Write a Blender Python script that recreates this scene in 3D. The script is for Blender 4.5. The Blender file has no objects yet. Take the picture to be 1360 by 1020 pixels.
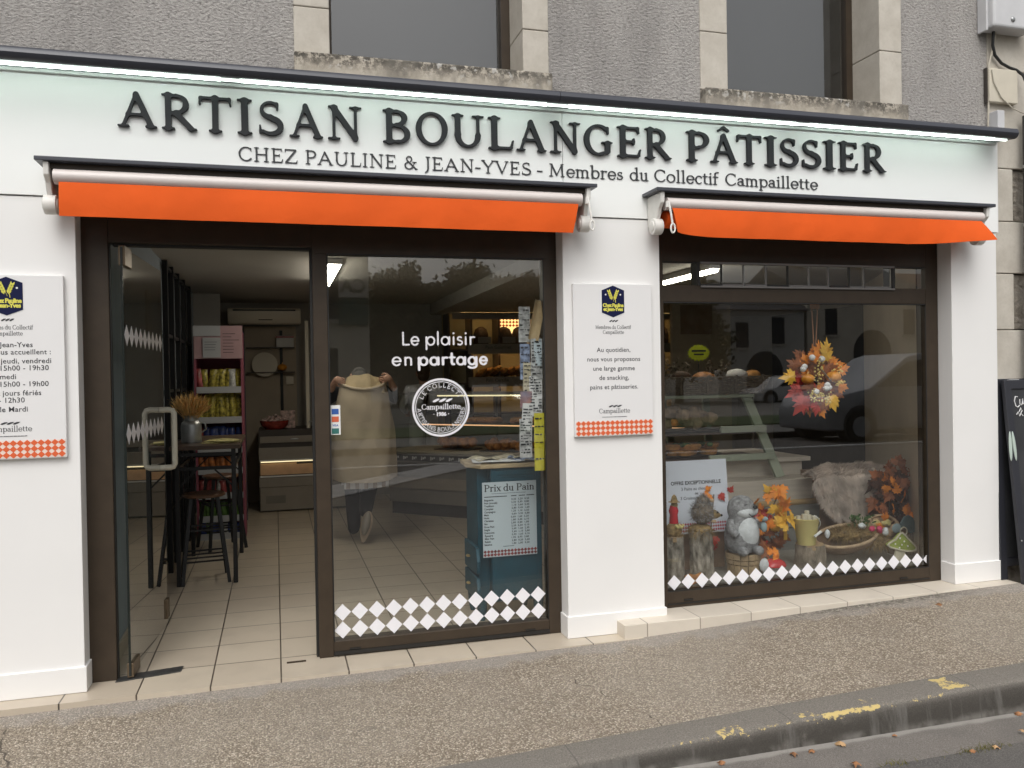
import bpy, bmesh, math, random
import numpy as np
from math import sin, cos, pi, radians, sqrt
from mathutils import Vector, Matrix, Euler
random.seed(7); np.random.seed(7)
SC = bpy.context.scene
COL = SC.collection

# ---------------------------------------------------------------- camera
cd = bpy.data.cameras.new('camera'); cam = bpy.data.objects.new('camera', cd); COL.objects.link(cam)
yaw, pitch, roll = 0.27816, -0.00895, -0.01731
fw = Vector((sin(yaw)*cos(pitch), cos(yaw)*cos(pitch), sin(pitch)))
rt = Vector((cos(yaw), -sin(yaw), 0)); up = rt.cross(fw)
r2 = cos(roll)*rt + sin(roll)*up; u2 = -sin(roll)*rt + cos(roll)*up
mw = Matrix((r2, u2, -fw)).transposed().to_4x4(); mw.translation = Vector((0, -4.5, 1.5184))
cam.matrix_world = mw
cd.sensor_width = 36; cd.lens = 36*1100/1360; cd.clip_start = 0.05; cd.clip_end = 500
SC.camera = cam

# ---------------------------------------------------------------- sky and sun (overcast day)
SUN_EL, SUN_AZ = radians(52), radians(200)
W = bpy.data.worlds.new('World'); SC.world = W; W.use_nodes = True
wn = W.node_tree.nodes; wl = W.node_tree.links
sky = wn.new('ShaderNodeTexSky'); sky.sky_type = 'NISHITA'; sky.sun_disc = False
sky.sun_elevation = SUN_EL; sky.sun_rotation = SUN_AZ; sky.dust_density = 6; sky.air_density = 1.5
hs = wn.new('ShaderNodeHueSaturation'); hs.inputs['Saturation'].default_value = 0.13
wl.new(sky.outputs[0], hs.inputs['Color'])
wl.new(hs.outputs[0], wn['Background'].inputs['Color']); wn['Background'].inputs['Strength'].default_value = 0.15
sd = bpy.data.lights.new('sun', 'SUN'); sd.energy = 0.5; sd.angle = radians(40); sd.color = (1, .97, .93)
sun = bpy.data.objects.new('sun', sd); COL.objects.link(sun)
sun.rotation_euler = Vector((-sin(SUN_AZ)*cos(SUN_EL), -cos(SUN_AZ)*cos(SUN_EL), -sin(SUN_EL))).to_track_quat('-Z', 'Y').to_euler()
vs = SC.view_settings; vs.view_transform = 'Standard'; vs.look = 'None'; vs.exposure = 0.12; vs.gamma = 1
SC.cycles.max_bounces = 10; SC.cycles.transparent_max_bounces = 24; SC.cycles.use_denoising = True
SC.cycles.caustics_reflective = False; SC.cycles.caustics_refractive = False
SC.cycles.sample_clamp_indirect = 6

# ---------------------------------------------------------------- materials
MATS = {}
def mat(name, col, rough=.6, metal=0., var=0., vscale=8., col2=None, bump=0., bscale=40., emit=0., ecol=None, spec=.5, stretch=None, detail=4., sheen=0., trans=0.):
    if name in MATS: return MATS[name]
    m = bpy.data.materials.new(name); m.use_nodes = True; MATS[name] = m
    n = m.node_tree.nodes; l = m.node_tree.links; b = n['Principled BSDF']
    c = (*col, 1); b.inputs['Base Color'].default_value = c
    b.inputs['Roughness'].default_value = rough; b.inputs['Metallic'].default_value = metal
    b.inputs['Specular IOR Level'].default_value = spec
    if sheen: b.inputs['Sheen Weight'].default_value = sheen
    if trans: b.inputs['Transmission Weight'].default_value = trans
    tc = None
    def coords():
        nonlocal tc
        if tc is None:
            t = n.new('ShaderNodeTexCoord'); tc = t.outputs['Object']
            if stretch:
                mp = n.new('ShaderNodeMapping'); mp.inputs['Scale'].default_value = stretch
                l.new(tc, mp.inputs['Vector']); tc = mp.outputs[0]
        return tc
    if var or col2:
        nz = n.new('ShaderNodeTexNoise'); nz.inputs['Scale'].default_value = vscale; nz.inputs['Detail'].default_value = detail
        l.new(coords(), nz.inputs['Vector'])
        rp = n.new('ShaderNodeValToRGB'); rp.color_ramp.elements[0].position = .32; rp.color_ramp.elements[1].position = .68
        ca = col2 if col2 else tuple(max(0, x*(1-var)) for x in col)
        cb = col if col2 else tuple(min(1, x*(1+var)) for x in col)
        rp.color_ramp.elements[0].color = (*ca, 1); rp.color_ramp.elements[1].color = (*cb, 1)
        l.new(nz.outputs['Fac'], rp.inputs[0]); l.new(rp.outputs[0], b.inputs['Base Color'])
    if bump:
        nb = n.new('ShaderNodeTexNoise'); nb.inputs['Scale'].default_value = bscale; nb.inputs['Detail'].default_value = 5
        l.new(coords(), nb.inputs['Vector'])
        bp = n.new('ShaderNodeBump'); bp.inputs['Strength'].default_value = min(1, bump); bp.inputs['Distance'].default_value = .01*max(1, bump)
        l.new(nb.outputs['Fac'], bp.inputs['Height']); l.new(bp.outputs[0], b.inputs['Normal'])
    if emit:
        b.inputs['Emission Color'].default_value = (*(ecol or col), 1); b.inputs['Emission Strength'].default_value = emit
    return m

class NG:                       # small node-graph helper for the hand-made materials
    def __init__(s, name, rough=.7, spec=.4):
        s.m = bpy.data.materials.new(name); s.m.use_nodes = True; MATS[name] = s.m
        s.n = s.m.node_tree.nodes; s.l = s.m.node_tree.links; s.b = s.n['Principled BSDF']
        s.b.inputs['Roughness'].default_value = rough; s.b.inputs['Specular IOR Level'].default_value = spec
        s.co = s.n.new('ShaderNodeTexCoord').outputs['Object']
        s.xyz = None
    def lk(s, v, sock):
        if hasattr(v, 'is_linked') or hasattr(v, 'links'): s.l.new(v, sock)
        else: sock.default_value = v if not isinstance(v, tuple) or len(v) != 3 or sock.type != 'RGBA' else (*v, 1)
    def sep(s):
        if s.xyz is None:
            q = s.n.new('ShaderNodeSeparateXYZ'); s.l.new(s.co, q.inputs[0]); s.xyz = q.outputs
        return s.xyz
    def noise(s, sc, det=4, vec=None, stretch=None, rough=.5, dist=0):
        q = s.n.new('ShaderNodeTexNoise'); q.inputs['Scale'].default_value = sc; q.inputs['Detail'].default_value = det
        q.inputs['Roughness'].default_value = rough; q.inputs['Distortion'].default_value = dist
        v = vec or s.co
        if stretch:
            mp = s.n.new('ShaderNodeMapping'); mp.inputs['Scale'].default_value = stretch; s.l.new(v, mp.inputs['Vector']); v = mp.outputs[0]
        s.l.new(v, q.inputs['Vector']); return q.outputs['Fac']
    def voro(s, sc, out='Distance', feat='F1', stretch=None):
        q = s.n.new('ShaderNodeTexVoronoi'); q.feature = feat; q.inputs['Scale'].default_value = sc
        v = s.co
        if stretch:
            mp = s.n.new('ShaderNodeMapping'); mp.inputs['Scale'].default_value = stretch; s.l.new(v, mp.inputs['Vector']); v = mp.outputs[0]
        s.l.new(v, q.inputs['Vector']); return q.outputs[out]
    def math(s, op, a, b=0., c=0.):
        q = s.n.new('ShaderNodeMath'); q.operation = op
        s.lk(a, q.inputs[0]); s.lk(b, q.inputs[1]); s.lk(c, q.inputs[2]); return q.outputs[0]
    def step(s, v, a, b):
        q = s.n.new('ShaderNodeMapRange'); q.interpolation_type = 'SMOOTHSTEP'
        s.lk(v, q.inputs[0]); q.inputs[1].default_value = a; q.inputs[2].default_value = b; return q.outputs[0]
    def ramp(s, v, stops):
        q = s.n.new('ShaderNodeValToRGB'); e = q.color_ramp.elements
        while len(e) < len(stops): e.new(.5)
        for k, (p, c) in enumerate(stops): e[k].position = p; e[k].color = (*c, 1)
        s.l.new(v, q.inputs[0]); return q.outputs[0]
    def mix(s, f, a, b, mode='MIX'):
        q = s.n.new('ShaderNodeMix'); q.data_type = 'RGBA'; q.blend_type = mode
        s.lk(f, q.inputs[0]); s.lk(a, q.inputs[6]); s.lk(b, q.inputs[7]); return q.outputs[2]
    def col(s, v): s.l.new(v, s.b.inputs['Base Color'])
    def bump(s, v, st=.5, dist=.01):
        q = s.n.new('ShaderNodeBump'); q.inputs['Strength'].default_value = st; q.inputs['Distance'].default_value = dist
        s.l.new(v, q.inputs['Height']); s.l.new(q.outputs[0], s.b.inputs['Normal'])
    def rough(s, v): s.l.new(v, s.b.inputs['Roughness'])

def glass(name, tint=(.93, .95, .94), k=2.3, ior=1.5):
    m = bpy.data.materials.new(name); m.use_nodes = True; MATS[name] = m
    n = m.node_tree.nodes; l = m.node_tree.links; n.remove(n['Principled BSDF'])
    t = n.new('ShaderNodeBsdfTransparent'); t.inputs[0].default_value = (*tint, 1)
    g = n.new('ShaderNodeBsdfGlossy'); g.inputs['Roughness'].default_value = .008
    fr = n.new('ShaderNodeFresnel'); fr.inputs[0].default_value = ior
    mu = n.new('ShaderNodeMath'); mu.operation = 'MULTIPLY'; mu.use_clamp = True; mu.inputs[1].default_value = k; l.new(fr.outputs[0], mu.inputs[0])
    mx = n.new('ShaderNodeMixShader'); l.new(mu.outputs[0], mx.inputs[0]); l.new(t.outputs[0], mx.inputs[1]); l.new(g.outputs[0], mx.inputs[2])
    gm = n.new('ShaderNodeNewGeometry'); sb = n.new('ShaderNodeMath'); sb.operation = 'SUBTRACT'; sb.inputs[0].default_value = 1; l.new(gm.outputs['Backfacing'], sb.inputs[1])
    m2 = n.new('ShaderNodeMath'); m2.operation = 'MULTIPLY'; l.new(mu.outputs[0], m2.inputs[0]); l.new(sb.outputs[0], m2.inputs[1]); l.new(m2.outputs[0], mx.inputs[0])     # outer skin reflects, inner skin only passes light
    l.new(mx.outputs[0], n['Material Output'].inputs['Surface']); return m
glass('shop_glass', (.965, .975, .97), 3.8); glass('door_glass', (.80, .84, .82), 2.6); glass('case_glass', (.96, .97, .96), .7)

# ---------------------------------------------------------------- mesh helpers
def offs(o):
    v = Vector((0, 0, 0))
    while o is not None: v = v + o.location; o = o.parent
    return v
class MB:
    def __init__(s): s.v = []; s.f = []
    def add(s, vs, fs):
        k = len(s.v); s.v += [tuple(p) for p in vs]; s.f += [tuple(i+k for i in f) for f in fs]; return s
    def box(s, x0, x1, y0, y1, z0, z1, M=None):
        vs = [(x, y, z) for z in (z0, z1) for y in (y0, y1) for x in (x0, x1)]
        if M is not None: vs = [M @ Vector(p) for p in vs]
        return s.add(vs, [(0, 2, 3, 1), (4, 5, 7, 6), (0, 1, 5, 4), (2, 6, 7, 3), (0, 4, 6, 2), (1, 3, 7, 5)])
    def bar(s, a, b, w, h, upv=(0, 0, 1)):         # rectangular bar from a to b
        a, b = Vector(a), Vector(b); d = (b-a).normalized(); u = Vector(upv)
        if abs(d.dot(u)) > .98: u = Vector((0, 1, 0))
        x = d.cross(u).normalized(); y = x.cross(d).normalized()
        vs = []
        for p in (a, b):
            for (i, j) in ((-1, -1), (1, -1), (1, 1), (-1, 1)): vs.append(p + x*i*w/2 + y*j*h/2)
        return s.add(vs, [(0, 1, 2, 3), (7, 6, 5, 4), (0, 4, 5, 1), (1, 5, 6, 2), (2, 6, 7, 3), (3, 7, 4, 0)])
    def tube(s, pts, r, seg=10, caps=True):
        pts = [Vector(p) for p in pts]; n = len(pts); rr = r if hasattr(r, '__len__') else [r]*n
        t0 = (pts[1]-pts[0]).normalized(); u = Vector((0, 0, 1)) if abs(t0.z) < .9 else Vector((1, 0, 0))
        x = t0.cross(u).normalized(); vs = []
        for i, p in enumerate(pts):
            t = (pts[min(i+1, n-1)]-pts[max(i-1, 0)]).normalized()
            x = (x - t*x.dot(t)).normalized(); y = t.cross(x)
            for k in range(seg): a = 2*pi*k/seg; vs.append(p + (x*cos(a)+y*sin(a))*rr[i])
        fs = [(i*seg+k, i*seg+(k+1) % seg, (i+1)*seg+(k+1) % seg, (i+1)*seg+k) for i in range(n-1) for k in range(seg)]
        if caps: fs += [tuple(range(seg-1, -1, -1)), tuple((n-1)*seg+k for k in range(seg))]
        return s.add(vs, fs)
    def lathe(s, prof, c=(0, 0, 0), seg=24, sx=1, sy=1, M=None, jit=0):     # prof: (r, z)
        vs = []; c = Vector(c)
        for r, z in prof:
            for k in range(seg):
                a = 2*pi*k/seg; j = 1+random.uniform(-jit, jit)
                p = Vector((r*sx*cos(a)*j, r*sy*sin(a)*j, z))
                vs.append(c + (M @ p if M is not None else p))
        n = len(prof)
        fs = [(i*seg+k, i*seg+(k+1) % seg, (i+1)*seg+(k+1) % seg, (i+1)*seg+k) for i in range(n-1) for k in range(seg)]
        if prof[0][0] > 1e-5: fs.append(tuple(range(seg-1, -1, -1)))
        if prof[-1][0] > 1e-5: fs.append(tuple((n-1)*seg+k for k in range(seg)))
        return s.add(vs, fs)
    def ball(s, c, rx, ry=None, rz=None, seg=14, rings=8, jit=0, M=None):
        ry = ry or rx; rz = rz or rx; vs = []; c = Vector(c)
        for i in range(rings+1):
            t = pi*i/rings
            for k in range(seg):
                a = 2*pi*k/seg; j = 1+random.uniform(-jit, jit)
                p = Vector((rx*sin(t)*cos(a)*j, ry*sin(t)*sin(a)*j, -rz*cos(t)*j))
                vs.append(c+(M @ p if M is not None else p))
        fs = [(i*seg+k, i*seg+(k+1) % seg, (i+1)*seg+(k+1) % seg, (i+1)*seg+k) for i in range(rings) for k in range(seg)]
        return s.add(vs, fs)
    def prism(s, out, a0, a1, axis='y'):            # polygon extruded along an axis; out in the other two axes
        def P(p, a): return {'y': (p[0], a, p[1]), 'x': (a, p[0], p[1]), 'z': (p[0], p[1], a)}[axis]
        n = len(out); vs = [P(p, a0) for p in out]+[P(p, a1) for p in out]
        return s.add(vs, [tuple(range(n)), tuple(range(2*n-1, n-1, -1))]+[(i, i+n, (i+1) % n+n, (i+1) % n) for i in range(n)])
    def grid(s, fn, nu, nv):
        vs = [fn(i/nu, j/nv) for j in range(nv+1) for i in range(nu+1)]; k = nu+1
        return s.add(vs, [(j*k+i, j*k+i+1, (j+1)*k+i+1, (j+1)*k+i) for j in range(nv) for i in range(nu)])
    def quad(s, a, b, c, d): return s.add([a, b, c, d], [(0, 1, 2, 3)])
    def build(s, name, m, parent=None, smooth=False, bev=0, seg=2, solid=0, recalc=True):
        me = bpy.data.meshes.new(name); off = offs(parent) if parent is not None else Vector((0, 0, 0))
        me.from_pydata([tuple(Vector(p)-off) for p in s.v], [], s.f)
        bm = bmesh.new(); bm.from_mesh(me)
        bmesh.ops.remove_doubles(bm, verts=bm.verts, dist=1e-6)
        if recalc: bmesh.ops.recalc_face_normals(bm, faces=bm.faces)
        if bev:
            es = [e for e in bm.edges if len(e.link_faces) == 2 and e.calc_face_angle(0) > .6]
            bmesh.ops.bevel(bm, geom=es, offset=bev, segments=seg, affect='EDGES', profile=.5, clamp_overlap=True)
        if solid:
            bmesh.ops.solidify(bm, geom=bm.faces[:], thickness=solid)
        bm.to_mesh(me); bm.free()
        for p in me.polygons: p.use_smooth = bool(smooth)
        if smooth:
            try: me.set_sharp_from_angle(angle=radians(40 if smooth is True else smooth))
            except Exception: pass
        me.materials.append(MATS[m] if isinstance(m, str) else m)
        o = bpy.data.objects.new(name, me); COL.objects.link(o); o.parent = parent
        return o
def tag(o, label=None, cat=None, group=None, kind=None):
    if label: o['label'] = label
    if cat: o['category'] = cat
    if group: o['group'] = group
    if kind: o['kind'] = kind
    return o
def thing(name, loc, label, cat, group=None):
    o = bpy.data.objects.new(name, None); COL.objects.link(o); o.location = loc; o.empty_display_size = .1
    return tag(o, label, cat, group)
def copy_tree(o, parent=None):
    c = o.copy(); COL.objects.link(c)
    if parent is not None: c.parent = parent
    for ch in list(o.children): copy_tree(ch, c)
    return c
def mesh_obj(name, me, m, parent=None, loc=None):
    o = bpy.data.objects.new(name, me); COL.objects.link(o); o.parent = parent
    me.materials.clear(); me.materials.append(MATS[m])
    if loc is not None: o.location = Vector(loc)-(offs(parent) if parent is not None else Vector((0, 0, 0)))
    return o
# ---------------------------------------------------------------- drawn lettering: glyphs as smooth unions of strokes, traced to outlines
class Glyphs:
    def __init__(s, W, w, sl, t, k, res, serif=True):
        s.W, s.w, s.sl, s.t, s.k, s.res, s.serif = W, w, sl, t, k, res, serif; s.cache = {}
    def prims(s, ch):
        W, w, t, sl = s.W, s.w, s.t, s.sl; P = []; S = s.serif; X = .66
        def line(x0, y0, x1, y1, a=None, b=None): P.append(([(x0, y0), (x1, y1)], [(a or W)/2, (b or a or W)/2]))
        def arc(cx, cy, rx, ry, a0, a1, wv=None, wh=None, n=22):
            wv = wv or W; wh = wh or w; pts = []; rr = []
            for i in range(n+1):
                a = radians(a0+(a1-a0)*i/n); pts.append((cx+rx*cos(a), cy+ry*sin(a))); rr.append((wh+(wv-wh)*abs(cos(a))**1.6)/2)
            P.append((pts, rr))
        def ser(x, y, l=1., r=None):
            if S:
                yy = y+t/2 if y < .5 else y-t/2
                P.append(([(x-sl*l-W/2, yy), (x+sl*(l if r is None else r)+W/2, yy)], [t/2, t/2]))
        def stem(x, y0=0, y1=1, ww=None, bot=1, top=1):
            h = (ww or W)/2; P.append(([(x, y0+(t*.6 if S else h)), (x, y1-(t*.6 if S else h))], [h, h]))
        def foot(x, y0=0): ser(x, y0)
        m = W/2
        if ch in 'AÂ':
            line(.52, .93, .17, .06, w*1.15, w*1.15); line(.53, .91, .93, .06, W*1.02); line(.28, .35, .76, .35, w)
            ser(.16, 0, .8); ser(.94, 0, .8); ad = 1.1
            if ch == 'Â': line(.34, 1.1, .53, 1.21, w*1.1); line(.53, 1.21, .72, 1.1, w*1.1)
        elif ch == 'B':
            stem(.24); ser(.24, 0, 1, 0); ser(.24, 1, 1, 0); line(.24, 1-w/2, .45, 1-w/2, w); line(.24, .53, .48, .53, w); line(.24, w/2, .5, w/2, w)
            arc(.45, .765, .24, .235-w/2, -90, 90); arc(.5, .275, .27, .275-w/2, -90, 90); ad = .88
        elif ch in 'CG':
            arc(.56, .5, .47-m, .51-w/2, 52, 318 if ch == 'C' else 290); line(.86, .9, .87, .72, w*1.1, w*.7)
            if ch == 'C': ad = .98
            else: line(.86, .4, .86, .13, W); ser(.86, .46, .5, .3); P[-1] = ([(.68, .42), (1.0, .42)], [t/2, t/2]); line(.86, .12, .62, .03, w); ad = 1.08
        elif ch == 'E':
            stem(.24); ser(.24, 0, 1, 0); ser(.24, 1, 1, 0); line(.24, 1-w/2, .72, 1-w/2, w); line(.72, .96, .75, .8, w*.95, w*.7)
            line(.24, .51, .58, .51, w); line(.59, .6, .59, .42, w*.75); line(.24, w/2, .74, w/2, w); line(.75, .06, .8, .24, w*.95, w*.7); ad = .88
        elif ch == 'H':
            for x in (.24, .86): stem(x); ser(x, 0); ser(x, 1)
            line(.24, .52, .86, .52, w); ad = 1.1
        elif ch == 'I':
            stem(.24); ser(.24, 0); ser(.24, 1); ad = .48
        elif ch == 'J':
            stem(.3, -.1); ser(.3, 1); P[-2] = ([(.3, .95), (.3, .1), (.25, -.08), (.1, -.2)], [m, m, m*.9, w*.5]); ad = .52
        elif ch == 'L':
            stem(.24); ser(.24, 1); ser(.24, 0, 1, 0); line(.24, w/2, .72, w/2, w); line(.74, .06, .79, .27, w*.95, w*.7); ad = .84
        elif ch == 'M':
            line(.22, .04, .26, .95, w*1.1); line(.26, .93, .62, .1, W); line(.62, .1, .98, .93, w*1.05); line(.98, .95, 1.04, .04, W)
            ser(.22, 0, .9); ser(1.04, 0, .8); ser(.24, 1, .7, 0); ser(1.0, 1, 0, .7); ad = 1.28
        elif ch == 'N':
            stem(.24, ww=w*1.1); ser(.24, 0); ser(.24, 1, .8, 0); line(.25, .93, .87, .06, W); stem(.88, ww=w*1.1); ser(.88, 1); ad = 1.1
        elif ch == 'O':
            arc(.58, .5, .49-m, .52-w/2, 0, 360, n=40); ad = 1.16
        elif ch in 'PR':
            stem(.24); ser(.24, 0); ser(.24, 1, 1, 0); line(.24, 1-w/2, .46, 1-w/2, w)
            line(.24, .46, .48, .46, w); arc(.47, .725, .28-m*.2, .275-w/2, -90, 90); ad = .84
            if ch == 'R': line(.46, .45, .86, .05, W, W*.9); ser(.9, 0, .15, .35); ad = .98
        elif ch == 'S':
            pts = []; rr = []
            for i in range(17):
                a = radians(45+(270-45)*i/16); pts.append((.42+.25*cos(a), .745+.215*sin(a))); rr.append((w*1.05+(W*.9-w)*max(0, i-7)/9)/2)
            for i in range(1, 17):
                a = radians(90-(90+135)*i/16); pts.append((.42+.29*cos(a), .265+.225*sin(a)+.0)); rr.append((W+(w*1.05-W)*max(0, i-7)/9)/2)
            P.append((pts, rr)); line(.61, .93, .62, .76, w, w*.7); line(.13, .07, .12, .26, w, w*.7); ad = .82
        elif ch == 'T':
            stem(.47, 0, 1); ser(.47, 0); line(.08, 1-w/2, .86, 1-w/2, w); line(.075, .95, .05, .78, w*.95, w*.7); line(.865, .95, .89, .78, w*.95, w*.7); ad = .94
        elif ch == 'U':
            line(.24, .96, .24, .38, W); ser(.24, 1); line(.88, .96, .88, .36, w*1.15); ser(.88, 1)
            arc(.56, .37, .32, .38-w/2, 180, 360, W, w); ad = 1.1
        elif ch in 'VY':
            if ch == 'V': line(.16, .95, .53, .06, W); line(.9, .95, .54, .06, w*1.1); ad = 1.04
            else: line(.14, .95, .5, .46, W); line(.86, .95, .51, .46, w*1.1); stem(.5, 0, .5); ser(.5, 0); ad = .98
            ser(.15, 1, .8); ser(.88, 1, .8)
        elif ch == 'Z':
            line(.1, 1-w/2, .74, 1-w/2, w); line(.76, .93, .14, .07, W); line(.1, w/2, .8, w/2, w); line(.1, .96, .08, .8, w*.9, w*.6); line(.82, .05, .85, .22, w*.9, w*.6); ad = .9
        elif ch == '&':
            arc(.4, .76, .19, .2, -60, 240, W*.75, w); line(.3, .6, .88, .06, W*.9, W*.8); ser(.92, 0, .1, .3)
            arc(.38, .27, .29, .25, 100, 330, W*.95, w); line(.6, .12, .8, .5, w); ser(.8, .5, .5, .5); P[-1] = ([(.66, .53), (.94, .53)], [t/2, t/2]); ad = 1.04
        elif ch == '-': line(.07, .35, .4, .35, w*1.3); ad = .47
        elif ch == 'a':
            if S: arc(.3, .46, .17, X-.46-w/2, 20, 150, W, w); line(.14, .53, .13, .47, w*1.2); line(.47, .48, .47, .1, W); arc(.29, .19, .2, .19-w/2, 60, 400, W*.9, w); line(.3, .37, .47, .39, w); line(.47, .07, .62, .04, w); ad = .64
            else: arc(.36, X/2, .33-m, .35-w/2, 0, 360, n=36); line(.66, X-m, .66, m); ad = .8
        elif ch in 'bpdg':
            if S:
                left = ch in 'bp'; y0, y1 = {'b': (0, 1.04), 'd': (0, 1.04), 'p': (-.3, X), 'g': (-.2, X)}[ch]
                x = .17 if left else .56
                stem(x, y0, y1); arc(.4 if left else .33, X/2, .29-m+.02, .345-w/2, 0, 360, n=32)
                if ch == 'b': ser(x, 1.0, .9, 0); P[-1] = ([(x-sl-m, 1.01), (x, 1.04)], [t/2, t/2])
                if ch == 'd': P.append(([(x-sl-m, 1.01), (x, 1.04)], [t/2, t/2])); line(x, .06, x+.16, .03, w)
                if ch == 'p': P.append(([(x-sl-m, -.27), (x+sl+m, -.27)], [t/2, t/2])); P.append(([(x-sl-m, X-.04), (x, X-.01)], [t/2, t/2]))
                ad = .74
            else:
                if ch == 'p': line(.14, X-m, .14, -.28); arc(.45, X/2, .33-m, .35-w/2, 0, 360, n=36)
                else: arc(.36, X/2, .33-m, .35-w/2, 0, 360, n=36); line(.66, X-m, .66, 0); arc(.37, -.02, .29, .25-w/2, -150, 0)
                ad = .8
        elif ch == 'c':
            arc(.35, X/2, .3-m, .345-w/2, 48, 312); line(.53, .56, .54, .47, w*1.1, w*.9); ad = .6
        elif ch == 'e':
            arc(.36, X/2, .32-m, .35-w/2, 0, 318, n=34); line(.1, X/2-.0, .63 if S else .6, X/2-.0, w if S else w*.95); ad = .68 if S else .74
        elif ch == 'f':
            arc(.36, .86, .17, .2-w/2, 60, 180, W, w); line(.18, .9, .18, .06, W); ser(.18, 0); line(.03, X-w/2, .42, X-w/2, w); ad = .44
        elif ch == 'i':
            stem(.2, 0, X); ser(.2, 0); P.append(([(.2, .88)]*2, [W*.62]*2)); ad = .38 if S else .34
            if S: P.append(([(.2-sl-m, X-.04), (.2, X-.01)], [t/2, t/2]))
            else: P[0] = ([(.17, X-m), (.17, m)], [m, m]); P[-1] = ([(.17, .87)]*2, [W*.6]*2)
        elif ch in 'lL':
            x = .2 if S else .17
            stem(x, 0, 1.04); ser(x, 0)
            if S: P.append(([(x-sl-m, 1.0), (x, 1.03)], [t/2, t/2]))
            ad = .39 if S else .34
        elif ch in 'mn':
            xs = (.18, .55) if ch == 'n' else (.18, .54, .9)
            for i, x in enumerate(xs):
                stem(x, 0, X if i == 0 else X-.16); ser(x, 0, .8)
                if i: cx = (xs[i-1]+x)/2; arc(cx, X-.2, (x-xs[i-1])/2, .2-w/2, 0, 165, W, w)
            if S: P.append(([(.18-sl-m, X-.04), (.18, X-.01)], [t/2, t/2]))
            ad = xs[-1]+.2
        elif ch == 'o': arc(.37, X/2, .34-m, .35-w/2, 0, 360, n=36); ad = .74
        elif ch == 'r':
            stem(.18, 0, X); ser(.18, 0); arc(.38, X-.24, .2, .24-w/2, 62, 175, W, w)
            if S: P.append(([(.46, X-.07)]*2, [W*.55]*2)); P.append(([(.18-sl-m, X-.04), (.18, X-.01)], [t/2, t/2]))
            ad = .53 if S else .50+m
        elif ch == 's':
            pts = []; rr = []
            for i in range(13):
                a = radians(40+230*i/12); pts.append((.28+.15*cos(a), .48+.13*sin(a))); rr.append((w+(W*.85-w)*max(0, i-5)/7)/2)
            for i in range(1, 13):
                a = radians(90-220*i/12); pts.append((.28+.18*cos(a), .19+.145*sin(a))); rr.append((W*.85+(w-W*.85)*max(0, i-5)/7)/2)
            P.append((pts, rr)); ad = .55
            if S: line(.41, .6, .41, .49, w*.9); line(.09, .06, .09, .19, w*.9)
        elif ch == 't':
            line(.05, X-w/2, .4, X-w/2, w); ad = .46
            if S: line(.2, .82, .2, .17, W); arc(.37, .17, .17, .17-w/2, 180, 285, W, w)
            else: P.append(([(.2, .86), (.2, .22), (.235, .11), (.36, m)], [m, m, m*.95, m*.9]))
        elif ch == 'u':
            line(.18, X-.04, .18, .2, W); arc(.36, .2, .18, .2-w/2, 180, 360, W, w); stem(.54, 0, X); line(.54, .05, .68, .03, w)
            if S: P.append(([(.18-sl-m, X-.04), (.18, X-.01)], [t/2, t/2])); P.append(([(.54-sl-m, X-.04), (.54, X-.01)], [t/2, t/2]))
            ad = .74
        elif ch == 'x':
            line(.14, X-.05, .52, .05, W); line(.52, X-.05, .14, .05, w)
            for x in (.12, .54): ser(x, 0, .6); P.append(([(x-sl*.6-m, X-t/2), (x+sl*.6+m, X-t/2)], [t/2, t/2]))
            ad = .66
        else: ad = .3
        if not S and ch == 'L': P = [([(.14, 1-m), (.14, m)], [m, m]), ([(.14, m), (.55, m)], [m, m])]; ad = .62
        return P, ad
    def loops(s, ch):
        if ch in s.cache: return s.cache[ch]
        P, ad = s.prims(ch)
        if not P: s.cache[ch] = ([], ad); return s.cache[ch]
        h = 1/s.res; xs = np.arange(-.3, ad+.35, h); ys = np.arange(-.42, 1.42, h)
        XX, YY = np.meshgrid(xs, ys); D = None
        for pts, rr in P:
            d = np.full(XX.shape, 9.)
            for i in range(len(pts)-1):
                (x0, y0), (x1, y1) = pts[i], pts[i+1]; dx, dy = x1-x0, y1-y0; L2 = dx*dx+dy*dy
                tt = np.clip(((XX-x0)*dx+(YY-y0)*dy)/L2, 0, 1) if L2 > 1e-9 else 0*XX
                d = np.minimum(d, np.hypot(XX-x0-tt*dx, YY-y0-tt*dy)-(rr[i]+(rr[i+1]-rr[i])*tt))
            if D is None: D = d
            else:
                hh = np.clip(.5+.5*(D-d)/s.k, 0, 1); D = D+(d-D)*hh-s.k*hh*(1-hh)
        D = np.where(np.abs(D) < 1e-7, 1e-7, D)
        # marching squares
        E = {}; ny, nx = D.shape
        def ex(j, i): a, b = D[j, i], D[j, i+1]; return (xs[i]+h*a/(a-b), ys[j])
        def ey(j, i): a, b = D[j, i], D[j+1, i]; return (xs[i], ys[j]+h*a/(a-b))
        ins = D < 0
        code = ins[:-1, :-1]*1+ins[:-1, 1:]*2+ins[1:, 1:]*4+ins[1:, :-1]*8
        nxt = {}; pos = {}
        T = {1: [(3, 0)], 2: [(0, 1)], 3: [(3, 1)], 4: [(1, 2)], 5: [(3, 0), (1, 2)], 6: [(0, 2)], 7: [(3, 2)], 8: [(2, 3)], 9: [(2, 0)], 10: [(0, 1), (2, 3)], 11: [(2, 1)], 12: [(1, 3)], 13: [(1, 0)], 14: [(0, 3)]}
        for j, i in zip(*np.nonzero((code > 0) & (code < 15))):
            for a, b in T[int(code[j, i])]:
                ks = []
                for e in (a, b):
                    key = [('x', j, i), ('y', j, i+1), ('x', j+1, i), ('y', j, i)][e]
                    if key not in pos: pos[key] = ex(key[1], key[2]) if key[0] == 'x' else ey(key[1], key[2])
                    ks.append(key)
                nxt[ks[0]] = ks[1]
        out = []
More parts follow.
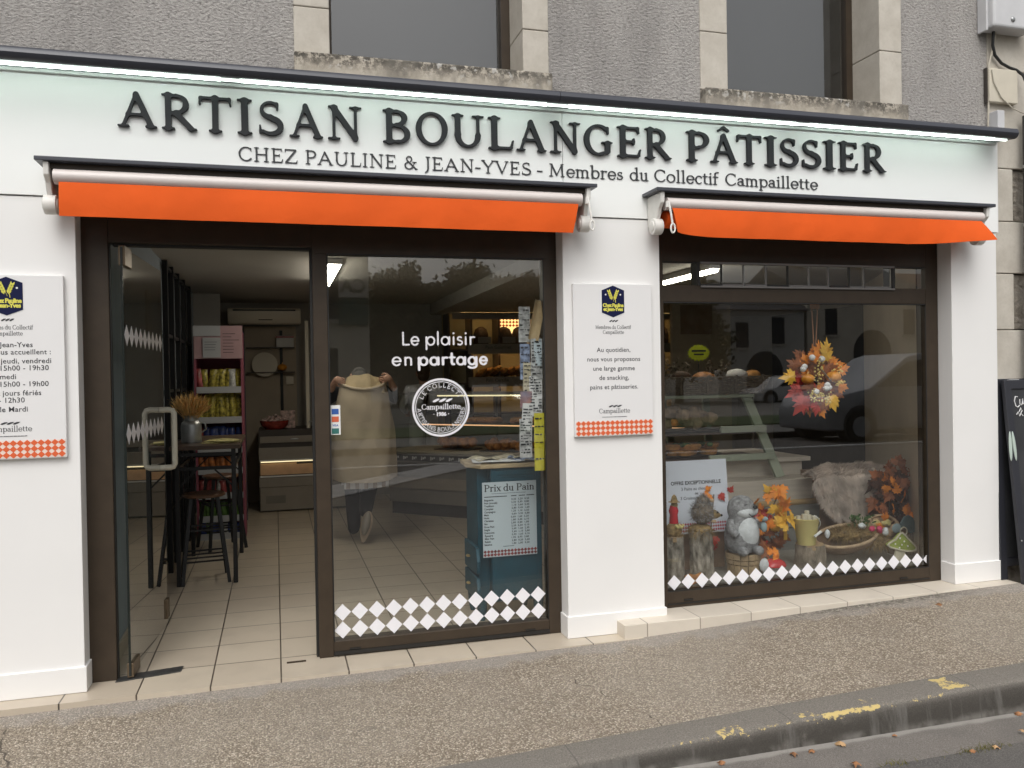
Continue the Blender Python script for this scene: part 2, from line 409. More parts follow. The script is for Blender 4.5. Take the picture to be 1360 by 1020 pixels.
        while nxt:
            k0 = next(iter(nxt)); lp = []; k = k0
            while k in nxt: lp.append(pos[k]); k = nxt.pop(k)
            if len(lp) > 5: out.append(lp)
        # drop points that lie on a straight run
        res = []
        for lp in out:
            tol = .0016 if s.res > 60 else .003
            keep = []; n = len(lp); i = 0
            while i < n:
                keep.append(lp[i]); j = i+2
                while j < n and j-i < 14:
                    a, b = np.array(lp[i]), np.array(lp[j]); d = b-a; L = np.hypot(*d)+1e-12
                    if max(abs((lp[q][0]-a[0])*d[1]-(lp[q][1]-a[1])*d[0])/L for q in range(i+1, j)) > tol: break
                    j += 1
                i = j-1
            if len(keep) >= 3: res.append(keep)
        s.cache[ch] = (res, ad); return s.cache[ch]
    def width(s, txt, sp=0): return sum(s.loops(c)[1]+sp for c in txt)-sp
def curve_mesh(loops, depth=0., bevel=0., name='lettering'):
    """filled outlines (XZ plane, facing -Y) as one mesh"""
    cu = bpy.data.curves.new(name, 'CURVE'); cu.dimensions = '2D'; cu.fill_mode = 'BOTH' if depth else 'FRONT'
    cu.extrude = depth/2; cu.bevel_depth = bevel; cu.offset = -bevel; cu.bevel_resolution = 1
    for lp in loops:
        sp = cu.splines.new('POLY'); sp.points.add(len(lp)-1); sp.use_cyclic_u = True
        for q, p in zip(sp.points, lp): q.co = (p[0], p[1], 0, 1)
    o = bpy.data.objects.new(name, cu); COL.objects.link(o)
    me = bpy.data.meshes.new_from_object(o.evaluated_get(bpy.context.evaluated_depsgraph_get()))
    bpy.data.objects.remove(o); bpy.data.curves.remove(cu)
    me.transform(Matrix.Rotation(pi/2, 4, 'X')); me.name = name
    return me
def set_text(G, txt, x0, x1, z, size, sp=.0):
    """loops for txt fitted between x0 and x1 at baseline z"""
    L = []; x = 0; first = None
    allp = []
    for c in txt:
        lp, ad = G.loops(c)
        for q in lp: allp.append([(p[0]+x, p[1]) for p in q])
        x += ad+sp
    if not allp: return []
    mn = min(p[0] for q in allp for p in q); mx = max(p[0] for q in allp for p in q)
    k = (x1-x0)/(mx-mn) if x1 is not None else size
    return [[(x0+(p[0]-mn)*k, z+p[1]*size) for p in q] for q in allp]
def plain_text(body, size, align='CENTER', bold=0., name='lettering', spacing=1., line=1.):
    cu = bpy.data.curves.new(name, 'FONT'); cu.body = body; cu.size = size; cu.align_x = align; cu.offset = bold
    cu.space_character = spacing; cu.space_line = line; cu.resolution_u = 3
    o = bpy.data.objects.new(name, cu); COL.objects.link(o)
    me = bpy.data.meshes.new_from_object(o.evaluated_get(bpy.context.evaluated_depsgraph_get()))
    bpy.data.objects.remove(o); bpy.data.curves.remove(cu)
    me.transform(Matrix.Rotation(pi/2, 4, 'X')); me.name = name
    return me
SERIF_BIG = Glyphs(.172, .078, .075, .046, .065, 100)
SERIF = Glyphs(.115, .062, .075, .05, .04, 46)
SERIF_MED = Glyphs(.155, .075, .075, .055, .04, 46)
SANS = Glyphs(.128, .12, 0, .12, .01, 56, serif=False)
SANS_B = Glyphs(.175, .15, 0, .15, .01, 56, serif=False)
# ---------------------------------------------------------------- surface materials of the setting
g = NG('pavement_grit', .9, .25)
v1 = g.voro(122, 'Color'); vd = g.voro(122, 'Distance'); sp = g.n.new('ShaderNodeSeparateColor'); g.l.new(v1, sp.inputs[0])
peb = g.ramp(sp.outputs[0], [(0, (.16, .132, .102)), (.3, (.28, .235, .18)), (.72, (.39, .33, .257)), (.96, (.58, .51, .42))])
big = g.noise(1.3, 5, rough=.65); med = g.noise(7, 4)
c = g.mix(g.step(vd, .38, .75), peb, (.19, .157, .122))
c = g.mix(g.math('MULTIPLY', g.step(big, .42, .7), .28), c, (.20, .17, .14))
c = g.mix(g.math('MULTIPLY', g.step(med, .5, .75), .25), c, (.33, .29, .24))
c = g.mix(g.math('MULTIPLY', g.step(g.noise(.7, 3), .5, .62), .2), c, (.36, .325, .275))
c = g.mix(g.math('MULTIPLY', g.step(g.noise(11, 2), .68, .72), .3), c, (.13, .115, .10))
# hairline crack across the pavement and the greyer mortar margin along the tiles
xyz = g.sep(); cr = g.math('ABSOLUTE', g.math('ADD', g.math('SUBTRACT', xyz[0], g.math('MULTIPLY', xyz[1], -.28)), g.math('MULTIPLY', g.math('SUBTRACT', g.noise(3, 3), .5), .35)))
crk = g.math('ABSOLUTE', g.math('SUBTRACT', cr, 1.27))
c = g.mix(g.math('MULTIPLY', g.math('SUBTRACT', 1., g.step(crk, .001, .006)), g.step(g.noise(6, 2), .42, .55)), c, (.09, .075, .06))
mg = g.math('MULTIPLY', g.step(g.math('ADD', xyz[1], g.math('MULTIPLY', g.math('SUBTRACT', g.noise(5, 4), .5), .35)), -.30, -.20), .45)
c = g.mix(mg, c, (.33, .31, .29))
moss = g.math('MULTIPLY', g.math('MULTIPLY', g.step(g.math('ADD', xyz[1], g.math('MULTIPLY', g.math('SUBTRACT', g.noise(20, 4), .5), .16)), -.24, -.13), g.math('MULTIPLY', g.step(xyz[0], 2.2, 3.5), g.math('SUBTRACT', 1., g.step(xyz[0], 4.0, 4.5)))), g.step(g.noise(42, 5, rough=.7), .36, .60))
c = g.mix(g.math('MULTIPLY', moss, .75), c, (.05, .05, .035))
g.col(c); g.bump(g.math('SUBTRACT', g.noise(25, 4), vd), .8, .006)

g = NG('kerb_concrete', .9, .25); xyz = g.sep()
nz = g.noise(160, 3, rough=.7); n2 = g.noise(4, 5)
c = g.ramp(nz, [(.3, (.12, .11, .097)), (.55, (.19, .172, .15)), (.75, (.28, .257, .225))])
face = g.step(xyz[1], -1.335, -1.375)      # the vertical face, coloured darker than the top
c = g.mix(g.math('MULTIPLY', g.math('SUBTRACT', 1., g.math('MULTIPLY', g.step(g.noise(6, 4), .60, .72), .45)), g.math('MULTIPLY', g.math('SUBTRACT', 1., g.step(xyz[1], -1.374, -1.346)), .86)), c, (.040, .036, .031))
drip = g.math('MULTIPLY', g.math('SUBTRACT', 1., g.step(xyz[1], -1.368, -1.355)), g.step(g.noise(5, 5, stretch=(1, .1, .15), rough=.7), .52, .66))
c = g.mix(g.math('MULTIPLY', drip, .55), c, (.19, .18, .165))
foot = g.math('MULTIPLY', g.math('SUBTRACT', 1., g.step(g.math('ADD', xyz[2], g.math('MULTIPLY', g.noise(7, 4), .07)), -.085, -.05)), g.step(g.noise(9, 4), .4, .6))
c = g.mix(g.math('MULTIPLY', foot, .5), c, (.24, .225, .205))
jt = g.math('ABSOLUTE', g.math('SUBTRACT', g.math('FRACT', g.math('MULTIPLY', g.math('ADD', xyz[0], .02), 1.0)), .17))
c = g.mix(g.math('MULTIPLY', g.math('SUBTRACT', 1., g.step(jt, .001, .005)), .6), c, (.09, .083, .075))
yel = None
wx_ = g.math('ADD', xyz[0], g.math('MULTIPLY', g.math('SUBTRACT', g.noise(14, 4, rough=.7), .5), .16)); wy_ = g.math('ADD', xyz[1], g.math('MULTIPLY', g.math('SUBTRACT', g.noise(17, 4, rough=.7), .5), .045))
for (x0, x1, y0, y1, th) in ((1.80, 1.92, -1.362, -1.30, .50), (2.30, 2.60, -1.358, -1.338, .41), (2.20, 2.28, -1.340, -1.29, .55), (2.55, 2.60, -1.33, -1.27, .58), (3.01, 3.11, -1.33, -1.21, .44), (1.55, 3.0, -1.358, -1.346, .60), (.75, .92, -1.37, -1.32, .60)):
    bx = g.math('COMPARE', wx_, (x0+x1)/2, (x1-x0)/2); by = g.math('COMPARE', wy_, (y0+y1)/2, (y1-y0)/2)
    q = g.math('MULTIPLY', g.math('MULTIPLY', bx, by), g.step(g.noise(38, 5, rough=.7), th-.03, th+.06)); yel = q if yel is None else g.math('MAXIMUM', yel, q)
c = g.mix(g.math('MULTIPLY', yel, .85), c, (.60, .46, .18))
g.col(c); g.bump(nz, .5, .004)

g = NG('road_asphalt', .92, .25); xyz = g.sep()
vd = g.voro(110, 'Distance'); nz = g.noise(220, 3, rough=.75); big = g.noise(1.6, 5)
c = g.ramp(nz, [(.3, (.055, .052, .05)), (.55, (.12, .112, .105)), (.78, (.28, .265, .25))])
c = g.mix(g.math('MULTIPLY', g.step(big, .4, .7), .35), c, (.17, .155, .14))
g.col(c); g.bump(vd, .6, .004)
g = NG('gutter_concrete', .92, .25); xyz = g.sep()
nz = g.noise(200, 3, rough=.75); big = g.noise(3, 5)
c = g.ramp(nz, [(.3, (.11, .10, .09)), (.55, (.19, .172, .155)), (.78, (.34, .315, .29))])
c = g.mix(g.math('MULTIPLY', g.step(big, .4, .65), .5), c, (.13, .12, .11))
edge = g.step(g.math('ADD', xyz[1], g.math('MULTIPLY', g.math('SUBTRACT', g.noise(8, 4), .5), .05)), -1.425, -1.40)
c = g.mix(g.math('MULTIPLY', edge, .6), c, (.36, .34, .31)); g.col(c); g.bump(nz, .5, .004)

def tile_mat(name, ca, cb, grout, ox, oy, size=.34, rough=.32, mortar=.006):
    g = NG(name, rough, .5)
    mp = g.n.new('ShaderNodeMapping'); mp.inputs['Location'].default_value = (ox, oy, 0); g.l.new(g.co, mp.inputs['Vector'])
    br = g.n.new('ShaderNodeTexBrick'); br.offset = 0; br.squash = 1
    br.inputs['Scale'].default_value = 1; br.inputs['Brick Width'].default_value = size; br.inputs['Row Height'].default_value = size
    br.inputs['Mortar Size'].default_value = mortar; br.inputs['Mortar Smooth'].default_value = .3; br.inputs['Bias'].default_value = 0
    br.inputs['Color1'].default_value = (*ca, 1); br.inputs['Color2'].default_value = (*cb, 1); br.inputs['Mortar'].default_value = (*grout, 1)
    g.l.new(mp.outputs[0], br.inputs['Vector'])
    st = g.noise(5, 5); fine = g.noise(60, 3)
    c = g.mix(g.math('MULTIPLY', g.step(st, .45, .75), .22), br.outputs[0], tuple(x*.62 for x in cb))
    c = g.mix(g.math('MULTIPLY', g.step(fine, .5, .8), .12), c, tuple(x*.8 for x in ca))
    g.col(c); g.bump(g.math('SUBTRACT', 1., br.outputs['Fac']), .35, .003); return g
tile_mat('floor_tiles', (.52, .45, .355), (.475, .405, .32), (.07, .055, .042), 0, .14, mortar=.0045)
tile_mat('step_tiles', (.64, .575, .485), (.59, .53, .445), (.30, .26, .21), 0, .9, mortar=.004, rough=.5)

g = NG('roughcast', .95, .2); xyz = g.sep()
n1 = g.noise(62, 4, rough=.65, stretch=(.8, 1, 1.25)); n2 = g.noise(2.2, 5, rough=.6, stretch=(1, 1, .35)); n3 = g.noise(150, 2)
c = g.ramp(n1, [(.26, (.08, .074, .068)), (.40, (.37, .35, .33)), (.72, (.52, .495, .47))])
c = g.mix(g.math('MULTIPLY', g.step(n2, .42, .7), .42), c, (.21, .20, .19))
c = g.mix(g.math('MULTIPLY', g.step(g.noise(5, 3), .5, .75), .2), c, (.40, .36, .33))
c = g.mix(g.math('MULTIPLY', g.step(g.noise(9, 5, stretch=(1, 1, .12)), .52, .72), .16), c, (.13, .125, .118))
g.col(c); g.bump(n1, 1., .018)

g = NG('limestone', .85, .25); xyz = g.sep()
n1 = g.noise(6, 6, rough=.65); n2 = g.noise(60, 3)
c = g.ramp(n1, [(.3, (.46, .42, .36)), (.6, (.56, .52, .455)), (.8, (.62, .585, .52))])
c = g.mix(g.math('MULTIPLY', g.step(n2, .5, .75), .2), c, (.38, .345, .29)); c = g.mix(g.math('MULTIPLY', g.step(g.noise(3, 5, stretch=(1, 1, .4)), .52, .7), .3), c, (.36, .335, .29)); g.col(c); g.bump(n1, .4, .005)
g = NG('sill_stone', .9, .2); xyz = g.sep()      # limestone sill blackened by lichen along the top edge
n1 = g.noise(7, 6, rough=.7); n2 = g.noise(34, 5, rough=.75); n3 = g.noise(10, 4, stretch=(1, 1, .25))
c = g.ramp(n1, [(.3, (.36, .32, .26)), (.6, (.50, .45, .375)), (.8, (.58, .54, .46))])
top = g.step(g.math('ADD', xyz[2], g.math('MULTIPLY', g.math('SUBTRACT', g.noise(13, 5, rough=.75), .5), .14)), 3.15, 3.25)
c = g.mix(g.math('MULTIPLY', g.math('MULTIPLY', top, g.step(n2, .38, .54)), .9), c, (.05, .046, .04))
c = g.mix(g.math('MULTIPLY', g.step(n3, .46, .66), .6), c, (.19, .175, .15))
c = g.mix(g.math('MULTIPLY', g.math('MULTIPLY', top, g.step(g.noise(22, 3), .6, .68)), .7), c, (.62, .6, .56))
g.col(c); g.bump(n2, .5, .006)
g = NG('rubble', .95, .2)
vd = g.voro(6, 'Distance', 'DISTANCE_TO_EDGE', (1, 1, 1.4)); n1 = g.noise(18, 6, rough=.7)
c = g.ramp(n1, [(.3, (.16, .14, .115)), (.55, (.30, .265, .22)), (.75, (.45, .41, .35))])
c = g.mix(g.math('SUBTRACT', 1., g.step(vd, .0, .10)), c, (.30, .27, .23)); g.col(c)
g.bump(g.math('ADD', g.math('MULTIPLY', g.step(vd, 0, .2), .35), n1), .8, .03)

mat('white_panel', (.80, .79, .775), .42, var=.015, vscale=2.5, spec=.4)
mat('fascia_panel', (.85, .855, .84), .5, spec=.3)
mat('brown_frame', (.046, .033, .022), .42, var=.10, vscale=14, spec=.32)
mat('black_trim', (.012, .011, .010), .5)
mat('anthracite', (.046, .049, .062), .38, spec=.5)
mat('letter_grey', (.026, .027, .030), .6, spec=.25)
mat('ink', (.035, .036, .04), .6)
mat('room_ceiling', (.46, .44, .40), .9, var=.03, vscale=3)
mat('room_wall', (.36, .345, .32), .9, var=.05, vscale=3)
mat('wall_blue', (.27, .31, .35), .8, var=.05, vscale=3)
mat('wall_tan', (.50, .43, .34), .85, var=.05, vscale=4)
mat('wall_cream', (.52, .42, .25), .85, var=.05, vscale=4)
mat('wall_dark', (.055, .052, .05), .9, var=.1)
mat('skirting', (.46, .40, .32), .4, var=.05)
mat('led', (.9, 1, .95), .5, emit=11, ecol=(.86, 1.0, .92)); mat('led_dim', (.9, 1, .95), .5, emit=2.2, ecol=(.88, 1.0, .93))
mat('tube_light', (1, .97, .88), .5, emit=22.0, ecol=(1, .93, .78))

# ---------------------------------------------------------------- ground
def zf(x): return float(np.interp(x, [-8, -1.3, .3, 1.9, 2.6, 3.5, 4.4, 6, 14], [-.10, -.030, -.016, -.004, .022, .055, .076, .10, .25]))
def zk(x): return float(np.interp(x, [-8, -1, .9, 2.0, 3.1, 14], [-.105, -.10, -.055, -.012, .02, .2]))
ROAD = -.118
b = MB()
def pave(u, v):
    x = -9+24*u; y = -.114+(-1.19+.114)*v; return (x, y, zf(x)+(zk(x)-zf(x))*v+.004*sin(x*5+v*4)*v*(1-v)*4)
b.grid(pave, 160, 14); b.build('pavement', 'pavement_grit', smooth=True); pv = bpy.data.objects['pavement']; tag(pv, kind='structure')
b = MB(); prof = [(-1.19, 0), (-1.325, -.003), (-1.348, -.008), (-1.360, -.018), (-1.367, -.036), (-1.385, -1)]
def kerb(u, v):
    x = -9+24*u; i = min(int(v*5+1e-6), 5); y, d = prof[i]; return (x, y, ROAD-.02 if d < -.5 else max(zk(x)+d, ROAD-.01))
b.grid(kerb, 120, 5); tag(b.build('kerb', 'kerb_concrete', smooth=60), kind='structure')
b = MB(); b.grid(lambda u, v: (-12+30*u, -1.38-.245*v, ROAD-.012*v+.002*sin(9*u*30)), 90, 3); tag(b.build('gutter', 'gutter_concrete'), kind='structure')
b = MB(); b.grid(lambda u, v: (-80+180*u, -1.622-11.6*v, ROAD-.008+(.07*sin(pi*v))), 60, 10); tag(b.build('road', 'road_asphalt'), kind='structure')
mat('far_paving', (.17, .165, .155), .9, var=.15, vscale=1); mat('grass_green', (.045, .075, .022), .95, var=.35, vscale=9, bump=.6, bscale=60)
b = MB(); b.box(-80, 100, -13.4, -13.2, -.3, .02); tag(b.build('far_kerb', 'kerb_concrete'), kind='structure')
b = MB(); b.box(-80, 100, -16.0, -13.4, -.3, .015); tag(b.build('far_pavement', 'far_paving'), kind='structure')
b = MB(); b.box(-80, 100, -20, -16.0, -.3, .05); tag(b.build('grass_verge', 'grass_green'), kind='structure')
b = MB(); b.box(-200, 220, -150, -20, -.4, .03); tag(b.build('square', 'far_paving'), kind='structure')
b = MB(); b.box(-200, -9, -.1, 150, -.4, -.1); b.box(15, 220, -.1, 150, -.4, .1); tag(b.build('ground', 'far_paving'), kind='structure')
mat('trench_fill', (.42, .41, .40), .9, var=.25, vscale=6)
b = MB(); b.prism([(-.7, -4.8), (-.55, -6.3), (3.88, -11.1), (3.49, -9.53)], ROAD+.02, ROAD+.074, 'z'); tag(b.build('road_patch', 'trench_fill'), kind='structure')
mat('road_paint', (.7, .7, .68), .7, var=.1, vscale=20)
b = MB(); b.box(-60, 80, -10.25, -10.12, ROAD+.03, ROAD+.066); tag(b.build('road_line', 'road_paint'), kind='structure')
# floor tiles run out under the shop front as a threshold
b = MB(); b.box(-3, 7.2, -.128, 7.5, -.14, 0); tag(b.build('floor', 'floor_tiles'), kind='structure')

# ---------------------------------------------------------------- the house
house = thing('town_house', (0, .08, 0), 'grey roughcast town house with limestone window surrounds above the white bakery front', 'house')
b = MB()
for x0, x1, z0, z1 in ((-3.2, .13, 2.5, 6.4), (1.562, 2.543, 2.5, 6.4), (4.027, 4.735, 2.5, 6.4), (.13, 1.562, 2.5, 3.10), (2.543, 4.027, 2.5, 3.10), (.13, 1.562, 5.2, 6.4), (2.543, 4.027, 5.2, 6.4)):
    b.box(x0, x1, .08, .45, z0, z1)
b.build('wall', 'roughcast', house)
def surround(x0, x1, x2, x3, zs):
    for (a, c) in ((x0, x1), (x2, x3)):
        z = 3.262; b = MB()
        for zz in zs+[5.2]: b.box(a, c, .072, .44, z, zz-.004); z = zz
        b.build('window_jamb', 'limestone', house, bev=.005)
    b = MB(); sx = .002
    b.box(x0-sx, x3+.003, .012, .44, 3.10, 3.258); b.build('sill', 'sill_stone', house, bev=.012, seg=2)
surround(.13, .316, 1.406, 1.562, [3.52, 4.1]); surround(2.543, 2.73, 3.854, 4.027, [3.62, 4.2])
mat('room_shade', (.03, .03, .032), .9)
def upper_window(x0, x1, fl, fr, fb):
    w = MB(); y0, y1 = .335, .40
    w.box(x0, x0+fl, y0, y1, 3.262, 5.2); w.box(x1-fr, x1, y0, y1, 3.262, 5.2); w.box(x0+fl, x1-fr, y0, y1, 3.262, 3.262+fb); w.box(x0+fl, x1-fr, y0, y1, 5.12, 5.2)
    o = w.build('window', 'brown_frame', house, bev=.004)
    p = MB(); p.box(x0+fl, x1-fr, .36, .366, 3.262+fb, 5.12); p.build('pane', 'shop_glass', o)
    p = MB(); p.box(x0-.02, x1+.02, .60, .62, 3.2, 5.3); p.build('room_shade_sheet', 'room_shade', o)  # dark sheet standing in for the shade of the unlit upper room
upper_window(.316, 1.406, .03, .055, .035); upper_window(2.73, 3.854, .02, .05, .02)
# quoins and rubble at the right-hand corner of the house
for (x1, z0, z1) in ((5.6, 3.574, 4.4), (5.6, 2.90, 3.568), (4.945, 2.535, 2.895), (5.6, 2.175, 2.53), (4.945, 1.785, 2.17), (5.6, 1.20, 1.78), (5.6, .59, 1.195)):
    b = MB(); b.box(4.737, x1, .076, .40, z0, z1); b.build('quoin_stone', 'limestone', house, bev=.006)
for (z0, z1, x0) in ((2.54, 2.89, 4.95), (1.79, 2.165, 4.95)):
    b = MB(); b.box(x0, 5.6, .10, .38, z0, z1); b.build('rubble_panel', 'rubble', house)
b = MB(); b.box(4.60, 5.6, .082, .39, -.1, .585); b.build('plinth', 'rubble', house)
b = MB(); b.box(4.73, 5.65, .39, .45, -.1, 6.4); b.box(5.6, 5.65, .1, .39, -.1, 6.4); b.build('backing_wall', 'rubble', house)
b = MB(); b.box(4.735, 5.6, .08, .40, 4.41, 6.4); b.build('corner_wall', 'limestone', house)
# unseen outer shell, put in to keep sky light out, and rooms behind
b = MB(); b.box(-3.2, 7.2, .1, 8, 6.4, 6.5); b.box(-3.2, 7.2, 7.9, 8, -.1, 6.4); b.box(-3.3, -3.2, .1, 8, -.1, 6.4); b.box(7.2, 7.3, .1, 8, -.1, 6.4); b.box(5.65, 7.2, .35, .45, -.1, 6.4)
b.build('shell', 'wall_dark', house)
b = MB(); b.box(-3.2, 2.0, .22, 7.9, 2.5, 2.56); b.box(2.0, 7.2, .22, 7.9, 2.36, 2.56); b.build('ceiling', 'room_ceiling', house)
b = MB(); b.box(-.95, -.86, .205, 7.9, 0, 2.5); b.build('side_wall', 'wall_blue', house)
b = MB(); b.box(-.86, -.848, .25, 6.2, 0, .09); b.build('skirting_board', 'skirting', house)
b = MB(); b.box(-.86, 7.2, 6.42, 6.5, 0, 2.5); b.build('rear_wall', 'room_wall', house)
b = MB(); b.prism([(4.29, .206), (4.36, .206), (5.66, 2.39), (5.60, 2.42)], 0, 2.36, 'z'); b.build('window_return_wall', 'wall_tan', house)
b = MB(); b.box(4.575, 5.36, 4.5, 4.56, 0, 2.36); b.build('partition', 'wall_tan', house)
# ---------------------------------------------------------------- white shopfront
def pillar(name, x0, x1, z0, hb, label):
    t = thing('white_pillar', ((x0+x1)/2, .1, z0), label, 'pillar', 'white panelled pillars of the shopfront')
    b = MB(); b.box(x0, x1, .004, .128 if x0 > 0 or x1 > 0 else .124, z0+.002, 2.432); b.build('panel', 'white_panel', t, bev=.003)
    b = MB(); b.box(x0-.010, x1+.010, -.008, .118, z0+.001, z0+hb); b.build('baseboard', 'white_panel', t, bev=.003)
pillar('l', -2.9, -.931, 0, .126, 'wide white pillar at the left edge carrying the opening hours board')
pillar('c', 1.602, 2.212, 0, .126, 'white pillar between the doorway and the display window carrying a sign board')
pillar('r', 4.342, 4.718, .08, .134, 'narrow white pillar at the right end next to the limestone corner')
# pillar bodies behind the frames
for x0, x1 in ((-2.9, -.945), (1.606, 2.21), (4.36, 4.73)): b = MB(); b.box(x0, x1, .13, .24, 0, 2.5); b.build('pier', 'wall_dark', house)
b = MB(); b.box(-2.9, 4.72, .21, .34, 2.4, 2.66); b.build('lintel', 'wall_dark', house)

fas = thing('shop_fascia', (1.6, .0, 2.436), 'long white illuminated fascia with raised dark serif lettering above the awnings', 'shop sign')
b = MB(); b.box(-2.9, 1.608, -.004, .076, 2.438, 3.085); b.box(1.611, 4.722, -.004, .076, 2.438, 3.085); b.build('panel', 'fascia_panel', fas, bev=.0015)
mat('board_white_dim', (.6, .63, .61), .5)
# rounded anthracite light canopy along the top
nose = [(.075, 3.045), (-.06, 3.036), (-.165, 3.022), (-.182, 3.024), (-.196, 3.034), (-.204, 3.052), (-.200, 3.070), (-.188, 3.083), (-.165, 3.089), (.075, 3.135)]
for x0, x1 in ((-2.9, 1.531), (1.5335, 4.70)):
    b = MB(); b.prism(nose, x0, x1, 'x'); b.build('canopy', 'anthracite', fas, smooth=35)
for x0, x1 in ((-2.7, -1.64), (-1.55, -.235), (-.14, 1.47), (1.60, 3.06), (3.16, 4.56)):
    b = MB(); b.prism([(-.150, 3.0236), (-.150, 3.014), (-.147, 3.012), (-.138, 3.012), (-.134, 3.015), (-.134, 3.026)], x0, x1, 'x'); b.build('light_strip', 'led', fas, smooth=35)
for x0, x1 in ((-1.64, -1.55), (-.235, -.14), (1.47, 1.60), (3.06, 3.16), (4.56, 4.66)):
    b = MB(); b.box(x0+.001, x1-.001, -.149, -.135, 3.0135, 3.0255); b.build('strip_joint', 'led_dim', fas)
b = MB(); b.box(-2.9, 4.68, -.045, -.03, 3.022, 3.040); b.build('light_channel', 'board_white_dim', fas)
b = MB(); b.box(-2.9, 4.722, -.012, -.0045, 3.03, 3.046); b.build('top_trim', 'white_panel', fas)
b = MB(); b.box(4.722, 4.735, .0, .076, 2.438, 3.085); b.build('end_cap', 'white_panel', fas)
# big letters: left and right edge of each on the board, in metres
ex = [-0.727, -0.545, -0.523, -0.357, -0.348, -0.19, -0.163, -0.089, -0.056, 0.067, 0.095, 0.267, 0.292, 0.469, 0.582, 0.73, 0.761, 0.937, 0.961, 1.141, 1.167, 1.315, 1.33, 1.507, 1.53, 1.714, 1.737, 1.913, 1.943, 2.093, 2.12, 2.29,
      2.389, 2.541, 2.55, 2.734, 2.731, 2.899, 2.923, 3.007, 3.033, 3.162, 3.192, 3.326, 3.345, 3.433, 3.457, 3.599, 3.639, 3.813]
for i, ch in enumerate('ARTISANBOULANGERPÂTISSIER'):
    mesh_obj('letter', curve_mesh(set_text(SERIF_BIG, ch, ex[2*i], ex[2*i+1], 2.793, .175), .016, .0012, 'letter'), 'letter_grey', fas, (0, -.0165, 0))
for w_, x0, x1 in (('CHEZ', -.16, .133), ('PAULINE', .175, .651), ('&', .696, .768), ('JEAN-YVES', .808, 1.417), ('-', 1.452, 1.486), ('Membres', 1.525, 1.981), ('du', 2.024, 2.144), ('Collectif', 2.183, 2.611), ('Campaillette', 2.655, 3.31)):
    mesh_obj('subtitle_word', curve_mesh(set_text(SERIF, w_, x0, x1, 2.656+.0019*(x0+.16), .072), .004, 0, 'subtitle_word'), 'ink', fas, (0, -.0072, 0))

# ---------------------------------------------------------------- awnings
mat('awning_orange', (.72, .105, .014), .8, var=.06, vscale=3, bump=.35, bscale=14, spec=.2)
mat('awning_white', (.66, .60, .57), .4, var=.02); mat('pvc_white', (.74, .72, .68), .4, var=.04, vscale=20)
def awning(x0, x1, label, warp):
    t = thing('awning', (x0, -.1, 2.43), label, 'awning', 'retracted orange awnings over the shop openings')
    b = MB(); b.box(x0, x1, -.205, -.005, 2.561, 2.581); b.build('cover', 'anthracite', t, bev=.003)
    b = MB(); b.box(x0+.04, x1-.04, -.16, -.01, 2.535, 2.56); b.build('cover_lining', 'brown_frame', t)
    b = MB(); r = .036; prof = [(-.155+r*1.25*cos(a), 2.497+r*sin(a)) for a in [2*pi*k/18 for k in range(18)]]
    b.prism(prof, x0+.075, x1-.085, 'x'); b.build('front_bar', 'awning_white', t, smooth=35)
    b = MB(); b.tube([(x0+.1, -.085, 2.42), (x1-.1, -.085, 2.42)], .05, 16); b.build('roller', 'awning_orange', t, smooth=True)
    def val(u, v):
        x = x0+.10+(x1-x0-.21)*u; z = 2.466-.16*v; y = -.193-.006*sin(v*pi*.9)-.003*sin(u*23)*v-.0015*sin(u*61+v*3)*v
        if warp == 1:
            z += .012*v*max(0, (u-.9)/.1)**1.5*0; x -= .035*v*max(0, (u-.97)/.03)
        else:
            e = max(0, 1-u/.12); z += .025*v*e**2; x += .03*v*max(0, 1-u/.03)
            f = max(0, (u-.72)/.28); z += .036*v*f**2; x += .075*v*max(0, (u-.93)/.07)**1.2; y -= .05*v*f**2
        return (x, y, z)
    b = MB(); b.grid(val, 90, 8); b.build('valance', 'awning_orange', t, smooth=True, solid=.003)
    for sx, xx in ((1, x0+.045), (-1, x1-.045)):
        b = MB(); b.prism([(-.005, 2.56), (-.19, 2.56), (-.185, 2.50), (-.15, 2.47), (-.12, 2.40), (-.005, 2.38)], xx-.012, xx+.012, 'x'); b.build('bracket', 'pvc_white', t, bev=.004)
        b = MB(); b.tube([(xx-.028, -.10, 2.375), (xx+.028, -.10, 2.375)], .047, 18); b.tube([(xx-.034, -.10, 2.375), (xx+.034, -.10, 2.375)], .03, 16); b.build('end_cap', 'pvc_white', t, smooth=True, bev=.004)
    xx = (x1-.055) if warp == 1 else (x0+.075)
    b = MB(); b.tube([(xx, -.20, 2.50), (xx+.006, -.212, 2.44), (xx+.014, -.215, 2.375)], .006, 8)
    lp = [(xx+.016+.013*sin(a), -.216, 2.347+.026*cos(a)) for a in [2*pi*k/14 for k in range(15)]]; b.tube(lp, .0055, 8)
    b.tube([(xx, -.19, 2.505), (xx, -.19, 2.47)], .014, 10)
    b.build('crank_eye', 'pvc_white', t, smooth=True)
awning(-1.056, 1.740, 'long orange awning rolled up above the doorway, its end crank hanging at the centre pillar', 1)
awning(2.101, 4.503, 'shorter orange awning rolled up above the display window with a flared right corner', 2)

